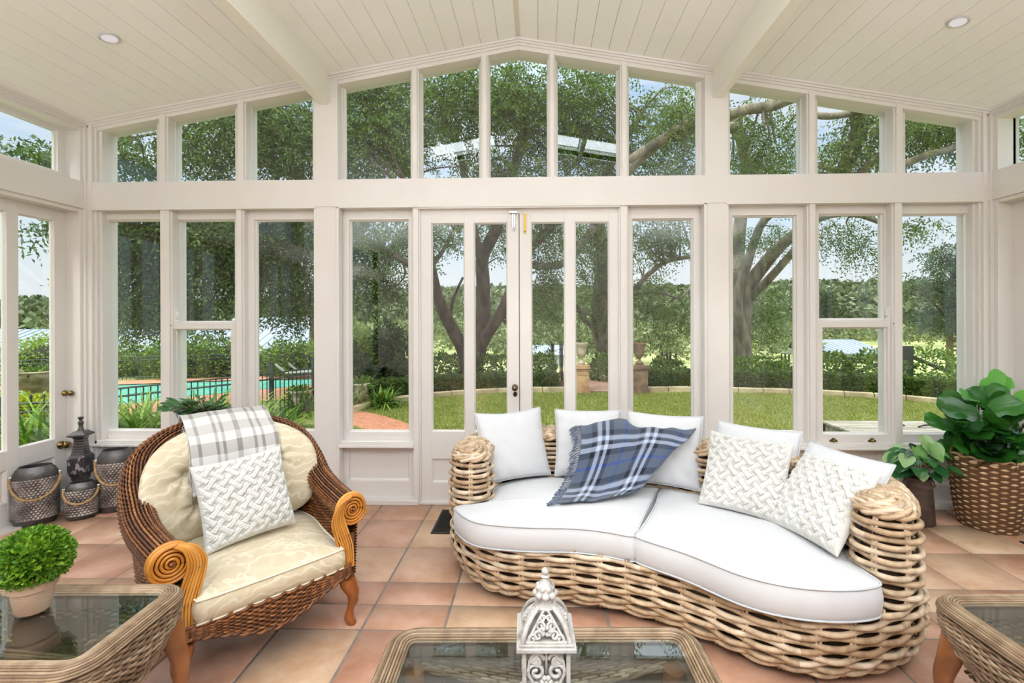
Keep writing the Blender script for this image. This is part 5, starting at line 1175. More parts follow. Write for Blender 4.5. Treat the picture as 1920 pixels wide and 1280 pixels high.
for k in range(48):
    a = r_.random()*6.28; rad = .05+.13*r_.random()**.7; hh = .36+.24*r_.random()*(1-rad/.28)+.03; b_ = np.array([rad*math.cos(a), rad*math.sin(a)*.8-.02, hh]); dv = np.array([math.cos(a)*.7, math.sin(a)*.7-.3, -.35+.2*r_.random()]); up = np.array([math.cos(a)*.4, math.sin(a)*.4-.5, 1.0])
    L_ = .085+.04*r_.random(); (sp2 if k % 5 == 0 else sp_).append(((.02*math.cos(a), .02*math.sin(a), .30), tuple(b_), dv, up, L_, L_*.85))
for k, (x, y, z) in enumerate(((-.02, -.06, .64), (.02, -.1, .60), (-.06, -.05, .56))): sp2.append(((0, 0, .3), (x, y, z), np.array([.1, -.5, -.7]), np.array([0, -1, .4]), .12, .10))
big_leaf_plant(HP, sp_, HL, STALK, 2); big_leaf_plant(HP, sp2, HL2, STALK, 2, 'pale_foliage')
# grey bowl planter behind the armchair on a slender stand
bp3 = atD(386, 772, 3.42); BW = tag(empty('bowl_planter', (bp3.x, bp3.y, 0)), 'wide grey stone bowl of leafy green plants behind the wicker armchair', 'plant'); zr = bp3.z
STONE = mat('grey_stoneware', srgb(168, 170, 172), .7, srgb(142, 144, 148), 12, bump=.3, bscale=60)
obj('bowl', MB().lathe([(.04, zr-.20), (.08, zr-.195), (.135, zr-.12), (.162, zr-.04), (.172, zr), (.177, zr+.006), (.166, zr+.008), (.152, zr-.01), (.12, zr-.06), (.04, zr-.08)], k=48), STONE, BW, smooth=True, auto=50)
obj('stand', MB().lathe([(.14, 0), (.14, .03), (.06, .05), (.05, .3), (.06, zr-.24), (.09, zr-.20)], k=28), STONE, BW, smooth=True, auto=50)
obj('soil', MB().lathe([(.001, zr-.03), (.148, zr-.03), (.148, zr-.04), (.001, zr-.04)], k=28), mat('pebbles', srgb(70, 66, 64), .9, srgb(40, 38, 38), 60, bump=1, bscale=80), BW)
sp_ = []
for k in range(120):
    a = r_.random()*6.28; rad = .12*r_.random()**.5; x, y = -.03+rad*math.cos(a)*1.05, rad*math.sin(a)*.9; hh = zr-.015+.10*r_.random()**1.6; dv = np.array([math.cos(a)+(-.15), math.sin(a)*.8, .25+.5*r_.random()]); sp_.append(((x*.6, y*.6, zr-.03), (x, y, hh), dv, np.array([0, -.3, 1])+r_.normal(0, .3, 3), .045+.035*r_.random(), .026))
for k in range(9): a = 3.14+r_.normal(0, .5); sp_.append(((-.05, 0, zr-.02), (-.17, -.03+.02*k-.08, zr+.02+.03*r_.random()), np.array([math.cos(a), math.sin(a)*.6, .25+r_.normal(0, .3)]), np.array([0, -.6, 1]), .12, .035))
big_leaf_plant(BW, sp_, leaf_mat('succulent_leaf', (30, 72, 34), (78, 128, 62), .3, .15), STALK, 1)
# ================================================================ GARDEN
GZ = -.15
def gpt(u, v, z=GZ): return atZ(u, v, z)
def bark(name, c, c2, s=6): return mat(name, srgb(*c), .9, srgb(*c2), s, bump=.9, bscale=14, bdist=.04, stretch=(1, 1, .35))
BARKB = bark('brown_bark', (112, 92, 76), (70, 54, 44)); BARKG = bark('grey_bark', (150, 138, 120), (96, 88, 74))
def leafm(name, a, b_, tr=.35): return leaf_mat(name, a, b_, .5, tr, .3)
LG = leafm('tree_leaf', (46, 74, 22), (118, 146, 52)); LG2 = leafm('tree_leaf_cool', (48, 74, 30), (112, 138, 66)); LG3 = leafm('tree_leaf_light', (104, 134, 44), (164, 184, 84), .45)
LHEDGE = leafm('hedge_leaf', (40, 66, 26), (104, 128, 54), .2); LLIME = leafm('lime_hedge_leaf', (130, 150, 20), (206, 210, 60), .3); LSHR = leafm('shrub_leaf', (52, 84, 30), (126, 152, 58), .25); LDARK = leafm('conifer_leaf', (34, 58, 28), (84, 108, 54), .2)
STRAP = leafm('strap_leaf', (52, 92, 28), (138, 168, 62), .3)
# ---- ground
def lawn_material():
    m = mat('lawn_green', srgb(118, 128, 58), .9, srgb(146, 152, 80), 1.2, bump=.9, bscale=60, bdist=.03); return m
ground = MB(); ground.box((-160, 3.99, GZ-.4), (160, 14.2, GZ)); 
g_o = struct(obj('lawn', ground, lawn_material())); g_o['label'] = 'green mown lawn outside the glazed wall'
# falling land beyond
gx = np.linspace(-170, 170, 60); gy = np.r_[14.2, np.linspace(16, 60, 14), np.linspace(68, 200, 30)]
Xg, Yg = np.meshgrid(gx, gy, indexing='ij')
def land(x, y):
    dip = -2.6*(1-np.exp(-np.clip(y-14.2, 0, None)/16.0)); hill = (6.2+3.2/(1+np.exp(-x/40.0)))/(1+np.exp(-(y-112)/16.0))*(1+.14*np.sin(x*.021+1)+.10*np.sin(x*.05+y*.02)); fade = np.where((x > -30), 1, 1)
    return GZ-.0+dip+hill*fade+.35*np.sin(x*.11+y*.07)*np.clip((y-20)/40, 0, 1)
Zg = land(Xg, Yg); mb = MB(); mb.grid(np.stack([Xg, Yg, Zg], -1))
struct(obj('paddock', mb, mat('paddock_grass', srgb(150, 162, 92), .95, srgb(176, 178, 118), .12, bump=.4, bscale=4, bdist=.1), smooth=True))
for sd, x0, x1 in (('left', -160, XL-.2), ('right', XR+.2, 160)): struct(obj('side_ground_'+sd, MB().box((x0, -40, GZ-.4), (x1, 3.985, GZ-.002)), lawn_material()))
# ---- grass blades near the house
def blades(name, region, n, hgt, m, parent=None):
    P = []
    while len(P) < n:
        q = rng.random((n, 2)); x = region[0]+(region[1]-region[0])*q[:, 0]; y = region[2]+(region[3]-region[2])*q[:, 1]**1.4; P = np.column_stack([x, y, np.full(n, GZ)])
    la, lb_ = smooth_curve([(p.x, p.y) for p in PATH_FAR], 24), smooth_curve([(p.x, p.y) for p in PATH_NEAR], 24); la, lb_ = la[np.argsort(la[:, 0])], lb_[np.argsort(lb_[:, 0])]
    on = (P[:, 1] < np.interp(P[:, 0], la[:, 0], la[:, 1])) & (P[:, 1] > np.interp(P[:, 0], lb_[:, 0], lb_[:, 1])) & (P[:, 0] < la[-1, 0]); P = P[~on]; n = len(P)
    d = rand_dirs(n, 0); d[:, 2] = 1.1+.5*rng.random(n); d[:, :2] *= .9; return leaves(name, P, d, rand_dirs(n), hgt*(.6+.8*rng.random(n)), .011, m, parent, 0, .3)
GRASS = leafm('grass_blade', (112, 122, 48), (166, 172, 88), .3)
# ---- curved stone edging and beds
edge_px = [(648, 778), (690, 768), (740, 757), (810, 747), (900, 740), (1000, 736), (1085, 735), (1150, 735), (1230, 735), (1330, 735), (1440, 738), (1540, 742), (1640, 748), (1730, 755), (1800, 763), (1900, 776)]
EP = smooth_curve([gpt(u, v) for u, v in edge_px], 240)[:, :2]
tE = np.gradient(EP, axis=0); tE /= np.linalg.norm(tE, axis=1)[:, None]; nE = np.stack([-tE[:, 1], tE[:, 0]], 1)   # away from the house
STONEE = mat('sandstone_edging', srgb(190, 172, 136), .9, srgb(146, 130, 100), 3, bump=.6, bscale=20)
def edging(i0, i1, nm):
    m = MB(); i = i0
    while i < i1-4:
        j = min(i+9, i1-1); a, b_ = EP[i]+0*nE[i], EP[j]; w = .17; P = [(*(a), GZ-.02), (*(b_-tE[j]*.012), GZ-.02), (*(b_-tE[j]*.012+nE[j]*w), GZ-.02), (*(a+nE[i]*w), GZ-.02)]; m.prism(P, (0, 0, .125+.008*random.random())); i = j
    return struct(obj(nm, m, STONEE, bevel=.012))
iA = int(np.argmin(np.abs(EP[:, 0]-gpt(1073, 735).x))); iB = int(np.argmin(np.abs(EP[:, 0]-gpt(1213, 735).x)))
edging(0, iA, 'kerb_left'); edging(iB, 240, 'kerb_right')
bed = MB(); q = np.column_stack([EP+nE*.1, np.full(240, GZ+.03)]); q2 = np.column_stack([EP+nE*1.5, np.full(240, GZ+.035)])
for i in list(range(0, iA-1))+list(range(iB, 239)): bed.prism([q[i], q[i+1], q2[i+1], q2[i]], (0, 0, .03))
struct(obj('garden_bed', bed, mat('bark_mulch', srgb(96, 66, 46), .95, srgb(60, 42, 30), 12, bump=1, bscale=40)))
def foliage_box(path, nrm, w0, w1, z0, z1, n):
    L = len(path); i = rng.random(n)*(L-1.001); k = i.astype(int); f = (i-k)[:, None]; c = path[k]*(1-f)+path[k+1]*f; nn = nrm[k]
    face = rng.random(n); a = rng.random(n); z = z0+(z1-z0)*rng.random(n); off = w0+(w1-w0)*a
    fr = face < .5; tp = (face >= .5) & (face < .85); off = np.where(fr, w0+.04*rng.random(n), np.where(tp, off, w1)); z = np.where(tp, z1-.03*rng.random(n), z)
    wob = .03*np.sin(i*.9)+.02*np.sin(i*2.3); z = z+wob*(z > (z0+z1)/2)
    P = np.column_stack([c+nn*(off+wob*.5)[:, None], z]); N = np.column_stack([-nn*np.where(fr, 1, .1)[:, None], np.where(tp, 1, .3)]); return P, N
def hedge(i0, i1, z1, label, n, m=None, w=(.36, .85), name='box_hedge', path=None, nrm=None, lsz=.05, group=None):
    pa = EP[i0:i1] if path is None else path; nr = nE[i0:i1] if nrm is None else nrm
    c = pa.mean(0); e_ = tag(empty(name, (c[0], c[1], GZ)), label, 'hedge', group); pa = pa-c
    P, N = foliage_box(pa, nr, w[0], w[1], .08, z1-GZ, n); leaves('foliage', P, N+rng.normal(0, .8, N.shape)+np.array([0, 0, .3]), N+rng.normal(0, .5, N.shape), lsz*(.7+.6*rng.random(n)), lsz*.55, m or LHEDGE, e_, 0)
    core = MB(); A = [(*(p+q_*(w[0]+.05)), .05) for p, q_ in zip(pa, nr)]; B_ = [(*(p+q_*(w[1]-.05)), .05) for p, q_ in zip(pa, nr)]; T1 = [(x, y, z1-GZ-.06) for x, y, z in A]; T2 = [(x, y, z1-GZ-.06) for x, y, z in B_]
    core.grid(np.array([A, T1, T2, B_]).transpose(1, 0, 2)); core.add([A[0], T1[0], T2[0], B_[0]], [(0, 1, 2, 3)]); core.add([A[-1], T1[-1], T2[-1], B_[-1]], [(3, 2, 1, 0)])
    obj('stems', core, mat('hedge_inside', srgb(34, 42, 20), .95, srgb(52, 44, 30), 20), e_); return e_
iH = int(np.argmin(np.abs(EP[:, 0]-gpt(700, 766).x))); iM = int(np.argmin(np.abs(EP[:, 0]-gpt(1056, 735).x))); iR = int(np.argmin(np.abs(EP[:, 0]-gpt(1226, 735).x)))
hedge(iH, iM, atD(900, 706, 10.6).z, 'low clipped box hedge behind the kerb, to the left of the two pedestals', 26000)
hedge(iR, 236, atD(1430, 701, 10.6).z, 'low clipped box hedge behind the kerb, to the right of the two pedestals', 30000)
# ---- brick path (herringbone) on the left
def brick_mat(name, c, c2, rot=0, sc=5.2):
    m = bpy.data.materials.new(name); m.use_nodes = True; n, l = m.node_tree.nodes, m.node_tree.links; b = n['Principled BSDF']; t = n.new('ShaderNodeTexCoord'); mp_ = n.new('ShaderNodeMapping'); mp_.inputs['Rotation'].default_value = (0, 0, rot); l.new(t.outputs['Object'], mp_.inputs[0])
    k = n.new('ShaderNodeTexBrick'); k.inputs['Scale'].default_value = sc; k.inputs['Mortar Size'].default_value = .012; k.inputs['Color1'].default_value = (*srgb(*c), 1); k.inputs['Color2'].default_value = (*srgb(*c2), 1); k.inputs['Mortar'].default_value = (*srgb(120, 92, 70), 1); l.new(mp_.outputs[0], k.inputs[0]); l.new(k.outputs[0], b.inputs['Base Color']); b.inputs['Roughness'].default_value = .9; return m
BRK = brick_mat('path_bricks', (196, 134, 100), (172, 110, 80), math.radians(42))
pp = [gpt(*p) for p in [(655, 770), (700, 778), (768, 796), (830, 812), (900, 840), (900, 900), (600, 900), (655, 808), (700, 830), (655, 790)]]
path = MB(); L_ = PATH_FAR = [gpt(600, 762), gpt(652, 768), gpt(712, 779), gpt(770, 797), gpt(850, 830)]; L2 = PATH_NEAR = [gpt(560, 775), gpt(640, 795), gpt(686, 808), gpt(760, 845), gpt(830, 890)]
path.grid(np.stack([smooth_curve([(p.x, p.y, GZ+.012) for p in L_], 24), smooth_curve([(p.x, max(p.y, 4.05), GZ+.012) for p in L2], 24)], 1)); struct(obj('brick_path', path, BRK))
# path between the pedestals
a, b_ = gpt(1102, 735), gpt(1186, 735); path = MB(); path.add([(a.x, a.y, GZ+.014), (b_.x, b_.y, GZ+.014), (b_.x-.2, b_.y+4.2, GZ+.014), (a.x-.5, a.y+4.2, GZ+.014)], [(0, 1, 2, 3)]); struct(obj('garden_path', path, brick_mat('path_bricks_pink', (188, 150, 128), (160, 124, 106), 0, 4)))
# ---- urns and pedestals
SAND = mat('weathered_sandstone', srgb(196, 160, 116), .9, srgb(150, 110, 78), 4, bump=.5, bscale=18); CAST = mat('cast_stone', srgb(204, 190, 164), .9, srgb(156, 142, 118), 9, bump=.6, bscale=26); DUSK = mat('stained_stone', srgb(138, 110, 86), .9, srgb(100, 80, 64), 6, bump=.5, bscale=20)
URN = [(.02, 0), (.55, 0), (.58, .02), (.58, .10), (.46, .13), (.22, .20), (.20, .26), (.36, .32), (.60, .40), (.72, .52), (.76, .68), (.80, .84), (.98, .92), (1.0, .97), (.96, 1.0), (.84, 1.0), (.78, .92), (.3, .88)]
def urn_body(parent, c, r_, h, m, name='urn'): return obj(name, MB().lathe([(a*r_, b_*h) for a, b_ in URN], c=c, k=32), m, parent, smooth=True, auto=50)
def pedestal(u, label, m, m2, ul):
    p = gpt(u, 736); e_ = tag(empty('garden_pedestal', p), label, 'pedestal', 'stone pedestals at the garden path'); d = 10.7; H_ = 52/F*d; w = .155
    q = MB()
    for z0, z1, ww in ((0, .10, w*1.25), (.10, .13, w*1.12), (.13, H_-.12, w), (H_-.12, H_-.08, w*1.08), (H_-.08, H_-.02, w*1.22), (H_-.02, H_, w*1.1)): q.box((-ww, -ww, z0), (ww, ww, z1))
    o = obj('shaft', q, m, e_, bevel=.012)
    for sgx in (-1, 1): pass
    pn = MB(); pn.ring([(-w*.8, -w-.006, .18), (w*.8, -w-.006, .18), (w*.8, -w-.006, H_-.17), (-w*.8, -w-.006, H_-.17)], [(-w*.62, -w-.006, .22), (w*.62, -w-.006, .22), (w*.62, -w-.006, H_-.21), (-w*.62, -w-.006, H_-.21)], (0, .01, 0)); obj('panel_moulding', pn, m, e_)
    un = tag(empty('garden_urn', p+Vector((0, 0, H_))), ul, 'urn', 'urns on the pedestals'); h2 = 42/F*d; urn_body(un, (0, 0, 0), .15, h2, m2)
    n = 60; dd = rand_dirs(n, .6); leaves('plant', np.tile([0, 0, h2-.05], (n, 1))+dd*.02, dd, rand_dirs(n), .12, .02, LSHR, un, 1)
    return e_
pedestal(1090, 'square sandstone pedestal on the left of the garden path, warm orange stone', SAND, CAST, 'small pale stone urn on top of the left-hand orange pedestal'); pedestal(1199, 'square sandstone pedestal on the right of the garden path, darker stained stone', DUSK, DUSK, 'small dark stone urn on top of the right-hand stained pedestal')
def ground_urn(u, vb, vt, label, wpx, n=70, ll=.22):
    p = gpt(u, vb); d = p.y; h = (vb-vt)/F*d; e_ = tag(empty('stone_urn', p), label, 'urn'); urn_body(e_, (0, 0, 0), wpx/F*d/2, h, CAST, 'bowl'); dd = rand_dirs(n, .7); leaves('plant', np.tile([0, 0, h-.04], (n, 1))+dd*np.array([.08, .08, .0]), dd, rand_dirs(n), ll, .035, LSHR, e_, 1); return e_
ground_urn(678, 763, 717, 'pale stone urn with spiky plant on the ground at the start of the kerb', 32, 70, .2)
ground_urn(562, 778, 731, 'pale cast stone urn with dark leaves on the ground beside the pool terrace', 36, 60, .17)
# birdbath-like bowl planter outside the left door
p = gpt(72, 775); d = 7.6; p = atD(72, 700, 7.2); e_ = tag(empty('stone_bowl_planter', (p.x, p.y, GZ-.2)), 'broad shallow carved stone bowl planter on a foot, seen through the left glazed door', 'planter'); zt = p.z+.05-GZ+.2
obj('bowl', MB().lathe([(.05, 0), (.20, 0), (.20, .08), (.11, .16), (.09, zt-.42), (.14, zt-.36), (.12, zt-.32), (.26, zt-.22), (.34, zt-.10), (.37, zt-.07), (.37, zt-.03), (.40, zt-.015), (.40, zt), (.33, zt), (.30, zt-.06), (.1, zt-.08)], k=44), CAST, e_, smooth=True, auto=50); n = 240; q = rng.normal(size=(n, 3))*np.array([.13, .13, .015])+np.array([0, 0, zt-.01]); leaves('plant', q, rand_dirs(n, .8), rand_dirs(n), .07, .03, LSHR, e_, 1)
# ---- strap-leaved clumps
def strap_clump(x, y, r_, n, ll, label, z=GZ, m=None):
    e_ = tag(empty('strap_leaf_clump', (x, y, z)), label, 'plant', 'agapanthus clumps outside the left windows'); a = rng.random(n)*6.28; el = .45+.9*rng.random(n); k = 7; nc = 2; L = ll*(.7+.5*rng.random(n)); base = np.column_stack([rng.normal(0, r_*.35, n), rng.normal(0, r_*.35, n), np.zeros(n)])
    V = []
    for i in range(k):
        t = i/(k-1); hor = np.cos(el)*t+.25*t*t; ver = np.sin(el)*t*1.0-.62*t*t*np.cos(el)-.12*t*t; c = base+np.column_stack([np.cos(a)*hor*L, np.sin(a)*hor*L, ver*L]); w = .020*(1-t**2.2)+.001; s_ = np.column_stack([-np.sin(a), np.cos(a), 0*a]); V += [c-s_*w, c+s_*w]
    V = np.stack(V, 1); idx = np.arange(n*k*2).reshape(n, k, 2); Fq = np.stack([idx[:, :-1, 0], idx[:, :-1, 1], idx[:, 1:, 1], idx[:, 1:, 0]], -1).reshape(-1, 4); fast_obj('foliage', V.reshape(-1, 3), Fq, m or STRAP, e_, True, np.repeat(rng.random(n), k-1)); return e_
for (u, v, d, r_, n, ll, lb) in ((232, 800, 5.2, .30, 260, .52, 'strap-leaved clump filling the lower left corner of the leftmost back window'), (290, 790, 5.3, .28, 240, .50, 'strap-leaved clump at the right of the leftmost back window'), (345, 790, 5.5, .26, 200, .48, 'strap-leaved clump behind the stone bowl planter'), (425, 775, 5.8, .26, 200, .50, 'strap-leaved clump between the bowl planter and the narrow mullion'),
    (505, 765, 6.6, .30, 240, .52, 'strap-leaved clump to the left of the urn on the pool side'), (574, 758, 8.4, .28, 180, .55, 'strap-leaved clump behind the urn on the pool side'), (716, 757, 9.0, .22, 150, .42, 'strap-leaved clump beside the pale urn at the kerb'), (655, 750, 8.9, .25, 150, .5, 'strap-leaved clump behind the pale urn at the kerb'),
    (20, 850, 4.6, .30, 240, .50, 'strap-leaved clump low in the left glazed door, nearest its outer pane'), (75, 840, 4.7, .30, 260, .50, 'strap-leaved clump low in the left glazed door, nearest the knobs'), (150, 835, 4.9, .30, 220, .50, 'strap-leaved clump outside the room corner by the black post')):
    p = atD(u, v, d); strap_clump(p.x, p.y, r_*(1.5 if d < 6 else 1.2), int(n*(1.9 if d < 6 else 1.35)), ll*(2.15 if d < 6 else 1.25), lb)
# ---- pool terrace
WATER = mat('pool_water', srgb(108, 198, 176), .06, srgb(130, 214, 192), 2, bump=.12, bscale=9, bdist=.02)
POOLZ = GZ+.02
def quad_slab(pts, z, h, m, nm): o = obj(nm, MB().prism([(p.x, p.y, z) for p in pts], (0, 0, h)), m); return struct(o)
pool = [atZ(-60, 790, POOLZ), atZ(205, 760, POOLZ), atZ(445, 733, POOLZ), atZ(592, 720, POOLZ), atZ(592, 711, POOLZ), atZ(440, 714, POOLZ), atZ(205, 723, POOLZ), atZ(-60, 738, POOLZ)]
quad_slab(pool, GZ, .02, WATER, 'pool_water')
COP = brick_mat('pool_coping', (204, 140, 108), (186, 120, 90), 0, 3)
cop = MB()
for seq, o_ in ((((-80, 738), (205, 723), (440, 714), (600, 710.5)), -7), (((-80, 795), (205, 763), (445, 736), (600, 722)), 22)):
    A_ = [atZ(u, v, GZ) for u, v in seq]; B_ = [atZ(u, v+(o_ if o_ < 0 else o_*(1.4 if u < 100 else 1)), GZ) for u, v in seq]
    cop.grid(np.stack([[(p.x, p.y, GZ+.024) for p in A_], [(p.x, p.y, GZ+.024) for p in B_]], 1))
struct(obj('pool_coping', cop, COP))
# pool fences: rails and bars per panel, posts apart
FBL = mat('fence_green_black', srgb(40, 54, 52), .5)
def fence(pts, h, label, sp=.105, zb=GZ, posts=(), ext=.0, tip=False, grp='black metal pool fences'):
    P = np.array([[p[0], p[1]] for p in pts]); d = np.r_[0, np.cumsum(np.linalg.norm(np.diff(P, axis=0), axis=1))]; e_ = tag(empty('metal_fence', (P[0, 0], P[0, 1], zb)), label, 'fence', grp); o_ = P[0]
    f = lambda s: (np.interp(s, d, P[:, 0])-o_[0], np.interp(s, d, P[:, 1])-o_[1]); m = MB(); n = int(d[-1]/sp)
    for z in (.10, h-.10, h): m.tube([(*f(s), z) for s in np.linspace(0, d[-1], max(2, len(P)*3))], .013, 4)
    for k in range(n+1):
        x, y = f(k*sp); m.box((x-.0055, y-.0055, .04), (x+.0055, y+.0055, h+ext))
        if tip: m.sphere((x, y, h+ext+.02), .022, 6, 4, (.7, .7, 1.5))
    obj('bars', m, FBL, e_)
    for s in posts: x, y = f(min(s, d[-1])); obj('post', MB().box((x-.028, y-.028, 0), (x+.028, y+.028, h+.16)).box((x-.034, y-.034, h+.16), (x+.034, y+.034, h+.18)), FBL, e_, bevel=.004)
    return e_
zr_ = .675
nf = [atD(150, 730, 5.55), atD(204, 723, 5.9), atD(437, 706, 7.1), atD(588, 689, 8.4)]
fence(nf, zr_-GZ-.03, 'black metal pool fence nearest the windows, in front of the water', .078, posts=(.0, .95, 2.42, 4.4))
ff = [atZ(-200, 738, GZ), atZ(20, 728, GZ), atZ(205, 716, GZ), atZ(440, 707.5, GZ), atZ(620, 704, GZ)]
fence(ff, .66, 'black metal pool fence on the far side of the water, before the round shrubs', .09, posts=(0, 3, 6, 9, 11.5))
sf = [atD(-60, 760, 5.2), atD(60, 735, 5.5), atD(135, 728, 5.6)]
fence(sf, .70, 'short black spear-topped fence seen low through the left glazed door', .12, tip=True, ext=.05)
# pool loungers
for (u, v, lb) in ((552, 712, 'pale pool lounger behind the fence, the left one of two'), (575, 709, 'pale pool lounger behind the fence, the right one of two')):
    p = atZ(u, v, GZ); e_ = tag(empty('pool_lounger', p, math.radians(25)), lb, 'lounger'); e_.scale = (.62, .62, .62); m = MB(); m.prism([(-.3, 0, .28), (.9, 0, .28), (.9, 0, .33), (-.3, 0, .33)], (0, .5, 0)); m.prism([(-.3, 0, .30), (-.75, 0, .72), (-.78, 0, .68), (-.33, 0, .26)], (0, .5, 0)); obj('sling', m, mat('sling_beige', srgb(150, 148, 140), .8), e_)
    for x in (-.25, .8):
        for y in (.03, .47): obj('leg', MB().tube([(x, y, 0), (x, y, .29)], .015), IRONM, e_)
# ---- shrubs
def blob(name, label, p, r_, n, m, lsz, group=None, cat='shrub', sc=(1, 1, 1), core=True, trunk=0):
    e_ = tag(empty(name, (p[0], p[1], p[2])), label, cat, group); d = rand_dirs(n); lump = 1+.13*np.sin(d[:, 0]*5+p[0])+.12*np.sin(d[:, 1]*6+d[:, 2]*5+p[1]*3)+.08*np.sin(d[:, 2]*11+d[:, 0]*8)
    R_ = r_*(.72+.32*rng.random(n)**.6)*lump; P = d*R_[:, None]*np.array(sc)+np.array([0, 0, r_*sc[2]*.95+trunk]); dd = d+rng.normal(0, .7, (n, 3)); dd[:, 2] += .2
    leaves('foliage', P, dd, d+rng.normal(0, .6, (n, 3)), lsz*(.7+.6*rng.random(n)), lsz*.5, m, e_, 0)
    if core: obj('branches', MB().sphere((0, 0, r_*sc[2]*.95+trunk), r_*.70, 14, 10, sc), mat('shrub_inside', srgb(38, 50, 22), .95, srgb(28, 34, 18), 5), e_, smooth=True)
    if trunk: obj('trunk', MB().tube([(0, 0, 0), (0, 0, trunk+r_*.5)], .05, 8), BARKB, e_)
    return e_
def blob_px(u, vt, vb, d, wpx, lb, m=None, n=2600, lsz=.085, name='round_shrub', zb=GZ, **k):
    t = atD(u, vt, d); b_ = atD(u, vb, d); hh = (t.z-b_.z)/2; r_ = wpx/F*d/2; return blob(name, lb, (b_.x, b_.y, b_.z), r_, n, m or LSHR, lsz, sc=(1, 1, hh/r_), **k)
G1 = 'shrubs behind the pool fence'
for (u, vt, vb, d, w, lb, mm) in ((80, 628, 720, 13.5, 110, 'bright round shrub above the stone bowl in the left glazed door', LG3), (222, 648, 728, 14, 90, 'round shrub behind the pool fence at the left edge of the leftmost back window', LSHR), (262, 655, 725, 14.3, 80, 'yellowish round shrub behind the pool fence, in the leftmost back window', LG3), (310, 640, 722, 14, 84, 'round shrub behind the pool fence, beside the sash window frame', LSHR), (355, 625, 722, 13.8, 100, 'tallest round shrub behind the pool fence, low in the sash window', LSHR), (418, 632, 718, 14, 92, 'round shrub behind the pool fence at the right of the sash window', LSHR), (498, 650, 716, 14.2, 70, 'small yellowish shrub behind the pool fence, third window', LG3), (538, 640, 716, 14, 74, 'round shrub in the middle of the third window, behind the pool fence', LSHR), (578, 640, 716, 14.4, 64, 'round shrub against the wide left post, behind the pool fence', LG3)):
    blob_px(u, vt, vb+6, d, w, lb, mm, 2200, .10, group=G1)
blob_px(672, 610, 740, 11.6, 60, 'bright tall shrub at the left side of the window left of the doors', LG3, 2600, .085); blob_px(730, 600, 735, 12.2, 86, 'dark dense conifer shrub behind the kerb, left of the doors', LDARK, 4200, .09); blob_px(665, 650, 756, 10.6, 70, 'dark low shrub behind the pale urn', LDARK, 2400, .08); blob_px(755, 672, 742, 11.2, 60, 'dark ferny shrub between the conifer and the box hedge', LDARK, 2000, .08)
for (u, vt, vb, d, w, lb) in ((835, 662, 712, 12.6, 60, 'loose shrub behind the box hedge, left of the forked tree'), (930, 664, 712, 12.4, 70, 'loose shrub behind the box hedge, right of the forked tree'), (1015, 662, 712, 12, 60, 'loose shrub under the garden arch, left of the pedestals'), (1132, 664, 722, 12.8, 56, 'leafy shrub seen between the two pedestals'), (1248, 672, 716, 12.4, 60, 'leafy shrub just right of the darker pedestal'), (1420, 668, 712, 12.2, 90, 'spreading shrub at the foot of the big grey tree'), (1452, 680, 712, 11.8, 60, 'small shrub right of the big grey tree'), (1560, 662, 716, 12.0, 60, 'loose leafy shrub at the left of the right-hand sash window'), (1640, 658, 716, 11.6, 90, 'loose leafy shrub before the far white house'), (1745, 652, 720, 11.8, 100, 'loose leafy shrub right of the gate post')):
    blob_px(u, vt, vb, d, w, lb, LSHR, 1300, .10, core=False, group='loose shrubs behind the box hedge')
# lime hedge outside the left door
lp = np.array([atD(-90, 770, 6.4)[:2], atD(0, 770, 6.3)[:2], atD(100, 765, 6.3)[:2], atD(170, 760, 6.5)[:2]]); lp = smooth_curve(lp, 30); ln = np.gradient(lp, axis=0); ln /= np.linalg.norm(ln, axis=1)[:, None]; ln = np.stack([-ln[:, 1], ln[:, 0]], 1)
hedge(0, 0, atD(60, 752, 6.3).z, 'low lime-yellow clipped hedge outside the left glazed door', 7000, LLIME, (0, .45), 'lime_hedge', lp, ln, .045)
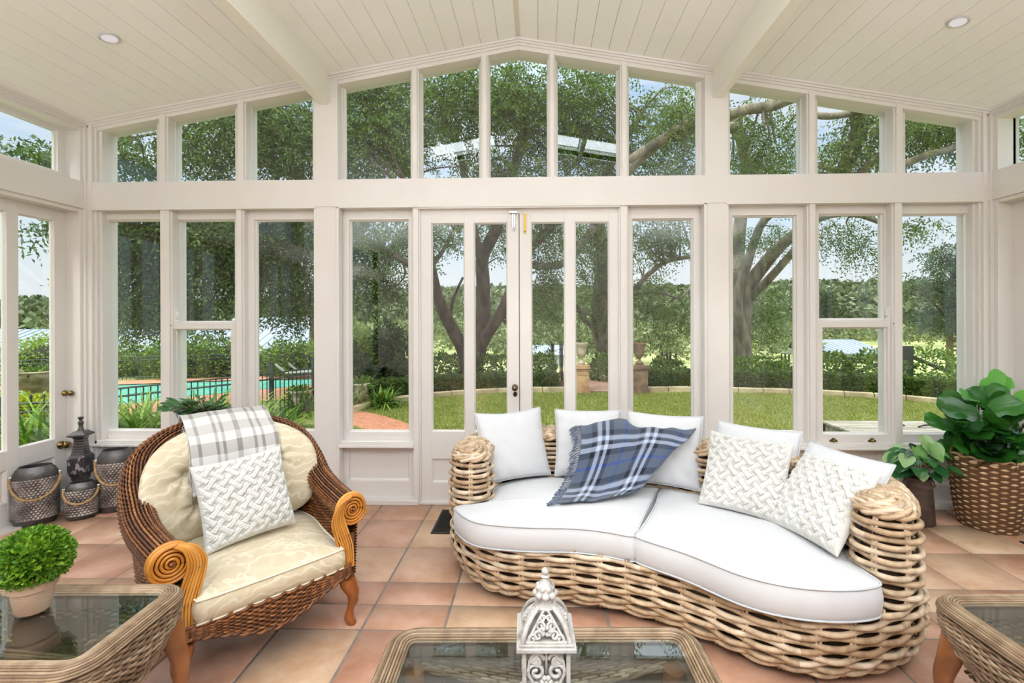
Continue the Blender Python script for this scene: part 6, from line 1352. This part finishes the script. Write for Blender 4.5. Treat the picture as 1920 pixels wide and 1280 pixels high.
# ---- trees
def limb(mb, pts, r0, r1, n=24, wob=.0):
    P = smooth_curve(pts, n); R_ = np.linspace(r0, r1, n); mb.tube(P, R_, 9); return P
def tree(name, label, base, limbs, blobs, lm, bm_, lsz=.085, dens=1.0, group=None, twigs=True, droop=.5):
    """limbs: (points, r0, r1); blobs: (centre, (rx,ry,rz), number of sprays)"""
    b_ = Vector(base); e_ = tag(empty(name, b_), label, 'tree', group); mb = MB(); ends = []
    for pts, r0, r1 in limbs: ends.append(limb(mb, [Vector(p)-b_ for p in pts], r0, r1))
    allp = np.concatenate(ends); tr = obj('trunk', mb, bm_, e_, smooth=True); tw = MB(); PP, DD, NN = [], [], []
    for c, rad, ns_ in blobs:
        c = np.array(Vector(c)-b_); ns_ = int(ns_*dens); q = rand_dirs(ns_)*(rng.random(ns_)**.42)[:, None]*np.array(rad)+c
        if twigs and ns_ > 95:
            for k in range(max(3, ns_//26)):
                t_ = q[k]; s_ = allp[np.argmin(((allp-t_)**2).sum(1)+.4*rng.random(len(allp)))]; mid = (s_+t_)/2+rng.normal(0, .12, 3)+np.array([0, 0, .12]); tw.tube(smooth_curve([s_, mid, t_], 8), np.linspace(.028, .008, 8), 5)
        L = 12; dirs = rand_dirs(ns_); dirs[:, 2] = -droop*rng.random(ns_)+.1; dirs /= np.linalg.norm(dirs, axis=1)[:, None]; side = np.cross(dirs, rand_dirs(ns_)); side /= np.linalg.norm(side, axis=1)[:, None]; ln_ = .35+.3*rng.random(ns_)
        for k in range(L):
            t = (k+1)/L; sag = np.zeros((ns_, 3)); sag[:, 2] = -.16*t*t; P = q+dirs*(ln_*t)[:, None]+sag; sd = 1 if k % 2 else -1
            PP.append(P); DD.append(dirs*.6+side*sd*.9+rng.normal(0, .25, (ns_, 3))-np.array([0, 0, .3])); NN.append(np.cross(dirs, side)+rng.normal(0, .5, (ns_, 3)))
    if tw.v: obj('twigs', tw, bm_, e_, smooth=True)
    PP, DD, NN = map(np.concatenate, (PP, DD, NN)); n = len(PP); leaves('foliage', PP, DD, NN, lsz*(.7+.6*rng.random(n)), lsz*.42, lm, e_, 0); return e_
d3 = atD
def B(u, v, d, rp, rv, ns_, ry=None): r_ = rp/F*d; return (d3(u, v, d), (r_, ry or r_*.9, rv/F*d), ns_)
# forked tree behind the doors
tree('forked_tree', 'brown-barked tree forking low into a wide V, behind the double doors', d3(885, 716, 12.5), [
    ([d3(884, 720, 12.5), d3(884, 690, 12.5), d3(885, 668, 12.5)], .36, .30),
    ([d3(880, 690, 12.5), d3(866, 650, 12.4), d3(842, 605, 12.2), d3(822, 560, 12.0), d3(808, 500, 11.8), d3(800, 440, 11.5), d3(770, 330, 11)], .19, .08),
    ([d3(890, 690, 12.5), d3(900, 640, 12.4), d3(906, 590, 12.5), d3(906, 530, 12.5), d3(905, 480, 12.3), d3(930, 430, 12), d3(950, 360, 11.6), d3(985, 250, 11)], .22, .11),
    ([d3(896, 660, 12.4), d3(915, 625, 12.2), d3(938, 590, 12), d3(958, 545, 11.8), d3(985, 480, 11.5), d3(1020, 440, 11.2), d3(1060, 400, 11)], .16, .09),
    ([d3(905, 490, 12.3), d3(890, 440, 12.2), d3(880, 380, 12), d3(860, 280, 11.6), d3(820, 180, 11)], .13, .06),
    ([d3(808, 500, 11.8), d3(830, 470, 11.8), d3(850, 430, 12)], .07, .03), ([d3(842, 605, 12.2), d3(850, 560, 12.4), d3(868, 520, 12.6)], .06, .03)],
    [B(720, 260, 9.5, 90, 95, 620), B(840, 200, 10, 90, 85, 620), B(950, 180, 10, 80, 75, 560), B(1040, 240, 10.5, 80, 90, 480), B(850, 400, 12.5, 90, 70, 380), B(950, 430, 12.8, 60, 60, 200), B(940, 330, 10.5, 90, 60, 420), B(1030, 430, 11.5, 60, 80, 320), B(1030, 540, 12, 36, 60, 190), B(770, 440, 10.5, 60, 50, 240), B(690, 160, 9.5, 70, 50, 380), B(850, 590, 13.4, 60, 60, 90)], LG, BARKB, .085)
# overhanging tree on the left
tree('spreading_tree', 'spreading tree hanging dense low foliage over the pool side, left half of the view', d3(560, 716, 15.5), [
    ([d3(600, 716, 16.0), d3(605, 560, 15), d3(620, 400, 13)], .4, .26),
    ([d3(620, 400, 13), d3(660, 430, 10.5), d3(690, 455, 9.4), d3(730, 475, 9.2), d3(775, 500, 9.2)], .13, .05), ([d3(655, 395, 9.6), d3(668, 430, 9.3), d3(700, 405, 9.2), d3(730, 385, 9), d3(760, 340, 9)], .06, .05),
    ([d3(620, 400, 13), d3(560, 330, 11), d3(520, 260, 9.5), d3(480, 180, 8.5)], .18, .07), ([d3(600, 420, 12), d3(540, 420, 10), d3(470, 400, 8.8), d3(380, 380, 8.2), d3(260, 350, 8)], .14, .04), ([d3(560, 330, 11), d3(450, 290, 9), d3(330, 250, 8), d3(230, 262, 7.6)], .09, .015), ([d3(520, 470, 10), d3(555, 440, 9.2), d3(580, 400, 9)], .04, .03)],
    [B(250, 500, 8.3, 70, 100, 420), B(230, 420, 8.0, 60, 60, 240), B(310, 480, 8.6, 60, 110, 420), B(390, 490, 8.4, 70, 100, 520), B(395, 420, 8.0, 60, 60, 300), B(470, 470, 8.6, 60, 110, 420), B(540, 500, 9.0, 60, 95, 480), B(540, 420, 8.8, 70, 70, 420), B(560, 570, 9.2, 42, 48, 120), B(250, 590, 8.6, 40, 48, 120), B(350, 580, 8.6, 60, 25, 110),
     B(690, 460, 9.2, 60, 80, 380), B(720, 530, 9.6, 50, 40, 170), B(650, 540, 9.6, 30, 60, 100), B(535, 250, 8.2, 70, 80, 620), B(390, 270, 8.0, 62, 70, 300), B(240, 290, 7.6, 62, 50, 190), B(460, 200, 8.2, 60, 50, 260), B(640, 250, 8.8, 60, 90, 380), B(90, 300, 6.8, 50, 36, 85), B(40, 275, 6.6, 50, 26, 45), B(85, 415, 6.4, 40, 10, 22)], LG2, BARKB, .078, droop=.8)
# middle tree behind the pedestals
tree('leaning_tree', 'slim grey tree with a leaning trunk, behind and between the two pedestals', d3(1128, 706, 14.5), [
    ([d3(1140, 706, 14.5), d3(1136, 660, 14.5), d3(1126, 600, 14.3), d3(1128, 540, 14), d3(1132, 480, 13.5), d3(1120, 420, 13), d3(1100, 340, 12)], .34, .16), ([d3(1132, 660, 14.5), d3(1112, 615, 14.2), d3(1095, 600, 14), d3(1080, 570, 13.8)], .10, .05),
    ([d3(1132, 480, 13.5), d3(1180, 540, 12.6), d3(1215, 515, 12), d3(1250, 490, 11.4), d3(1300, 480, 11)], .08, .05), ([d3(1128, 545, 14), d3(1180, 552, 13), d3(1230, 548, 12.4), d3(1275, 560, 12)], .06, .03), ([d3(1120, 420, 13), d3(1060, 490, 12), d3(1010, 498, 11.6), d3(960, 492, 11.4)], .12, .08), ([d3(1110, 380, 12.5), d3(1150, 300, 11.5), d3(1210, 200, 11)], .13, .06)],
    [B(1110, 460, 13, 70, 70, 420), B(1110, 560, 14, 60, 60, 200), B(1090, 640, 14.6, 50, 30, 60), B(1240, 440, 11.5, 60, 50, 260), B(1250, 590, 12.5, 50, 60, 190), B(1210, 540, 12.5, 40, 50, 100), B(1100, 180, 10.5, 80, 70, 470), B(1110, 290, 11, 80, 60, 360), B(1240, 240, 10.5, 80, 80, 330), B(1020, 600, 13.5, 40, 50, 110), B(1230, 350, 11, 70, 50, 230)], LG, BARKG, .085)
# big grey tree on the right
tree('big_grey_tree', 'big pale grey tree with a fluted trunk and long limbs arching right', d3(1392, 706, 13.2), [
    ([d3(1388, 712, 13.2), d3(1388, 680, 13.2), d3(1386, 620, 13.2), d3(1392, 570, 13.1), d3(1400, 520, 13)], .34, .26), ([d3(1400, 700, 13), d3(1398, 650, 13), d3(1385, 590, 12.8), d3(1386, 540, 12.8), d3(1400, 500, 12.7), d3(1415, 450, 12.4), d3(1440, 405, 12), d3(1500, 380, 11.4)], .15, .09),
    ([d3(1392, 580, 13.1), d3(1384, 520, 13), d3(1384, 460, 12.8), d3(1390, 400, 12.5), d3(1400, 320, 12), d3(1380, 220, 11)], .20, .12), ([d3(1400, 540, 13), d3(1430, 500, 12.6), d3(1460, 465, 12.2), d3(1500, 430, 11.6), d3(1545, 405, 11), d3(1600, 400, 10.6), d3(1660, 420, 10.2)], .20, .05),
    ([d3(1405, 560, 13), d3(1440, 525, 12.4), d3(1480, 480, 12), d3(1530, 420, 11)], .12, .07), ([d3(1380, 240, 10.2), d3(1300, 240, 9.6), d3(1240, 262, 9.4), d3(1180, 300, 9.4)], .12, .08), ([d3(1365, 218, 9.0), d3(1400, 205, 9.0), d3(1440, 200, 9), d3(1480, 185, 9), d3(1500, 178, 9)], .095, .11), ([d3(1500, 185, 9), d3(1530, 215, 9), d3(1580, 215, 9), d3(1620, 200, 8.8)], .07, .06),
    ([d3(1600, 190, 9), d3(1612, 240, 9.2), d3(1590, 300, 9.4), d3(1570, 340, 9.6)], .16, .13), ([d3(1690, 310, 8.4), d3(1740, 290, 8.2), d3(1780, 280, 8), d3(1830, 260, 8)], .07, .05), ([d3(1610, 330, 9.2), d3(1650, 290, 8.9), d3(1690, 260, 8.6), d3(1750, 225, 8.3)], .08, .04), ([d3(1170, 330, 10), d3(1210, 290, 9.6), d3(1270, 240, 9.2), d3(1320, 220, 9)], .10, .07)],
    [B(1430, 250, 9.5, 70, 80, 330), B(1440, 310, 10.5, 70, 40, 260), B(1600, 280, 9.3, 66, 60, 330), B(1640, 215, 8.9, 50, 36, 110), B(1730, 240, 8.4, 56, 40, 210), B(1790, 240, 8.2, 46, 44, 170), B(1430, 440, 12.2, 50, 30, 120), B(1560, 430, 10.6, 60, 30, 110), B(1610, 460, 10.4, 40, 40, 60), B(1430, 590, 13.4, 50, 60, 260), B(1480, 560, 13.2, 30, 50, 60), B(1290, 210, 9.2, 60, 60, 190), B(1300, 300, 9.6, 60, 30, 120), B(1720, 420, 9, 50, 16, 50), B(1900, 250, 7.6, 30, 40, 90), B(1640, 500, 10.4, 16, 40, 22)], LG, BARKG, .07, droop=.9)
# bushy tree at the far right
tree('layered_tree', 'dark layered small tree at the right edge of the far garden', d3(1775, 690, 17), [([d3(1780, 700, 17), d3(1782, 600, 17), d3(1790, 500, 16.8)], .12, .05), ([d3(1782, 600, 17), d3(1740, 560, 16.8), d3(1710, 545, 16.6)], .05, .02)],
    [B(1780, 480, 16.8, 46, 30, 120), B(1760, 530, 16.8, 56, 32, 170), B(1790, 590, 17, 56, 30, 190), B(1740, 595, 17, 40, 22, 80), B(1800, 540, 16.6, 30, 50, 120), B(1915, 500, 15, 40, 90, 260), B(1915, 640, 15, 40, 60, 200)], LDARK, BARKB, .12)
blob_px(1548, 545, 612, 30, 34, 'narrow dark conifer beyond the hedge, in the right-hand sash window', LDARK, 1500, .2, name='conifer', cat='tree')
blob_px(1920, 640, 760, 13, 80, 'dense shrub beyond the right glazed wall', LDARK, 2500, .1)
# ---- garden arches of thin metal
def arch(us, vb, vt, d, label, depth=.9):
    a, b_ = atD(us[0], vb, d), atD(us[1], vb, d); w = (b_.x-a.x); top = atD(us[0], vt, d).z; e_ = tag(empty('garden_arch', (a.x, a.y, GZ)), label, 'arch', 'thin metal garden arches'); h = top-GZ; m = MB()
    for y in (0, depth):
        for x in (0, w*.12, w*.88, w): m.tube([(x, y, 0), (x, y, h*.8)], .014, 5)
        m.tube([(0, y, h*.8)]+[(w/2-w/2*math.cos(t), y, h*.8+h*.2*math.sin(t)) for t in np.linspace(0, math.pi, 16)]+[(w, y, h*.8)], .014, 5)
    for k in range(8):
        for x in (0, w*.12, w*.88, w): m.tube([(x, 0, h*.1*k+.1), (x, depth, h*.1*k+.1)], .008, 4)
    obj('frame', m, IRONM, e_); return e_
arch((1036, 1055), 736, 626, 12.4, 'thin black metal garden arch post left of the pedestals'); arch((1250, 1268), 730, 648, 12.4, 'thin black metal garden arch post right of the pedestals', .5); arch((1472, 1480), 716, 652, 12.6, 'thin black metal post frame behind the box hedge on the right', .2)
# ---- timber gate post with braces
TIM = mat('dark_green_timber', srgb(52, 62, 50), .8, srgb(38, 46, 38), 8, bump=.3)
p = gpt(1697, 722); d = 11.7; e_ = tag(empty('gate_post', (p.x, p.y, GZ)), 'dark timber post with sloping brace rails beyond the right-hand box hedge', 'post'); z = atD(1697, 648, d).z-GZ; obj('post', MB().box((-.13, -.1, 0), (.13, .1, z)), TIM, e_, bevel=.01)
a_ = atD(1595, 702, d)-Vector((p.x, p.y, GZ)); b_ = atD(1685, 668, d)-Vector((p.x, p.y, GZ)); obj('rail', MB().tube([a_, b_], .05, 6), TIM, e_)
a_ = atD(1800, 706, d)-Vector((p.x, p.y, GZ)); b_ = atD(1708, 668, d)-Vector((p.x, p.y, GZ)); obj('rail', MB().tube([a_, b_], .05, 6), TIM, e_)
# ---- weathered timber platform outside, right
dk2 = tag(empty('timber_platform', (0, 0, 0)), 'low weathered grey timber platform on the lawn outside the right-hand windows', 'platform'); zt = .06
PL_ = [atZ(1540, 788, zt), atZ(1786, 786, zt)]; x0, x1 = PL_[0].x-.02, PL_[1].x+.6; y1 = PL_[0].y; y0 = 4.3; TW_ = mat('weathered_decking', srgb(176, 168, 150), .85, srgb(130, 122, 106), 5, bump=.5, bscale=30, stretch=(.3, 3, 1)); y = y0
while y < y1-.05:
    yy = min(y+.13, y1); obj('board', MB().box((x0, y, zt-.03), (x1, yy-.008, zt)), TW_, dk2, bevel=.003); y += .13
obj('frame', MB().box((x0+.03, y0+.02, GZ), (x0+.09, y1-.02, zt-.03)).box((x0+.03, y1-.08, GZ), (x1, y1-.02, zt-.03)).box((x0+.03, y0, GZ), (x1, y0+.06, zt-.03)), TW_, dk2)
a_ = atZ(1660, 798, zt+.01); obj('pull_handle', MB().tube(smooth_curve([a_, a_+Vector((.09, .01, .02)), a_+Vector((.2, .0, .02)), a_+Vector((.26, .02, 0))], 14), .01, 6), IRONM, dk2)
a_ = atZ(1722, 800, zt+.01); obj('pull_handle', MB().tube(smooth_curve([a_, a_+Vector((.09, .01, .02)), a_+Vector((.2, .0, .02)), a_+Vector((.26, .02, 0))], 14), .01, 6), IRONM, dk2)
# ---- buildings
ROOFW = mat('pale_metal_roof', srgb(150, 160, 172), .8, srgb(140, 150, 162), .5, spec=.2); WALLW = mat('pale_shed_wall', srgb(164, 172, 180), .8)
def shed(name, label, u0, u1, vr, ve, vg, d, dep, m_r=None, cat='building', ridge=.5, win=0, grp=None):
    a, b_ = atD(u0, ve, d), atD(u1, ve, d); w = b_.x-a.x; e_ = tag(empty(name, (a.x, a.y, atD(u0, vg, d).z)), label, cat, grp); ze = a.z-atD(u0, vg, d).z; zr2 = ze+(atD(u0, vr, d).z-a.z)
    obj('wall', MB().box((0, 0, 0), (w, dep, ze)), WALLW, e_); m = MB(); yr = dep*ridge
    m.prism([(-.3, -.3, ze), (-.3, yr, zr2), (-.3, dep+.3, ze), (-.3, dep+.3, ze-.06), (-.3, yr, zr2-.06), (-.3, -.3, ze-.06)], (w+.6, 0, 0))
    obj('roof', m, m_r or ROOFW, e_, auto=30); rb = MB(); k = 0
    while k*.5 < w: rb.prism([(k*.5, -.3, ze+.002), (k*.5+.05, -.3, ze+.002), (k*.5+.05, yr, zr2+.002), (k*.5, yr, zr2+.002)], (0, 0, .04)); k += 1
    obj('roof_ribs', rb, m_r or ROOFW, e_)
    for k in range(win): x = w*(k+.5)/win; obj('window', MB().box((x-.5, -.04, ze*.3), (x+.5, .02, ze*.75)), mat('dark_pane', (.03, .035, .04), .1), e_)
    return e_
shed('white_shed', 'large pale metal-roofed shed behind the pool shrubs, left side', -260, 330, 621, 690, 718, 24, 9)
shed('white_shed', 'pale gabled shed roof above the pool shrubs, in the third window', 350, 588, 594, 668, 715, 25, 9)
shed('farm_shed', 'small white farm shed seen through the doors left of the pedestals', 1000, 1058, 652, 664, 700, 34, 7)
shed('farm_house', 'distant long white farmhouse beyond the right-hand hedge', 1562, 1662, 641, 662, 690, 42, 10, win=4)
# ---- forest on the hill: crowns nobody could count
n = 3600; x = rng.uniform(-165, 165, n); y = rng.uniform(78, 190, n)**1.0; P0 = np.column_stack([x, y, land(x, y)]); R_ = 1.7+1.9*rng.random(n)
d = rand_dirs(n*150).reshape(n, 150, 3); d[..., 2] = np.abs(d[..., 2])*1.0-.15; lump = 1+.25*np.sin(d[..., 0]*5+x[:, None])*np.sin(d[..., 1]*6+y[:, None]); Pc = P0[:, None]+d*(R_[:, None]*lump)[..., None]*np.array([1, 1, 1.1])+np.array([0, 0, 2.0])
fo = leaves('hill_forest', Pc.reshape(-1, 3), d.reshape(-1, 3)+rng.normal(0, .6, (n*150, 3)), d.reshape(-1, 3)+rng.normal(0, .4, (n*150, 3)), np.repeat(R_, 150)*.42, np.repeat(R_, 150)*.34, leafm('forest_leaf', (78, 94, 60), (132, 142, 98), .15), None, 0); tag(fo, 'grey-green forest covering the hillside on the horizon', 'forest', kind='stuff')
n = 260; x = rng.uniform(-70, 75, n); y = rng.uniform(40, 80, n); keep = ~((np.abs(x/y-.7) < .12) & (y < 60)); x, y = x[keep], y[keep]; n = len(x); P0 = np.column_stack([x, y, land(x, y)]); R_ = 1.0+1.5*rng.random(n); d = rand_dirs(n*220).reshape(n, 220, 3); d[..., 2] = np.abs(d[..., 2])*1.2-.3
Pc = P0[:, None]+d*R_[:, None, None]*(.7+.4*rng.random((n, 220, 1)))+np.array([0, 0, 1.2]); fo = leaves('paddock_trees', Pc.reshape(-1, 3), d.reshape(-1, 3)+rng.normal(0, .7, (n*220, 3)), rand_dirs(n*220), np.repeat(R_, 220)*.26, np.repeat(R_, 220)*.16, leafm('paddock_leaf', (92, 106, 62), (146, 154, 104), .2), None, 0); tag(fo, 'pale scrubby gum trees scattered over the paddocks below the hill', 'trees', kind='stuff')
gr = blades('grass', (-3.5, 7.5, 4.0, 10.6), 150000, .045, GRASS); tag(gr, 'short mown grass blades of the back lawn', 'grass', kind='stuff')
